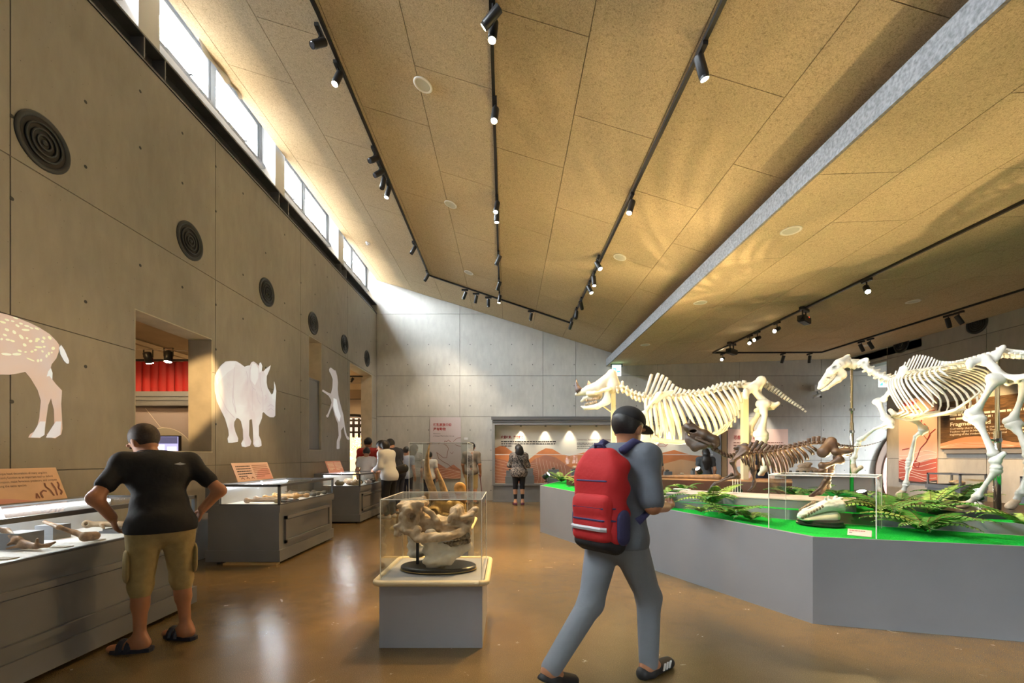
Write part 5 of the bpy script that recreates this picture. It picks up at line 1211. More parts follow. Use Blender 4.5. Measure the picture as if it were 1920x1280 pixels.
ribs = [(1216, 1218, 812), (1224, 1225, 816), (1232, 1236, 820), (1241, 1249, 823), (1250, 1262, 824), (1260, 1276, 823), (1270, 1291, 820), (1280, 1306, 817), (1291, 1320, 814), (1302, 1333, 811), (1313, 1345, 808), (1324, 1355, 803), (1335, 1364, 797), (1346, 1372, 787), (1357, 1380, 779), (1368, 1386, 768), (1379, 1390, 755)]
for i, (a, b, y) in enumerate(ribs):
    rib(t, R, R(a, interp(spn, a)[0]+2), R(b, y, -.24-.05*math.sin(i/16*3.1)), .30+.10*math.sin(i/16*3.1), .026 if i < 9 else .021, m)
MB().tube([R(1214, 818), R(1240, 826), R(1275, 829), R(1300, 828)], [.03, .04, .04, .02], 8).obj('sternum', m, t, smooth=True)
for i in range(6):
    for s in (-1, 1):
        MB().tube([R(1340+i*7, 810-i*5, -.27*-s*-1), R(1325+i*7, 822-i*3, -.18*s), R(1305+i*6, 829-i*1.5, -.06*s)], [.016, .012, .01], 5).obj('rib_cartilage', M_PLANK if False else m, t, smooth=True)
for s in (-1, 1):
    bobj('shoulder_blade', [('f', R(1262, 733, s*.20), R(1236, 742, s*.27), .025, .06, R.n, .3), ('f', R(1236, 742, s*.27), R(1210, 772, s*.31), .06, .035, R.n, .35), ('c', R(1240, 736, s*.3), R(1212, 768, s*.34), .018, .03), ('e', R(1207, 776, s*.30), (.055, .05, .05))], .011, m, t, k=.02)
    o = 0 if s < 0 else 12
    limb(t, 'upper_arm', [R(1206, 779, s*.30), R(1203+o, 800, s*.30), R(1212+o, 824, s*.28)], [.075, .055, .075], m, .014)
    limb(t, 'forearm', [R(1214+o, 828, s*.28), R(1211+o, 848, s*.27), R(1207+o, 866, s*.27)], [.065, .045, .06], m, .014)
    bobj('foot', [('c', R(1207+o, 868, s*.27), R(1205+o, 880, s*.27), .06, .05)]+[('c', R(1205+o, 879, s*.27+q*.03), R(1199+o+q*3, 888, s*.27+q*.06), .032, .026) for q in (-1, 0, 1)], .014, m, t)
pv = [('c', R(1398, 723), R(1426, 720), .05, .045)]
for q in (-1, 1):
    pv += [('f', R(1406, 724, q*.06), R(1427, 712, q*.20), .035, .05, R.n, .35), ('f', R(1427, 713, q*.20), R(1414, 728, q*.26), .045, .06, R.n, .3), ('f', R(1427, 714, q*.2), R(1422, 738, q*.2), .04, .04, R.n, .35), ('f', R(1412, 726, q*.25), R(1398, 738, q*.33), .05, .04, R.n, .45), ('c', R(1398, 731, q*.32), R(1399, 744, q*.33), .03, .038),
           ('c', R(1416, 735, q*.23), R(1432, 752, q*.2), .04, .055), ('c', R(1432, 753, q*.2), R(1452, 759, q*.18), .045, .035), ('f', R(1450, 762, q*.17), R(1459, 756, q*.22), .035, .03, R.n, .7), ('c', R(1432, 757, q*.18), R(1418, 769, q*.02), .032, .028), ('c', R(1418, 769, 0), R(1450, 765, q*.1), .026, .026)]
bobj('pelvis', pv, .0105, m, t, k=.022)
limb(t, 'thigh_bone', [R(1431, 757, -.24), R(1434, 778, -.27), R(1432, 790, -.27), R(1426, 814, -.27)], [.085, .055, .06, .085], m, .014)
limb(t, 'thigh_bone', [R(1430, 757, .24), R(1420, 780, .27), R(1402, 806, .27)], [.08, .055, .08], m, .014)
limb(t, 'shin_bone', [R(1428, 822, -.27), R(1436, 842, -.27), R(1437, 862, -.27)], [.075, .05, .055], m, .014)
limb(t, 'shin_bone', [R(1403, 810, .27), R(1402, 835, .27), R(1408, 858, .27)], [.075, .05, .055], m, .014)
for (a, b, s) in ((1436, 868, -.27), (1408, 862, .27)):
    bobj('foot', [('c', R(a, b, s), R(a-4, b+12, s), .06, .05), ('c', R(a+4, b-3, s), R(a+6, b, s), .04, .03)]+[('c', R(a-4, b+12, s+q*.03), R(a-9+q*3, b+21, s+q*.06), .032, .026) for q in (-1, 0, 1)], .014, m, t)
tl = [(1430, 718), (1438, 721), (1445, 727), (1453, 732), (1461, 737), (1470, 744), (1480, 750), (1490, 757), (1500, 763), (1510, 771)]
for i in range(18):
    x = 1430+80*i/17; y = interp(tl, x)[0]; c = R(x, y); d = R(x+3, interp(tl, x+3)[0])-R(x-3, interp(tl, x-3)[0]); r = .055*(1-i/20)+.008
    vertebra(t, R, c, d, (R(x+4.3, y)-c).length*1.05, r, R(x+2, y-5) if i < 5 else None, .03, .05 if i < 5 else 0, m, 'tail_vertebra')
for px, z1, tt in ((1150, 733, 0), (1396, 735, 0)):
    b = R(px, z1); w_ = .035 if px < 1200 else .042
    MB().box((b.x-w_, b.y-w_, .96), (b.x+w_, b.y+w_, b.z)).obj('support_post', M_POST, t)
MB().tube([R(1151, 735), R(1137, 738)], .012).tube([R(1128, 759), R(1149, 774)], .014).obj('support_rod', M_POST, t)
MB().tube([R(1220, 775, -.3), R(1220, 890, -.3)], .012).obj('support_rod', M_CHROME, t)

# ------------------------------------------------------------------ 2: the small brown skeleton
p0 = Vector((1.89, 5.27, .885))+bn*.33; R = Sag(p0, bd); m = M_BONEB
t = thing('brown_skeleton', 'dark brown skeleton of a small rhinoceros walking on the pale box', 'skeleton', tuple(p0+bd*.9))
sk = bobj('skull', [('f', R(1289, 800), R(1305, 812), .05, .06, R.n, .9), ('c', R(1292, 803), R(1320, 815), .05, .06), ('c', R(1320, 815), R(1340, 826), .06, .055), ('c', R(1340, 824), R(1346, 832), .05, .03), ('f', R(1288, 798), R(1304, 801), .028, .03, R.n, 1), ('c', R(1300, 820), R(1325, 833), .045, .04), ('c', R(1306, 822, -.07), R(1332, 833, -.075), .02, .02), ('c', R(1306, 822, .07), R(1332, 833, .075), .02, .02), ('-e', R(1299, 808, -.03), (.035, .09, .02)), ('e', R(1338, 836), (.04, .06, .04))], .008, m, t, k=.025)
bobj('nose_boss', [('f', R(1293, 794), R(1304, 799), .025, .022, R.n, 1.0), ('c', R(1294, 793), R(1293, 787), .026, .014)], .007, m, sk, k=.02)
bobj('jaw', [('f', R(1287, 812, s*.025), R(1292, 830, s*.04), .018, .028, R.n, .5) for s in (-1, 1)]+[('f', R(1290, 826, s*.04), R(1303, 840, s*.05), .03, .04, R.n, .5) for s in (-1, 1)]+[('f', R(1303, 838, s*.05), R(1328, 834, s*.06), .035, .022, R.n, .5) for s in (-1, 1)]+[('f', R(1294, 822, s*.045), R(1318, 836, s*.055), .02, .03, R.n, .5) for s in (-1, 1)], .008, m, t, k=.025)
cv = [(1338, 842), (1345, 845), (1351, 848), (1357, 852), (1363, 854), (1369, 855), (1375, 854)]
for i, (a, b) in enumerate(cv):
    c = R(a, b); d = R(*cv[min(i+1, 6)])-R(*cv[max(i-1, 0)])
    bobj('neck_vertebra', [('c', c-d*.2, c+d*.2, .022, .022), ('c', c, R(a, b-4), .016, .012), ('c', c, R(a+1, b+3, -.05), .016, .01), ('c', c, R(a+1, b+3, .05), .016, .01), ('c', c, R(a, b-2, -.04), .014, .01), ('c', c, R(a, b-2, .04), .014, .01)], .007, m, t, k=.012)
spn = [(1378, 853), (1395, 850), (1420, 848), (1440, 847), (1455, 845), (1475, 840), (1495, 836), (1510, 833), (1525, 830), (1545, 829), (1560, 832)]
tops = [(1378, 2, 846), (1392, 9, 834), (1400, 13, 827), (1408, 14, 825), (1416, 14, 827), (1425, 11, 831), (1436, 8, 834), (1446, 6, 835), (1455, 3, 833), (1470, 2, 834), (1480, 2, 832), (1495, 2, 828), (1510, 2, 826), (1518, 0, 820), (1525, 0, 818), (1537, 0, 817), (1550, 2, 823)]
for i in range(20):
    x = 1380+(1553-1380)*i/19; y = interp(spn, x)[0]; c = R(x, y); d = R(x+4, interp(spn, x+4)[0])-R(x-4, interp(spn, x-4)[0]); dx, ty = interp(tops, x)
    vertebra(t, R, c, d, (R(x+9.1, y)-c).length, .02, R(x+dx, ty), .02, .035, m)
rb = [(1392, 1394, 868), (1400, 1399, 872), (1408, 1406, 876), (1417, 1415, 880), (1426, 1429, 873), (1435, 1443, 888), (1443, 1454, 885), (1452, 1462, 887), (1461, 1472, 886), (1470, 1482, 876), (1479, 1490, 869), (1487, 1501, 868), (1496, 1512, 862), (1505, 1523, 852), (1514, 1530, 846)]
for i, (a, b, y) in enumerate(rb): rib(t, R, R(a, interp(spn, a)[0]+1), R(b, y, -.13), .12, .0105, m, .01)
bobj('shoulder_blade', [('f', R(1378, 840, .10), R(1398, 838, .10), .02, .025, R.n, .4), ('f', R(1396, 838, .10), R(1376, 860, .12), .05, .025, R.n, .3), ('c', R(1398, 840, .11), R(1375, 862, .13), .01, .014)], .007, m, t, k=.015)
bobj('shoulder_blade', [('f', R(1386, 838, -.10), R(1400, 844, -.10), .03, .03, R.n, .35), ('f', R(1396, 844, -.11), R(1377, 862, -.13), .045, .025, R.n, .35), ('c', R(1400, 846, -.12), R(1376, 862, -.14), .01, .014)], .007, m, t, k=.015)
limb(t, 'upper_arm', [R(1374, 866, -.13), R(1378, 878, -.13), R(1382, 891, -.13)], [.032, .024, .032], m, .008)
limb(t, 'forearm', [R(1384, 893, -.13), R(1362, 898, -.13), R(1343, 907, -.14)], [.026, .018, .022], m, .008)
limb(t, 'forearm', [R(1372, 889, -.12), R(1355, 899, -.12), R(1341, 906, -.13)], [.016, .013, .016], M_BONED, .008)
bobj('foot', [('c', R(1340, 908, -.14), R(1334, 914, -.14), .024, .02)]+[('c', R(1334, 914, -.14+q*.015), R(1330+q*2, 922, -.14+q*.03), .013, .011) for q in (-1, 0, 1)], .007, M_BONED, t, k=.01)
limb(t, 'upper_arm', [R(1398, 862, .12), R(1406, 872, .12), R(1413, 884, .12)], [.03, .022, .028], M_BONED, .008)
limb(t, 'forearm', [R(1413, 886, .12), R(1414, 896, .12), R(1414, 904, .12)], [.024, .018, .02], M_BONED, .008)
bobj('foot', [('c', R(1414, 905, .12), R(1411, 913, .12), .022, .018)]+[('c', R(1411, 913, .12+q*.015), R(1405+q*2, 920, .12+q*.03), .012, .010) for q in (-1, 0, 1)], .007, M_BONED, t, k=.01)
bobj('pelvis', [('f', R(1557, 826, -.05), R(1543, 848, -.12), .03, .055, R.n, .4), ('f', R(1557, 826, .05), R(1548, 848, .12), .03, .05, R.n, .4), ('f', R(1560, 828, -.06), R(1568, 848, -.09), .04, .03, R.n, .5), ('c', R(1568, 848, -.09), R(1590, 846, -.08), .028, .022), ('c', R(1568, 848, .09), R(1590, 840, .08), .028, .022), ('f', R(1588, 846, -.08), R(1598, 845, -.09), .026, .018, R.n, .6), ('c', R(1575, 852, -.08), R(1588, 853, 0), .02, .018), ('c', R(1555, 830), R(1570, 834), .03, .025)], .008, m, t, k=.025)
limb(t, 'thigh_bone', [R(1575, 861, -.11), R(1558, 869, -.12), R(1542, 874, -.12)], [.04, .026, .038], m, .008)
limb(t, 'shin_bone', [R(1542, 882, -.12), R(1548, 888, -.12), R(1552, 898, -.12)], [.036, .024, .026], m, .008)
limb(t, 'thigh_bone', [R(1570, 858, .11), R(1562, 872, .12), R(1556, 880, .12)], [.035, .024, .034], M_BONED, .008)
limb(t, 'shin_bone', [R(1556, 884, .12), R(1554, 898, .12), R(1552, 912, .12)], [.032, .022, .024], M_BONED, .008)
for s, (a, b) in ((-.12, (1548, 902)), (.12, (1546, 912))):
    bobj('foot', [('c', R(a, b, s), R(a-8, b+12, s), .03, .024), ('c', R(a+4, b+1, s), R(a+8, b+3, s), .02, .014)]+[('c', R(a-9, b+12, s+q*.015), R(a-25+q*3, b+26 if s < 0 else b+17, s+q*.03), .015, .012) for q in (-1, 0, 1)], .007, m, t, k=.012)
tl = [(1562, 834), (1580, 836), (1600, 838), (1620, 836), (1640, 831), (1656, 826)]
for i in range(20):
    x = 1565+90*i/19; y = interp(tl, x)[0]; c = R(x, y); d = R(x+3, interp(tl, x+3)[0])-R(x-3, interp(tl, x-3)[0])
    vertebra(t, R, c, d, (R(x+4.2, y)-c).length*1.05, .014*(1-i/24), R(x+1, y-3) if i < 8 else None, .012, .02 if i < 8 else 0, M_BONED, 'tail_vertebra')

# ------------------------------------------------------------------ 3: the tall white skeleton
p0 = Vector((4.4, 4.5, .84)); R = Sag(p0, (0, -1, 0)); m = M_BONE2      # sideways axis is +X (away from the camera)
t = thing('horse_skeleton', 'tall white horse-like skeleton held on steel posts at the right', 'skeleton', tuple(p0))
HY = 5.62
def K(px, py, d=0): q = P(px, py, HY); v = Vector((.62, .78, 0)); return Vector(q)+v*d
sk = bobj('skull', [('c', K(1587, 674), K(1575, 683), .05, .075), ('c', K(1575, 682), K(1558, 695), .062, .048), ('c', K(1558, 695), K(1540, 718), .046, .028), ('c', K(1541, 718), K(1536, 727), .035, .022), ('c', K(1588, 668), K(1592, 667), .022, .018), ('c', K(1562, 705), K(1543, 722), .04, .03), ('c', K(1582, 686, -.075), K(1562, 700, -.07), .022, .022), ('c', K(1582, 686, .075), K(1562, 700, .07), .022, .022), ('e', K(1586, 682), (.06, .07, .05)), ('-e', K(1568, 690, -.07), (.03, .035, .022)), ('-e', K(1568, 690, .07), (.03, .035, .022)), ('-e', K(1557, 708, -.05), (.04, .03, .012)), ('c', K(1544, 722), K(1541, 728), .022, .014)], .0075, m, t, k=.016)
jp = []
for s in (-1, 1): jp += [('f', K(1573, 685, s*.075), K(1579, 702, s*.075), .022, .042, (.62, .78, 0), .3), ('f', K(1579, 702, s*.075), K(1572, 711, s*.07), .042, .03, (.62, .78, 0), .35), ('f', K(1572, 711, s*.07), K(1551, 727, s*.035), .028, .016, (.62, .78, 0), .6), ('c', K(1551, 727, s*.03), K(1541, 732, s*.015), .02, .012)]
jw = bobj('jaw', jp, .0075, m, t, k=.014)
for i in range(5):
    for s in (-1, 1): bobj('tooth', [('e', K(1545+i*4.5, 721-i*4.5, s*.04), (.012, .012, .016))], .006, m, sk)
cv = [(1600, 682, 5.6), (1618, 684, 5.5), (1628, 692, 5.42), (1639, 698, 5.34), (1649, 704, 5.26), (1659, 708, 5.18), (1668, 711, 5.1)]
CVP = [P(a, b, c) for a, b, c in cv]
for i, c in enumerate(CVP):
    d = CVP[min(i+1, 6)]-CVP[max(i-1, 0)]; n = Vector((1, 0, 0)); z = Vector((0, 0, 1))
    pr = [('c', c-d*.24, c+d*.24, .032, .035), ('c', c+n*.02, c+n*.075-z*.02+d*.1, .02, .014), ('c', c-n*.02, c-n*.075-z*.02+d*.1, .02, .014), ('c', c+z*.02+d*.15, c+z*.05+n*.04+d*.2, .016, .012), ('c', c+z*.02+d*.15, c+z*.05-n*.04+d*.2, .016, .012), ('c', c, c-z*.06+d*.15, .018, .012)]
    if i == 0: pr += [('f', c, c+n*.1, .05, .045, (0, 1, .3), .5), ('f', c, c-n*.1, .05, .045, (0, 1, .3), .5)]
    if i == 1: pr += [('f', c+z*.02-d*.1, c+z*.06+d*.2, .05, .045, n, .4)]
    bobj('neck_vertebra', pr, .009, m, t, k=.02)
spn = [(1672, 711), (1690, 703), (1705, 699), (1725, 696), (1745, 693), (1765, 690), (1785, 687), (1805, 684), (1825, 679), (1845, 675), (1865, 671), (1880, 668), (1920, 661)]
tops = [(1672, 3, 700), (1680, 6, 690), (1686, 10, 680), (1692, 13, 673), (1698, 15, 667), (1706, 15, 664.5), (1716, 14, 665), (1726, 12, 667), (1736, 11, 669), (1745, 9, 673), (1755, 6, 676), (1770, 3, 677), (1785, 1, 677), (1800, 1, 674), (1815, 1, 670), (1830, 1, 666), (1850, 0, 660)]
xs_ = []; x = 1676.0
while x < 1856: xs_.append(x); x += 5.6*(1+(x-1676)/300)
for i, x in enumerate(xs_):
    y = interp(spn, x)[0]; c = R(x, y); d = R(x+4, interp(spn, x+4)[0])-R(x-4, interp(spn, x-4)[0]); dx, ty = interp(tops, x)
    nx = xs_[i+1] if i+1 < len(xs_) else x+8
    vertebra(t, R, c, d, (R(nx, y)-c).length*.9, .026, R(x+dx, ty), .0115 if x < 1760 else .02, .05 if x < 1790 else .12, m)
rb = [(1684, 1687, 767), (1690, 1695, 771), (1696, 1703, 773), (1703, 1714, 775), (1710, 1722, 775), (1717, 1730, 772), (1725, 1741, 767), (1733, 1750, 762), (1742, 1756, 756), (1751, 1762, 747), (1760, 1768, 738), (1769, 1773, 729), (1778, 1778, 720), (1787, 1783, 708)]
for i, (a, b, y) in enumerate(rb): rib(t, R, R(a, interp(spn, a)[0]+2), R(b, y, -.17-.06*math.sin(i/13*3.1)), .17+.09*math.sin(i/13*3.1), .0115, m, .04)
st = [R(1668, 768), R(1680, 779), R(1700, 784), R(1730, 783)]
MB().tube(st, [.02, .035, .035, .02], 8).obj('sternum', m, t, smooth=True)
for s in (-1, 1):
    MB().tube([R(1715, 784, s*.03), R(1755, 778, s*.12), R(1790, 768, s*.17), R(1815, 752, s*.19), R(1838, 735, s*.19)], [.016, .013, .012, .011, .008], 6).obj('rib_cartilage', M_BONE, t, smooth=True)
    for i in range(6):
        a = rb[i+1]; B = R(a[1], a[2], -.19)
        if s > 0: B = R.mir(B)
        MB().tube([B, R(1672+i*9, 780+min(i, 3), s*.03)], [.012, .013], 5).obj('rib_cartilage', M_BONE, t, smooth=True)
    bobj('shoulder_blade', [('f', R(1694, 694, s*.14), R(1676, 722, s*.17), .055, .04, R.n, .25), ('f', R(1676, 722, s*.17), R(1659, 745, s*.17), .04, .022, R.n, .4), ('c', R(1690, 702, s*.16), R(1661, 742, s*.19), .012, .014), ('e', R(1657, 748, s*.17), (.035, .035, .035))], .009, m, t, k=.02)
# forelegs: the near one lifted forward, the far one planted
limb(t, 'upper_arm', [R(1646, 752, -.18), R(1652, 766, -.18), R(1660, 783, -.18)], [.045, .033, .038], m, .009)
limb(t, 'forearm', [R(1668, 789, -.18), R(1655, 798, -.18), R(1640, 804, -.18), R(1617, 822, -.18)], [.04, .026, .022, .026], m, .009)
bobj('elbow', [('c', R(1668, 790, -.18), R(1672, 800, -.18), .03, .02), ('c', R(1672, 798, -.18), R(1658, 802, -.18), .02, .014)], .009, m, t)
bobj('wrist', [('e', R(1612, 824, -.18), (.035, .03, .028)), ('e', R(1609, 831, -.18), (.03, .028, .024))], .008, m, t)
limb(t, 'cannon_bone', [R(1608, 834, -.18), R(1602, 856, -.18)], [.026, .026], m, .009)
limb(t, 'pastern', [R(1600, 859, -.18), R(1600, 868, -.18)], [.026, .02], m, .008)
bobj('hoof', [('f', R(1600, 872, -.18), R(1602, 884, -.18), .03, .034, R.n, .9), ('c', R(1606, 882, -.18), R(1614, 876, -.18), .022, .026)], .008, M_BONES, t)
limb(t, 'upper_arm', [R(1712, 785, .18), R(1724, 795, .18), R(1730, 803, .18)], [.04, .03, .036], m, .009)
limb(t, 'forearm', [R(1732, 806, .18), R(1716, 818, .18), R(1706, 862, .18)], [.036, .024, .03], m, .009)
bobj('wrist', [('e', R(1705, 866, .18), (.036, .036, .028)), ('e', R(1704, 872, .18), (.032, .032, .022))], .008, m, t)
limb(t, 'cannon_bone', [R(1703, 877, .18), R(1699, 905, .18)], [.026, .026], m, .009)
limb(t, 'pastern', [R(1698, 909, .18), R(1695, 918, .18)], [.026, .022], m, .008)
hz = R(1694, 920, .18); bobj('hoof', [('c', hz, (hz.x-.01, hz.y+.04, .87), .028, .038), ('h', (hz.x, hz.y, .842), (0, 0, -1))], .008, M_BONES, t)
# pelvis and hind legs
pv = []
for s in (-1, 1):
    pv += [('f', R(1880, 652, s*.06), R(1862, 672, s*.12), .03, .04, R.n, .35), ('f', R(1866, 668, s*.1), R(1818, 680, s*.24), .035, .035, R.n, .35), ('f', R(1845, 675, s*.17), R(1868, 690, s*.14), .045, .025, R.n, .35), ('c', R(1862, 688, s*.14), R(1876, 703, s*.13), .026, .034), ('c', R(1876, 704, s*.13), R(1908, 708, s*.12), .026, .02), ('f', R(1906, 708, s*.12), R(1925, 704, s*.14), .026, .022, R.n, .6), ('c', R(1878, 710, s*.11), R(1890, 718, 0), .02, .018), ('c', R(1890, 718, 0), R(1910, 714, s*.1), .018, .018), ('c', R(1818, 678, s*.24), R(1819, 688, s*.24), .02, .022)]
bobj('pelvis', pv+[('c', R(1865, 666), R(1885, 661), .032, .03)], .009, m, t, k=.018)
for i in range(6):
    x = 1872+i*11; y = 664+i*.6; vertebra(t, R, R(x, y), R(x+6, y)-R(x-6, y), (R(x+10, y)-R(x, y)).length, .032, R(x+3, 651+i*1.5), .035, .06, m, 'tail_vertebra')
for i in range(10):
    x = 1938+i*9; y = 669+i*5; vertebra(t, R, R(x, y), R(x+6, y+3)-R(x-6, y-3), .05, .024-.0016*i, None, 0, .03 if i < 5 else 0, m, 'tail_vertebra')
limb(t, 'thigh_bone', [R(1867, 710, -.16), R(1855, 730, -.18), R(1836, 762, -.18), R(1826, 775, -.18)], [.058, .036, .036, .055], m, .01)
limb(t, 'shin_bone', [R(1832, 786, -.18), R(1842, 806, -.18), R(1862, 850, -.18)], [.052, .032, .034], m, .01)
bobj('kneecap', [('e', R(1812, 783, -.18), (.03, .02, .03)), ('c', R(1812, 783, -.18), R(1822, 788, -.18), .022, .02)], .009, m, t)
bobj('hock', [('e', R(1866, 864, -.18), (.04, .045, .035)), ('f', R(1868, 862, -.18), R(1882, 850, -.18), .03, .022, R.n, .7), ('e', R(1868, 876, -.18), (.036, .045, .025))], .009, m, t)
limb(t, 'cannon_bone', [R(1868, 882, -.18), R(1850, 905, -.18), R(1834, 928, -.18)], [.034, .024, .028], m, .009)
limb(t, 'pastern', [R(1830, 931, -.18), R(1818, 942, -.18)], [.028, .022], m, .008)
hz = R(1815, 944, -.18); bobj('hoof', [('c', hz, (hz.x-.01, hz.y+.05, .862), .028, .036), ('h', (hz.x, hz.y, .842), (0, 0, -1))], .008, M_BONES, t)
limb(t, 'thigh_bone', [R(1925, 712, .16), R(1916, 745, .18), R(1903, 778, .18), R(1897, 790, .18)], [.055, .034, .034, .052], m, .01)
limb(t, 'shin_bone', [R(1901, 796, .18), R(1912, 812, .18), R(1928, 852, .18)], [.05, .03, .033], m, .01)
bobj('hock', [('e', R(1930, 866, .18), (.038, .042, .034)), ('f', R(1930, 864, .18), R(1940, 852, .18), .028, .02, R.n, .7)], .009, m, t)
limb(t, 'cannon_bone', [R(1930, 880, .18), R(1920, 905, .18), R(1914, 922, .18)], [.032, .024, .028], m, .009)
limb(t, 'pastern', [R(1912, 925, .18), R(1907, 935, .18)], [.028, .022], m, .008)
hz = R(1906, 938, .18); bobj('hoof', [('c', hz, (hz.x-.01, hz.y+.04, .865), .028, .038), ('h', (hz.x, hz.y, .842), (0, 0, -1))], .008, M_BONES, t)
b = P(1597, 684, 5.66); MB().lathe([(.014, b.z), (.014, 1.75), (.022, 1.745), (.022, .79)], (b.x, b.y, 0), 12).obj('support_post', M_CHROME, t, smooth=True)
for z in (1.62, 1.9): MB().lathe([(.03, z), (.03, z+.03)], (b.x, b.y, 0), 12).obj('clamp', M_CHROME, t)
b = R(1870, 700); MB().lathe([(.016, R(1870, 668).z), (.016, 1.55), (.026, 1.545), (.026, .84)], (b.x, b.y, 0), 12).obj('support_post', M_CHROME, t, smooth=True)
for z in (1.2, 1.45): MB().lathe([(.034, z), (.034, z+.03)], (b.x, b.y, 0), 12).tube([(b.x-.06, b.y, z+.015), (b.x, b.y, z+.015)], .01).obj('clamp', M_CHROME, t)
MB().tube([P(1828, 938, 4.3), P(1868, 972, 3.75)], .004, 5).obj('guy_wire', M_CHROME, t)
# ================================================================== BACK WALL SHOWCASE AND POSTERS
Yf = 12.75; kx = F/Yf
X0, X1 = (925-CX)/kx, (1350-CX)/kx
zz = lambda py: CAMZ-(py-CY)/kx
t = thing('wall_showcase', 'long grey wall showcase with an orange hill mural along the back wall', 'showcase', ((X0+X1)/2, 12.95, 0))
MB().box((X0, Yf, 0), (X1, 13.19, zz(908))).obj('base', M_GREY, t)
MB().box((X0-.03, Yf-.02, .0), (X1, Yf, .06)).obj('skirting', M_GREY, t)
MB().box((X0-.03, Yf-.03, zz(908)-.03), (X1+.03, 13.19, zz(908)+.02)).obj('ledge', M_GREY, t)
MB().box((X0-.03, Yf, zz(796)), (X1+.03, 13.19, zz(781))).obj('header', M_GREY, t)
MB().box((X0-.06, Yf-.04, zz(787)), (X1+.06, Yf, zz(781))).box((X0-.03, Yf-.02, zz(791)), (X1+.03, Yf, zz(789))).obj('cornice', M_DGREY, t)
MB().box((X0-.03, Yf, zz(908)), (X0+.04, 13.19, zz(796))).obj('side_post', M_GREY, t)
MB().box((X1-.2, Yf, zz(908)), (X1+.03, 13.19, zz(796))).obj('side_post', M_GREY, t)
mp = MB().box((X0, 13.1, zz(908)), (X1, 13.15, zz(796))).obj('mural', M_MURAL, t)
fr = Fr((X0+.04, 13.1, zz(908)), (1, 0, 0), (0, 0, 1)); W = X1-X0-.24; H = zz(796)-zz(908)
hillA = [(0, 1.05), (.15, 1.12), (.3, 1.1), (.5, .95), (.75, .75), (1.0, .72), (1.3, .95), (1.5, 1.05), (1.7, 1.03), (1.95, .88), (2.2, .82), (2.6, .92), (3.0, .98), (3.3, 1.0), (3.6, 1.12), (3.8, 1.16), (4.0, 1.1), (4.3, .9), (4.6, .75), (4.9, .9), (5.3, 1.0), (5.8, .85), (W, .8)]
flat('orange_hills', fr, [[(0, 0)]+hillA+[(W, 0)]], M_HILL, mp, .001, .004)
flat('terracotta_hills', fr, [[(0, 0), (0, .75), (.3, .7), (.6, .55), (.9, .5), (1.2, .75), (1.5, .85), (1.8, .78), (2.2, .5), (2.6, .42), (3.0, .4), (3.4, .5), (3.8, .45), (4.2, 0)]], M_HILL2, mp, .004, .007)
flat('peach_hills', fr, [[(3.8, 0), (3.9, .4), (4.3, .62), (4.7, .5), (5.1, .62), (5.5, .72), (W, .6), (W, 0)]], M_HILL3, mp, .004, .007)
pol = []
for k in range(9):
    pol += stripe([(x, max(.02, .72-.075*k-.12*math.sin(x*2.1+k*.15)-.1*x*.3)) for x in np.linspace(0, 1.25, 12)], .008)
    pol += stripe([(1.25+.1*k+.04*math.sin(v*6), v) for v in np.linspace(.02, .78-.03*k, 10)], .008)
    pol += stripe([(x, max(.02, .46-.05*k+.06*math.sin(x*1.8+k*.2))) for x in np.linspace(2.2, 3.9, 14)], .007)
flat('contour_lines', fr, pol, M_LINE, mp, .008, .009)
text('吃葷吃素、雜食寵食', .1, fr, .18, 1.34, M_INKR, mp, .004, width=.66, bold=.002)
text('Carnivorous, Herbivorous, and Omnivorous', .075, fr, 2.42, 1.28, M_INKB, mp, .004, width=1.05)
dashes(fr, .18, 1.8, 1.23, 3, .065, .03, M_INK, mp, seed=8, last=.2); dashes(fr, 2.42, 4.1, 1.19, 4, .05, .02, M_INK, mp, seed=9)
for cx, cz in ((4.55, 1.2), (4.95, 1.18)):
    flat('skull_drawing', fr, stripe([(cx+.16*math.cos(a)*(1+.25*math.sin(3*a)), cz+.1*math.sin(a)*(1+.3*math.cos(2*a))) for a in np.linspace(0, 6.28, 22)], .012)+stripe([(cx-.12, cz-.02), (cx, cz+.02), (cx+.1, cz-.04)], .01), M_INKR, mp, .004, .006)
MB().box((X0+.04, Yf+.01, zz(908)+.02), (X1-.2, Yf+.02, zz(852))).obj('glass_pane', M_GLASS, t)
MB().box((X0+.04, Yf+.008, zz(852)-.006), (X1-.2, Yf+.022, zz(852)+.008)).obj('glass_edge', M_ACR, t)
for i, px in enumerate((977, 1024, 1071, 1121, 1168, 1215, 1262)):
    x = (px-CX)/kx; MB().lathe([(.03, zz(797)-.02), (.03, zz(797))], (x, 12.97, 0), 12).obj('downlight', M_BLACK, t)
    l = light('showcase_downlight', 'SPOT', (x, 13.0, zz(797)-.03), 42, (1, .86, .62), spot_size=math.radians(72), spot_blend=.8, shadow_soft_size=.02); aim(l, (x, 13.07, .7))
def block(px, py_top, w_, label, steps=1):
    x = (px-CX)/kx; z0 = zz(908)+.02; zt = zz(py_top); tt = thing('display_block', label, 'block', (x, 12.9, z0), group='grey blocks in the wall showcase')
    MB().box((x-w_/2, 12.86, z0), (x+w_/2, 13.02, zt)).obj('block', M_GREYL, tt)
    if steps > 1: MB().box((x-w_*.62, 12.79, z0), (x+w_*.62, 13.05, z0+(zt-z0)*.55)).obj('lower_step', M_GREYL, tt)
    return Vector((x, 12.94, zt))
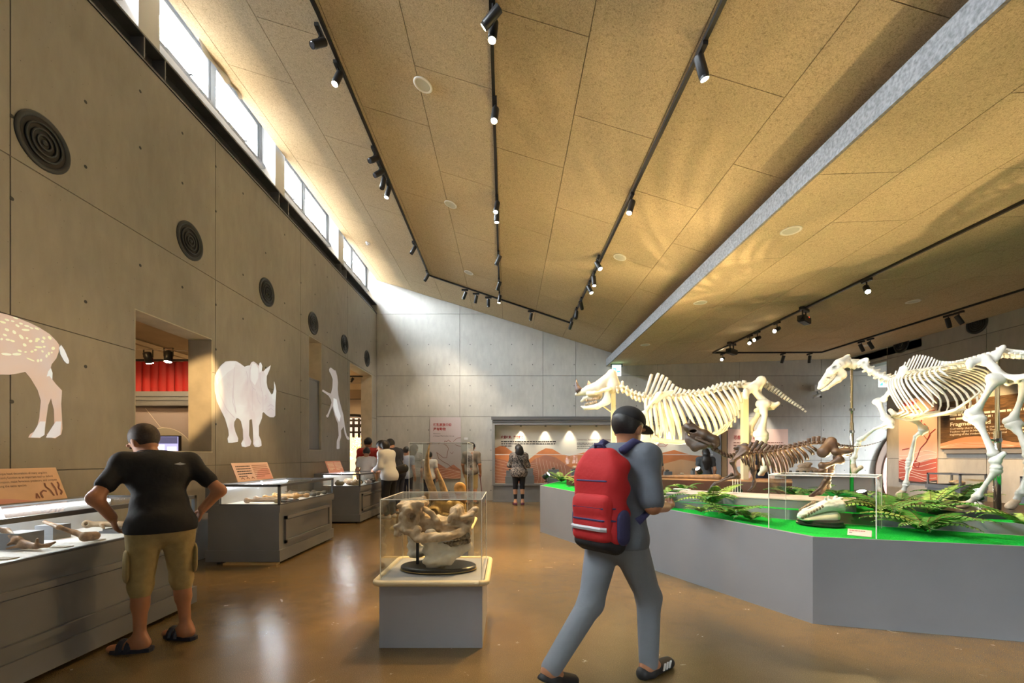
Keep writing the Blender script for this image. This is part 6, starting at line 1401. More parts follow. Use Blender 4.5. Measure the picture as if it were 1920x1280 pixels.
for i, (px, py, w_, st, lb, nm) in enumerate(((957, 882, .24, 2, 'behind the woman in the patterned top, left side', 'a'), (992, 878, .24, 2, 'behind the woman in the patterned top, right side', 'b'), (1039, 880, .3, 2, 'with stepped base left of the ferns', 'c'), (1081, 880, .26, 1, 'behind the left ferns', 'd'), (1256, 884, .22, 1, 'left of the dark-haired visitor at the showcase', 'e'), (1284, 890, .22, 1, 'low one beside the dark-haired visitor', 'f'), (1306, 882, .13, 2, 'tall narrow one beside the dark-haired visitor', 'g'))):
    c = block(px, py, w_, 'grey display block in the wall showcase, '+lb, st)
    lump('small_fossil', c+Vector((0, 0, .001)), .055 if i != 3 else .1, MB_[(3, 0)[i % 2]], 'small dark fossil on the showcase block '+lb, 'fossil', 60+i, 5, .008, 'small fossils in the wall showcase')
# posters on the back wall
def poster(name, fr, w_, h_, m, label, cat='poster'):
    mb = MB(); fr.box(mb, 0, 0, w_, h_, -.02, 0); return tag(mb.obj(name, m), label, cat)
k2 = F/13.16; fr = Fr(((806-CX)/k2, 13.17, CAMZ-(897-CY)/k2), (1, 0, 0), (0, 0, 1)); W, H = 58/k2, 115/k2
t = poster('wall_poster', fr, W, H, M_POSTER, 'tall lilac poster with red title and a rhinoceros head drawing, back wall')
text('哺乳家族中的', .1, fr, .1, H-.26, M_INKR, t, width=.54, bold=.002); text('犀有動物', .1, fr, .1, H-.39, M_INKR, t, width=.37, bold=.002)
text('Rhinoceros:', .045, fr, .1, H-.5, M_INK, t); text('a Unique Mammalian Group', .05, fr, .1, H-.57, M_INK, t, width=.62)
pol = stripe([(.92, .95), (.78, 1.0), (.66, 1.05), (.55, 1.15), (.5, 1.1), (.44, 1.12), (.42, 1.02), (.5, .98), (.55, .9), (.52, .75), (.5, .62), (.4, .62), (.2, .78), (.26, .6), (.4, .5), (.55, .42), (.65, .32), (.9, .25)], .014)+stripe([(.6, .78), (.66, .74), (.7, .8)], .01)+stripe([(.7, 1.1), (.8, 1.2), (.92, 1.22)], .012)
flat('rhino_drawing', fr, pol, M_INKB, t, .003, .0045)
flat('colour_hills', fr, [[(0, 0), (0, .3), (.25, .45), (.5, .3), (.7, .42), (W, .25), (W, 0)]], M_HILL2, t, .001, .003)
flat('contour_lines', fr, [q for k in range(6) for q in stripe([(x, .04+.045*k+.05*math.sin(x*7+k)) for x in np.linspace(.02, W-.02, 14)], .008)], M_LINE, t, .004, .005)
fr = Fr(((1365-CX)/k2, 13.17, CAMZ-(905-CY)/k2), (1, 0, 0), (0, 0, 1)); W, H = 113/k2, 101/k2
t = poster('wall_poster', fr, W, H, M_SIGNP, 'wide pale pink poster with red title behind the hind leg of the rhinoceros skeleton')
text('恐龍與', .13, fr, .17, H-.3, M_INKR, t, width=.34, bold=.002); text('起', .13, fr, .74, H-.3, M_INKR, t, width=.11, bold=.002)
dashes(fr, .17, .8, H-.42, 5, .08, .03, M_INKB, t, seed=12); dashes(fr, 1.0, 1.65, H-.42, 5, .08, .03, M_INKB, t, seed=13)
flat('globe_drawing', fr, [[(.35+.14*math.cos(a), .35+.14*math.sin(a)) for a in np.linspace(0, 6.28, 20)[:-1]], [(1.25+.12*math.cos(a), .32+.12*math.sin(a)) for a in np.linspace(0, 6.28, 20)[:-1]]], mat('pale_blue_print', (.45, .5, .55), .6), t)
tag(MB().box((6.33, 13.08, .35), (6.47, 13.19, 2.14)).obj('frame_post', mat('tan_post', (.45, .3, .15), .5)), 'tan upright frame post between the showcase and the pink poster', 'post')
fr = Fr(((739-CX)/k2, 13.18, CAMZ-(868-CY)/k2), (1, 0, 0), (0, 0, 1)); t = poster('small_sign', fr, 17/k2, 8/k2, mat('cream_sign', (.7, .66, .5), .6), 'small cream sign with black characters on the back wall beside the white-shirted woman', 'sign')
dashes(fr, .02, .25, .05, 1, .05, .05, M_INK, t, last=1)
fr = Fr(((870-CX)/k2, 13.18, CAMZ-(824-CY)/k2), (1, 0, 0), (0, 0, 1)); t = poster('wall_label', fr, 7/k2, 4/k2, M_WHITE, 'tiny white label on the back wall right of the lilac poster', 'label')
# low white table with fossil blocks, back right
t = thing('fossil_table', 'low white-topped table near the back wall behind the brown skeleton', 'table', (8.0, 11.4, 0))
MB().box((6.9, 11.1, .82), (9.3, 11.7, .86)).obj('tabletop', M_WHITE, t); MB().box((7.0, 11.2, 0), (9.2, 11.6, .82)).obj('base', M_WHITE, t)
c = P(1512, 888, 11.4); t2 = thing('fossil_vertebra', 'big brown stacked fossil vertebra on the white table', 'fossil', (c.x, 11.4, .86))
bobj('fossil', [('e', (c.x-.02, 11.4, .95), (.24, .14, .09)), ('e', (c.x+.14, 11.38, .95), (.14, .13, .09)), ('e', (c.x-.06, 11.4, 1.06), (.16, .12, .07)), ('e', (c.x+.02, 11.38, 1.12), (.11, .1, .05)), ('h', (c.x, 11.4, .862), (0, 0, -1))], .012, MB_[0], t2, k=.02)
for i in range(6):
    q = P(1456+i*13, 891, 11.2); tag(MB().lathe([(.05, .861), (.045, .90), (.03, .96)], (min(max(q.x, 7.0), 9.2), 11.2, 0), 10).obj('fossil_tooth', MB_[3]), 'small dark fossil tooth standing on the white table, %s from the left' % ORD[i], 'fossil', 'fossil teeth on the white table')
# mural with an arch beyond the passage
t = thing('arch_mural', 'arched red and pink mural with a white horn drawing beyond the passage', 'mural', (11.8, 13.1, 0))
cx, cz, r = 12.65, .75, 1.75
MB().prism([(min(13.35, cx+r*math.cos(a)), max(.02, cz+r*math.sin(a))) for a in np.linspace(math.pi*1.2, -.2, 40)], lambda u, v, d: (u, d, v), 13.12, 13.17).obj('arch_edge', mat('brown_arch', (.14, .08, .05), .5), t)
r2 = 1.55; mu = MB().prism([(min(13.35, cx+r2*math.cos(a)), max(.02, cz+r2*math.sin(a))) for a in np.linspace(math.pi*1.2, -.2, 40)], lambda u, v, d: (u, d, v), 13.09, 13.13).obj('mural', M_SIGNP, t)
fr = Fr((cx-1.55, 13.09, 0), (1, 0, 0), (0, 0, 1))
flat('red_hills', fr, [[(0, .45), (.15, .85), (.5, .75), (.9, 1.0), (1.5, .9), (1.5, .1), (0.1, .1)]], M_SIGNR, mu, .002, .004)
flat('contour_lines', fr, [q for k in range(9) for q in stripe([(.12+x, 1.0+.07*k+.04*math.sin(x*5+k)) for x in np.linspace(0, 1.2, 10)], .008)], M_INKW, mu, .004, .005)
flat('horn_drawing', fr, [[(.12, 1.22), (.2, 1.0), (.34, .78), (.5, .68), (.62, .5), (.62, .82), (.5, .86), (.34, .92), (.2, 1.06)]], M_INKW, mu, .006, .008)
# right wall: tall poster and the wood-toned text panel
fr = Fr((RX-.02, 11.41, .66), (0, -1, 0), (0, 0, 1)); W, H = 1.02, 2.1
t = poster('wall_poster', fr, W, H, M_SIGNP, 'tall pink poster with an elephant head drawing on the right wall')
flat('red_hills', fr, [[(0, 0), (0, .55), (.3, .62), (.6, .5), (W, .62), (W, 0)]], mat('poster_red', (.48, .11, .08), .6), t); flat('dark_hill', fr, [[(.0, 0), (0, .1), (.1, .05), (.6, .03), (W, .1), (W, 0)]], M_INK, t, .003, .004)
flat('contour_lines', fr, [q for k in range(8) for q in stripe([(x, .1+.09*k+.06*math.sin(x*5+k*.6)) for x in np.linspace(.02, W-.02, 14)], .01)], M_INKW, t, .004, .005)
flat('elephant_drawing', fr, stripe([(.98, 1.75), (.8, 1.72), (.66, 1.6), (.58, 1.4), (.5, 1.1), (.42, .8), (.38, .55), (.45, .4), (.55, .38), (.58, .5)], .022)+stripe([(.98, 1.3), (.85, 1.2), (.75, 1.0), (.6, .85), (.5, .6), (.46, .52)], .018)+stripe([(.7, 1.45), (.8, 1.35), (.85, 1.15), (.78, 1.05), (.7, 1.15), (.66, 1.3), (.7, 1.45)], .014)+stripe([(.1, .82), (.3, .86)], .02), M_INKR, t, .005, .006)
dashes(fr, .1, .5, 1.93, 1, .1, .09, M_INKR, t, seed=32, last=1); dashes(fr, .1, .6, 1.8, 2, .07, .035, M_INKB, t, seed=21)
fr = Fr((RX-.03, 10.3, 1.48), (0, -1, 0), (0, 0, 1)); W, H = 3.2, 1.08
m, nt, b_, pos = base('wood_print'); n = tex(nt, scalev(nt, pos, (1, 1.2, 7)), 'noise', 3.0, 5, 1.2)
nt.links.new(ramp(nt, n.outputs['Fac'], [(.3, (.035, .022, .014)), (.5, (.10, .055, .025)), (.7, (.17, .095, .04))]), b_.inputs['Base Color']); b_.inputs['Roughness'].default_value = .55
t = poster('text_panel', fr, W, H, m, 'wide dark wood-toned text panel headed Fragments on the right wall', 'sign board')
hp = [(0, .02)]+[(x, .06+.16*abs(math.sin(x*1.9+.2))**1.3+.05) for x in np.linspace(0, W, 40)]+[(W, 0.02)]
flat('orange_hills', fr, [hp], mat('panel_orange', (.55, .25, .15), .6), t)
flat('contour_lines', fr, [q for k in range(4) for q in stripe([(x, .03+.035*k*abs(math.sin(x*1.9+.2))+.01) for x in np.linspace(0, W, 40)], .006)], M_LINE, t, .003, .004)
text('Fragments and', .12, fr, .22, .52, M_INKW, t, width=.85, bold=.002); dashes(fr, .22, .9, .84, 1, .1, .11, M_INKW, t, seed=31, last=1)
for i, ln in enumerate(('Currently there are three main fossil', 'Toukou region in Hengchun. The second', 'beginning of the modern history of mammal')): text(ln, .06, fr, .22, .44-.065*i, M_INKW, t, width=1.15)
dashes(fr, .22, 1.7, .74, 2, .08, .045, M_INKW, t, seed=22); dashes(fr, 1.5, 2.9, .44, 3, .065, .03, M_INKW, t, seed=23)
tag(MB().box((RX-.05, 7.0, 1.38), (RX, 10.2, 1.46)).obj('wall_rail', M_GREYL), 'grey rail under the wood-toned text panel', 'rail')
# two small glass cases on the right
def small_case(x0, x1, y0, y1, label, seed):
    t = thing('small_case', label, 'display case', ((x0+x1)/2, (y0+y1)/2, 0), group='small cases by the right wall'); zt, zb_ = .96, .72
    MB().box((x0, y0, 0), (x1, y1, zb_)).obj('base', M_GREY, t); MB().box((x0-.02, y0-.02, zb_-.09), (x1, y1+.02, zb_)).obj('ledge', M_GREY, t)
    mb = MB(); e = .03
    for x in (x0, x1-e):
        for y in (y0, y1-e): mb.box((x, y, zb_), (x+e, y+e, zt))
    for y in (y0, y1-e): mb.box((x0, y, zt-e), (x1, y+e, zt))
    for x in (x0, x1-e): mb.box((x, y0, zt-e), (x+e, y1, zt))
    mb.obj('frame', M_GREY, t)
    MB().box((x0+.01, y0+e, zb_), (x0+.016, y1-e, zt-e)).obj('pane', M_GLASS, t); MB().box((x0+e, y0+.01, zb_), (x1-e, y0+.016, zt-e)).obj('pane', M_GLASS, t)
    for i in range(2): lump('fossil_bone', (x0+.18+.12*i, y0+.18+.22*i, zb_), .09, MB_[0], 'brown fossil %s in the %s' % (('at the front', 'at the back')[i], label.split(',')[0]), 'fossil', seed+i, 6, .01)
small_case(9.2, 9.75, 9.0, 9.72, 'grey glazed case right of the tall pink poster, in front of the right wall', 80)
small_case(9.2, 9.75, 7.2, 7.95, 'grey glazed case cut by the right picture edge, by the hind legs', 90)
# ================================================================== PEOPLE
def V3(*a): return Vector(a)
def hand_prims(w, d, pn, side, curl=.5, L=.175):
    """palm and five fingers; d: direction of the hand, pn: palm normal, side: towards the thumb"""
    d = Vector(d).normalized(); pn = Vector(pn); pn = (pn-d*pn.dot(d)).normalized(); s = pn.cross(d).normalized()*side; w = Vector(w); k = L/.175
    pr = [('c', w-d*.02, w+d*.02, .026*k, .026*k), ('f', w+d*.02*k, w+d*.075*k, .034*k, .040*k, pn, .42)]
    for i, (o, ln, r) in enumerate(((.028, .072, .0092), (.009, .080, .0095), (-.010, .075, .0092), (-.028, .058, .008))):
        b = w+d*.082*k+s*o*k; a1 = d*math.cos(curl*.6)+pn*math.sin(curl*.6); a2 = d*math.cos(curl*1.5)+pn*math.sin(curl*1.5)
        m_ = b+a1*ln*.52*k; pr += [('c', b-d*.02*k, m_, r*1.12*k, r*k), ('c', m_, m_+a2*ln*.5*k, r*k, r*.82*k)]
    b = w+d*.025*k+s*.03*k; m_ = b+(d*.6+s*.65+pn*.25).normalized()*.045*k
    pr += [('c', b, m_, .0135*k, .011*k), ('c', m_, m_+(d*.85+s*.25+pn*.3).normalized()*.032*k, .011*k, .0085*k)]
    return pr
BASE = dict(pelvis=(0, 0, .90), chest=(0, 0, 1.24), neck=(0, -.005, 1.43), head=(0, .02, 1.565), shl=(-.18, 0, 1.375), shr=(.18, 0, 1.375), ell=(-.24, -.03, 1.09), elr=(.24, -.03, 1.09), wrl=(-.24, .06, .85), wrr=(.24, .06, .85),
            hil=(-.09, 0, .88), hir=(.09, 0, .88), knl=(-.10, .02, .48), knr=(.10, .02, .48), anl=(-.10, -.02, .085), anr=(.10, -.02, .085), tol=(-.12, .15, .03), tor=(.12, .15, .03))
def person(label, loc, rz, s=1.0, pose=None, top=None, bot=None, shoe=None, hair=M_HAIR, skin=M_SKIN, sleeve=.55, hem=.80, leg='long', longhair=0, cap=None, bulk=1.0, sandals=False, gaze=(0, 1, -.1), h=.014, tname='shirt', bname='trousers', loose=.02, hands=True, palm=None, curl=.5, headtilt=None):
    J = {k: Vector(v) for k, v in BASE.items()}
    for k, v in (pose or {}).items(): J[k] = Vector(v)
    t = thing('person', label, 'person', loc, rz); t.scale = (s, s, s)
    g = Vector(gaze).normalized(); hd = J['head']; x = g.cross(Vector((0, 0, 1))).normalized(); u = x.cross(g).normalized()
    RH_ = Matrix((x, g, u)).transposed()
    hp = lambda a, b, c: hd+x*a+g*b+u*c
    B = bulk; E = 'e'
    spine = (J['chest']-J['pelvis']); 
    def torso(i): 
        return [(E, J['chest']+V3(0, .0, .05), (.165*B+i, .105*B+i, .17+i)), (E, (J['chest']*.45+J['pelvis']*.55), (.145*B+i, .105*B+i, .17+i)), (E, J['pelvis']+V3(0, -.01, .0), (.165*B+i*1.9, .115*B+i*1.9, .13+i*2)),
                ('c', J['shl'], J['shr'], .062+i*.8, .062+i*.8), ('c', J['chest']+V3(0, 0, .1), J['neck']-V3(0, 0, .03), .09*B+i*.6, .06+i*.4)]
    def arm(q, i, upto=1.0):
        a, b, c = J['sh'+q], J['el'+q], J['wr'+q]
        i *= .55
        if upto <= 1: return [('c', a, a+(b-a)*upto, .054+i, .050+i*1.3)]
        return [('c', a, b, .054+i, .043+i), ('c', b, b+(c-b)*(upto-1), .043+i, .034+i*.9)]
    def legp(q, i, upto=2.0):
        a, b, c = J['hi'+q], J['kn'+q], J['an'+q]
        if upto <= 1: return [('c', a, a+(b-a)*upto, .088*B+i, .075*B+i*1.3)]
        return [('c', a, b, .086*B+i, .053+i), ('c', b, b+(c-b)*(upto-1), .053+i, .036+i)]
    pr = torso(0)+[('c', J['neck']-V3(0, 0, .05), hd-u*.05, .055, .052)]
    for q in 'lr':
        a, b, c = J['kn'+q], J['an'+q], J['to'+q]
        pr += arm(q, 0, 2.0)+legp(q, 0)+[('c', a+(b-a)*.12, a+(b-a)*.36, .048, .051), ('c', b, b+(c-b)*.25, .04, .038), ('f', b+V3(0, 0, -.045), c, .036, .034, (0, 0, 1), .8), ('c', b-(c-b)*.2+V3(0, 0, -.04), b, .034, .036)]
    HS = 1.1
    def sc(prs):
        out = []
        for p in prs:
            if p[0].lstrip('-') == 'e': out.append((p[0], hd+(Vector(p[1])-hd)*HS, tuple(q*HS for q in p[2]))+tuple(p[3:]))
            elif p[0] in ('c', 'f'): out.append((p[0], hd+(Vector(p[1])-hd)*HS, hd+(Vector(p[2])-hd)*HS, p[3]*HS, p[4]*HS)+tuple(p[5:]))
            else: out.append(p)
        return out
    parts = [blob(pr, h, .04)]
    hb = [(E, hp(0, -.012, .02), (.076, .094, .098), RH_), (E, hp(0, .018, -.045), (.06, .072, .07), RH_), ('c', hp(0, .088, -.005), hp(0, .104, -.03), .010, .015), (E, hp(-.079, -.005, -.012), (.012, .02, .032), RH_), (E, hp(.079, -.005, -.012), (.012, .02, .032), RH_), (E, hp(0, .086, -.068), (.026, .012, .012), RH_), (E, hp(0, .075, -.10), (.03, .022, .02), RH_), ('c', hp(-.045, .082, .02), hp(.045, .082, .02), .012, .012), ('-e', hp(-.032, .094, .002), (.016, .012, .009), RH_), ('-e', hp(.032, .094, .002), (.016, .012, .009), RH_), ('c', hp(0, -.01, -.06), J['neck'], .052, .055)]
    parts.append(blob(sc(hb[:-1])+hb[-1:], .008, .02))
    if hands:
        for q, sd in (('l', -1), ('r', 1)):
            d = (J['wr'+q]-J['el'+q]); pn = Vector((-sd*.9, .1, 0)) if not palm or q not in palm else Vector(palm[q])
            hdv = d if not palm or q+'d' not in palm else Vector(palm[q+'d'])
            parts.append(blob(hand_prims(J['wr'+q], hdv, pn, sd if not palm or q+'s' not in palm else palm[q+'s'], curl), .0055, .008))
    body = link('body', blobmesh(parts, 'body'), skin, t, local=True)
    for sgn in (-1, 1):
        MB().lathe([(.0005, -.009), (.009, -.004), (.011, 0), (.009, .004), (.0005, .009)], (0, 0, 0), 10).obj('eye', mat('eye_dark', (.03, .02, .02), .2), body, smooth=True, local=True, loc=hp(sgn*.035, .091, .002))
    # clothing
    if top:
        pr = torso(loose)+(arm('l', loose*.95, sleeve)+arm('r', loose*.95, sleeve))+[('h', (0, 0, hem), (0, 0, -1)), ]
        pr.append(('-e', tuple(J['neck']+V3(0, .005, .045)), (.072, .075, .07)))
        link(tname, blobmesh([blob(pr, h*.9, .05)], tname), top, t, local=True)
    if bot:
        up = {'long': 2.0, 'short': .93, 'knee': 1.25, 'crop': 1.75}[leg]; i = loose*.9 if leg != 'crop' else .008
        pr = [(E, J['pelvis']+V3(0, -.01, -.01), (.166*B+i*.6, .116*B+i*.6, .13+i*.5)), (E, (J['chest']*.35+J['pelvis']*.65), (.145*B+i*.5, .105*B+i*.5, .11))]+legp('l', i, up)+legp('r', i, up)+[('h', (0, 0, J['pelvis'].z+.11), (0, 0, 1))]
        if leg in ('knee', 'short'): 
            zc = min(J['knl'].z, J['knr'].z)+(-.06 if leg == 'knee' else .12); pr.append(('h', (0, 0, zc-.02), (0, 0, -1)))
        link(bname, blobmesh([blob(pr, h*.9, .035)], bname), bot, t, local=True)
    if shoe:
        for q in 'lr':
            b, c = J['an'+q], J['to'+q]; d = (c-b); dz = Vector((d.x, d.y, 0)).normalized(); b0 = Vector((b.x, b.y, max(b.z-.055, c.z)))
            if sandals:
                mb = MB(); pts = []
                pl = Vector((-dz.y, dz.x, 0)); c0 = Vector((b.x, b.y, 0)); z_ = b.z-.085
                out = [(-.09, .0), (-.08, .032), (-.02, .036), (.06, .044), (.13, .047), (.18, .03), (.195, 0), (.18, -.03), (.13, -.045), (.06, -.04), (-.02, -.034), (-.08, -.03)]
                so = MB().prism(out, lambda u_, v_, d_: c0+dz*u_+pl*v_+V3(0, 0, d_), z_, z_+.028).obj('sandal', shoe, t, local=True)
                for o_ in (.055, .11): MB().tube([c0+dz*o_+pl*(.05*math.cos(a))+V3(0, 0, z_+.02+.062*math.sin(a)) for a in np.linspace(0, math.pi, 9)], .017, 6, flat=(dz, 1.3)).obj('strap', shoe, so, local=True)
            else:
                bobj('shoe', [('c', b0-dz*.055, b0+dz*.0, .044, .046), ('f', b0, c+dz*.02, .05, .044, (0, 0, 1), .85), ('c', b+V3(0, 0, .005), b0, .042, .046), ('h', tuple(b-V3(0, 0, .085)), tuple((V3(0, 0, -1)+dz*((b.z-.055-c.z)/max(.05, (Vector((d.x, d.y, 0))).length))*-1)) if b.z > .12 else (0, 0, -1))], .009, shoe, t, k=.02, local=True)
    if hair:
        hp_ = [(E, hp(0, -.022, .03), (.087, .100, .098), RH_), ('-e', hp(0, .085, -.035), (.11, .075, .085), RH_), ('-e', hp(0, .04, -.1), (.2, .13, .06), RH_)]
        if longhair:
            e = hp(0, -.10, -.05); hp_ += [('c', hp(0, -.06, .02), e, .08, .085), ('f', e, e+V3(0, -.035, -longhair*.5), .088, .095, (0, 1, 0), .5), ('f', e+V3(0, -.035, -longhair*.5), e+V3(0, -.03, -longhair), .095, .06, (0, 1, 0), .45)]
        link('hair', blobmesh([blob(sc(hp_), .009, .03)], 'hair'), hair, t, local=True)
    if cap:
        cp = [(E, hp(0, -.012, .045), (.092, .108, .085), RH_), ('h', tuple(hp(0, 0, .035)), tuple(-u))]
        c_ = link('cap', blobmesh([blob(sc(cp), .008, .02)], 'cap'), cap, t, local=True)
        link('brim', blobmesh([blob([('f', hp(0, .10, .045), hp(0, .168, .035), .08, .065, tuple(u), .1)], .007, .01)], 'brim'), cap, c_, local=True)
    return t, J, hp
def cloth(n, c, r=.8, **kw): return mat(n, c, r, bump=(18, .5, .01), **kw)
M_TEE = cloth('black_tee', (.006, .006, .007)); M_KHAKI = cloth('khaki_cloth', (.36, .27, .11), noise=(20, .12)); M_NAVYR = mat('navy_rubber', (.012, .016, .03), .5)
M_GREYT = cloth('grey_tee', (.10, .115, .14)); M_GREYP = cloth('grey_trousers', (.19, .21, .24)); M_BPACK = cloth('red_backpack_cloth', (.42, .010, .012)); M_BPACKD = cloth('navy_strap', (.03, .03, .10)); M_SHOE = mat('black_shoe', (.012, .012, .013), .6)
M_WSH = cloth('white_shirt', (.62, .64, .68)); M_BLK = cloth('black_trousers', (.008, .008, .01)); M_NAVY = cloth('navy_shirt', (.015, .02, .04)); M_REDS = cloth('red_shirt', (.42, .03, .025)); M_WHT = cloth('pale_shirt', (.6, .56, .54)); M_LBL = cloth('pale_blue_shirt', (.42, .46, .56)); M_BRN = cloth('brown_shirt', (.15, .125, .10)); M_KH2 = cloth('tan_shorts', (.42, .31, .13)); M_JEAN = cloth('navy_jeans', (.018, .022, .05)); M_CAPK = mat('black_cap', (.012, .012, .014), .8); M_DGT = cloth('charcoal_shirt', (.05, .055, .06)); M_WSHOE = mat('white_shoe', (.55, .54, .5), .6)
# ---- the man in black leaning over the nearest case: facing left and away
rzA = math.atan2(.66, -.75)-math.pi/2
A_, JA, hpA = person('man seen from behind in black t-shirt and khaki cargo shorts, hands on hips', (-2.46, 3.13, 0), rzA, .93,
    pose=dict(pelvis=(0, -.06, .90), chest=(0, .04, 1.22), neck=(-.02, .12, 1.42), head=(-.06, .22, 1.53), shl=(-.20, .07, 1.37), shr=(.20, .07, 1.37), ell=(-.37, -.06, 1.13), elr=(.38, -.06, 1.14), wrl=(-.275, -.01, .985), wrr=(.275, -.01, .995), hil=(-.10, -.06, .88), hir=(.10, -.06, .88), knl=(-.12, -.04, .47), knr=(.13, -.03, .47), anl=(-.13, -.07, .085), anr=(.15, -.06, .085), tol=(-.27, .05, .03), tor=(.06, .10, .03)),
    top=M_TEE, bot=M_KHAKI, shoe=M_NAVYR, sandals=True, hair=M_HAIRB, skin=M_SKIN2, leg='knee', sleeve=.62, hem=.86, bulk=1.12, gaze=(-.45, .75, -.55), h=.012, bname='cargo_shorts', tname='t_shirt', loose=.022, curl=.45,
    palm={'l': (.95, .1, 0), 'ld': (.22, .30, -.75), 'ls': 1, 'r': (-.95, .1, 0), 'rd': (-.22, .30, -.75), 'rs': -1})
for sd in (-1, 1):
    bobj('cargo_pocket', [('f', (sd*.205, -.06, .68), (sd*.205, -.05, .58), .07, .075, (1, 0, 0), .25)], .01, M_KHAKI, A_, local=True)
MB().prism([(-.035, 0), (0, .012), (.035, 0), (0, -.008)], lambda u, v, d: (.10+u, -.135+d+.0, 1.36+v), 0, .02).obj('shirt_logo', mat('white_print', (.7, .7, .7), .7), A_, local=True)
MB().tube([(-.07+.07*math.cos(a)+.02, .09+.075*math.sin(a), 1.455-.01*math.sin(a)) for a in np.linspace(math.pi, 2*math.pi, 12)], .004, 5).obj('lanyard', M_BLACK, A_, local=True)
# ---- the walking man with the red backpack
rzB = math.atan2(.62, .78)-math.pi/2
B_, JB, hpB = person('walking man in grey with black cap, mid-stride in the foreground', (.64, 2.62, 0), rzB, .95,
    pose=dict(pelvis=(0, 0, .89), chest=(0, .05, 1.23), neck=(0, .09, 1.43), head=(0, .13, 1.565), shl=(-.185, .06, 1.385), shr=(.185, .06, 1.385), ell=(-.24, .10, 1.12), elr=(.25, .02, 1.10), wrl=(-.12, .32, 1.07), wrr=(.17, .28, 1.07), hil=(-.09, 0, .87), hir=(.09, 0, .87), knl=(-.09, -.13, .48), knr=(.10, .20, .50), anl=(-.10, -.46, .17), anr=(.10, .20, .085), tol=(-.10, -.31, .045), tor=(.11, .38, .03)),
    top=M_GREYT, bot=M_GREYP, shoe=M_SHOE, skin=M_SKIN2, leg='long', sleeve=.9, hem=.84, cap=M_CAPK, gaze=(0, .95, -.28), h=.012, tname='t_shirt', loose=.026, bulk=1.05, curl=.9, palm={'l': (.4, 0, -.9), 'ls': -1, 'r': (-.4, 0, .9), 'rs': 1})
for k in range(3): MB().prism([(.0, 0), (.014, 0), (.030, .045), (.016, .045)], lambda u, v, d: (.155+d, .27+k*.032+u, .03+v*.9), 0, .008).obj('shoe_stripe', mat('white_print'), B_, local=True)
t = thing('backpack', 'red backpack with navy straps on the walking man', 'backpack', (.64, 2.62, 0), rzB); t.scale = (.95,)*3
bobj('pack', [('c', (-.10, -.155, z), (.10, -.155, z), .075, .075) for z in (.92, .98, 1.06, 1.14, 1.22, 1.28)]+[('c', (-.085, -.145, 1.34), (.085, -.145, 1.34), .065, .065), ('c', (-.06, -.14, 1.39), (.06, -.14, 1.39), .05, .05)]+[('c', (-.12, -.10, z), (.12, -.10, z), .05, .05) for z in (.9, 1.05, 1.2, 1.33)], .010, M_BPACK, t, local=True, k=.04)
bobj('front_pocket', [('c', (-.095, -.215, z), (.095, -.215, z), .05, .05) for z in (.93, 1.0, 1.07, 1.12)], .009, M_BPACK, t, local=True, k=.03)
bobj('base_panel', [('c', (-.11, -.15, .875), (.11, -.15, .875), .062, .062), ('c', (-.1, -.21, .885), (.1, -.21, .885), .04, .04)], .010, M_BLK if 'M_BLK' in globals() else M_BLACK, t, local=True, k=.03)
for sd in (-1, 1):
    bobj('side_pocket', [('f', (sd*.172, -.15, .93), (sd*.172, -.15, 1.03), .055, .055, (1, 0, 0), .4)], .01, M_BPACKD, t, local=True)
    MB().tube([(sd*.10, -.07, 1.42), (sd*.115, .02, 1.475), (sd*.125, .12, 1.45), (sd*.135, .185, 1.34), (sd*.14, .19, 1.2), (sd*.17, .12, 1.08), (sd*.17, -.03, 1.0)], .026, 8, flat=((1, 0, 0), 1.1)).obj('shoulder_strap', M_BPACKD, t, local=True, smooth=True)
MB().tube([(-.04, -.14, 1.42), (-.03, -.16, 1.46), (.03, -.16, 1.46), (.04, -.14, 1.42)], .01, 6).obj('handle', M_BPACKD, t, local=True)
for z in (1.02, 1.09, 1.245): MB().tube([(-.155, -.2, z), (-.11, -.262+.03*(z > 1.1), z), (.11, -.262+.03*(z > 1.1), z), (.155, -.2, z)], .006, 5).obj('zip', M_BPACKD, t, local=True)
MB().tube([(-.13, -.25, .97), (-.1, -.268, .97), (.1, -.268, .97), (.13, -.25, .97)], .014, 6).obj('silver_band', mat('silver_band', (.4, .4, .42), .4), t, local=True)
tag(MB().box((-.1, -.07, 0), (.1, .07, .008)).obj('leaflet', M_PAPER, loc=(.64+.28, 2.62+.26, 1.035), rot=(.1, -.2, rzB)), 'folded white leaflet in the walking man hands', 'leaflet')
# ---- visitors farther back
def stand(px, pyfeet, rz, label, **kw):
    g = onZ(px, pyfeet, 0); return person(label, (g.x, g.y, 0), rz, **kw)
m, nt, b_, pos = base('patterned_knit'); v = tex(nt, pos, 'noise', 26, 3, 1.5); nt.links.new(ramp(nt, v.outputs['Fac'], [(.42, (.03, .028, .03)), (.5, (.14, .12, .11)), (.6, (.34, .29, .25))]), b_.inputs['Base Color']); b_.inputs['Roughness'].default_value = .85; M_KNIT = m
up = dict(ell=(-.27, .05, 1.10), elr=(.27, .05, 1.10), wrl=(-.16, .26, 1.08), wrr=(.16, .26, 1.08))
C_, _, _ = stand(973, 946, .1, 'woman in a black and beige patterned top facing the wall showcase', s=.97, pose=dict(up, head=(-.01, .06, 1.55)), top=M_KNIT, bot=M_BLK, shoe=mat('purple_shoe', (.12, .02, .05), .6), leg='crop', sleeve=1.4, hem=.78, longhair=.16, bulk=1.18, loose=.03, gaze=(-.1, .8, -.5), tname='patterned_top')
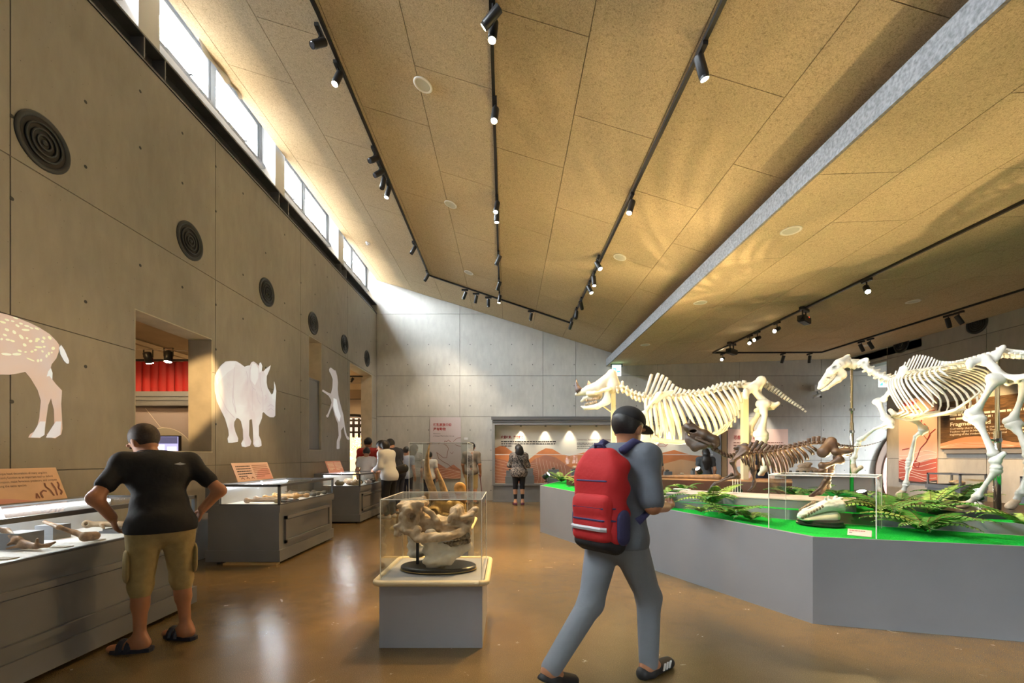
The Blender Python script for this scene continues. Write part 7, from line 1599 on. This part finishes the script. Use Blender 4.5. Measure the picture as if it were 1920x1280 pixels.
bobj('patterned_hem', [('e', (0, -.01, .86), (.235, .175, .11)), ('h', (0, 0, .78), (0, 0, -1)), ('h', (0, 0, .90), (0, 0, 1))], .014, mat('dark_knit_band', (.025, .026, .035), .8, noise=(16, .3, 2), color2=(.10, .09, .09)), C_, local=True)
g = onZ(973, 946, 0)
tag(MB().tube([(.12, -.02, 1.42), (.06, -.16, 1.36), (-.03, -.19, 1.2), (-.16, -.16, 1.0), (-.21, -.03, .96)][::1], .016, 6).obj('bag_strap', M_BLACK, loc=(g.x, g.y, 0), rot=(0, 0, .1), sc=(-.97, .97, .97)), 'black crossbody strap on the back of the woman in the patterned top', 'bag')
bow = dict(chest=(0, .06, 1.23), neck=(0, .14, 1.42), head=(0, .22, 1.52), shl=(-.17, .08, 1.37), shr=(.17, .08, 1.37), ell=(-.22, .08, 1.10), elr=(.22, .08, 1.10), wrl=(-.14, .30, 1.02), wrr=(.14, .30, 1.02))
stand(730, 970, 1.15, 'long-haired woman in a white shirt bending over the farthest display case', s=1.0, pose=bow, top=M_WSH, bot=M_BLK, shoe=M_WSHOE, leg='long', sleeve=1.8, hem=.80, longhair=.40, gaze=(0, .7, -.7), loose=.03)
stand(747, 961, 1.2, 'visitor in navy beside the white-shirted woman with a shoulder bag', s=1.04, pose=bow, top=M_NAVY, bot=M_NAVY, shoe=M_WSHOE, gaze=(0, .75, -.6), sleeve=.6)
g = onZ(754, 961, 0); t = thing('shoulder_bag', 'black shoulder bag hanging beside the visitor in navy', 'bag', (g.x+.02, g.y-.25, .95))
bobj('bag', [('f', (g.x-.1, g.y-.27, .98), (g.x+.1, g.y-.22, 1.04), .10, .10, (.2, -.9, 0), .5)], .012, M_BLACK, t)
MB().tube([(g.x-.1, g.y-.27, 1.05), (g.x-.05, g.y-.2, 1.35), (g.x+.08, g.y-.2, 1.1)], .01, 5).obj('strap', M_BLACK, t)
person('visitor in a red shirt standing in front of the doorway', (-3.50, 11.1, 0), .2, 1.05, top=M_REDS, bot=M_NAVY, shoe=M_SHOE, gaze=(.3, .9, -.3))
person('child in a pale shirt standing just beyond the farthest display case', (-3.42, 10.72, 0), .1, .90, top=M_WHT, bot=M_NAVY, shoe=M_SHOE, gaze=(0, .9, -.4))
stand(762, 950, -.3, 'visitor in a pale blue shirt by the back wall behind the tall clear box', s=.92, top=M_LBL, bot=M_NAVY, shoe=M_SHOE, gaze=(.3, .9, -.3))
stand(805, 946, 0, 'child in a pale shirt seen through the tall clear box', s=.85, top=M_WHT, bot=M_JEAN, shoe=M_SHOE)
D_, _, _ = stand(884, 944, -.2, 'man in brown shirt, tan shorts and dark cap near the lilac poster', s=1.0, top=M_BRN, bot=M_KH2, shoe=M_SHOE, leg='knee', cap=M_CAPK, sleeve=.8, skin=M_SKIN2)
g = onZ(900, 946, 0); tag(MB().tube([(g.x-.04, g.y, .82), (g.x+.0, g.y, .80), (g.x+.08, g.y-.02, .01)], [.014, .012, .010], 8).obj('walking_stick', mat('dark_red_stick', (.12, .02, .02), .4)), 'dark red walking stick held by the man in tan shorts', 'stick')
g = (P(1226, 900, 11.6)); person('dark-haired visitor facing the wall showcase behind the rhinoceros forelegs', (g.x, 11.6, 0), 0, .9, top=M_DGT, bot=M_BLK, shoe=M_SHOE, longhair=.3)
g = (P(1323, 900, 11.4)); person('visitor in charcoal with long dark hair behind the brown skeleton head', (g.x, 11.4, 0), -.2, .9, top=M_DGT, bot=M_BLK, shoe=M_SHOE, longhair=.35)
g = (P(1425, 900, 10.2)); person('visitor in navy jeans standing behind the brown skeleton ribs', (g.x, 10.2, 0), .5, .95, top=M_NAVY, bot=M_JEAN, shoe=M_SHOE)
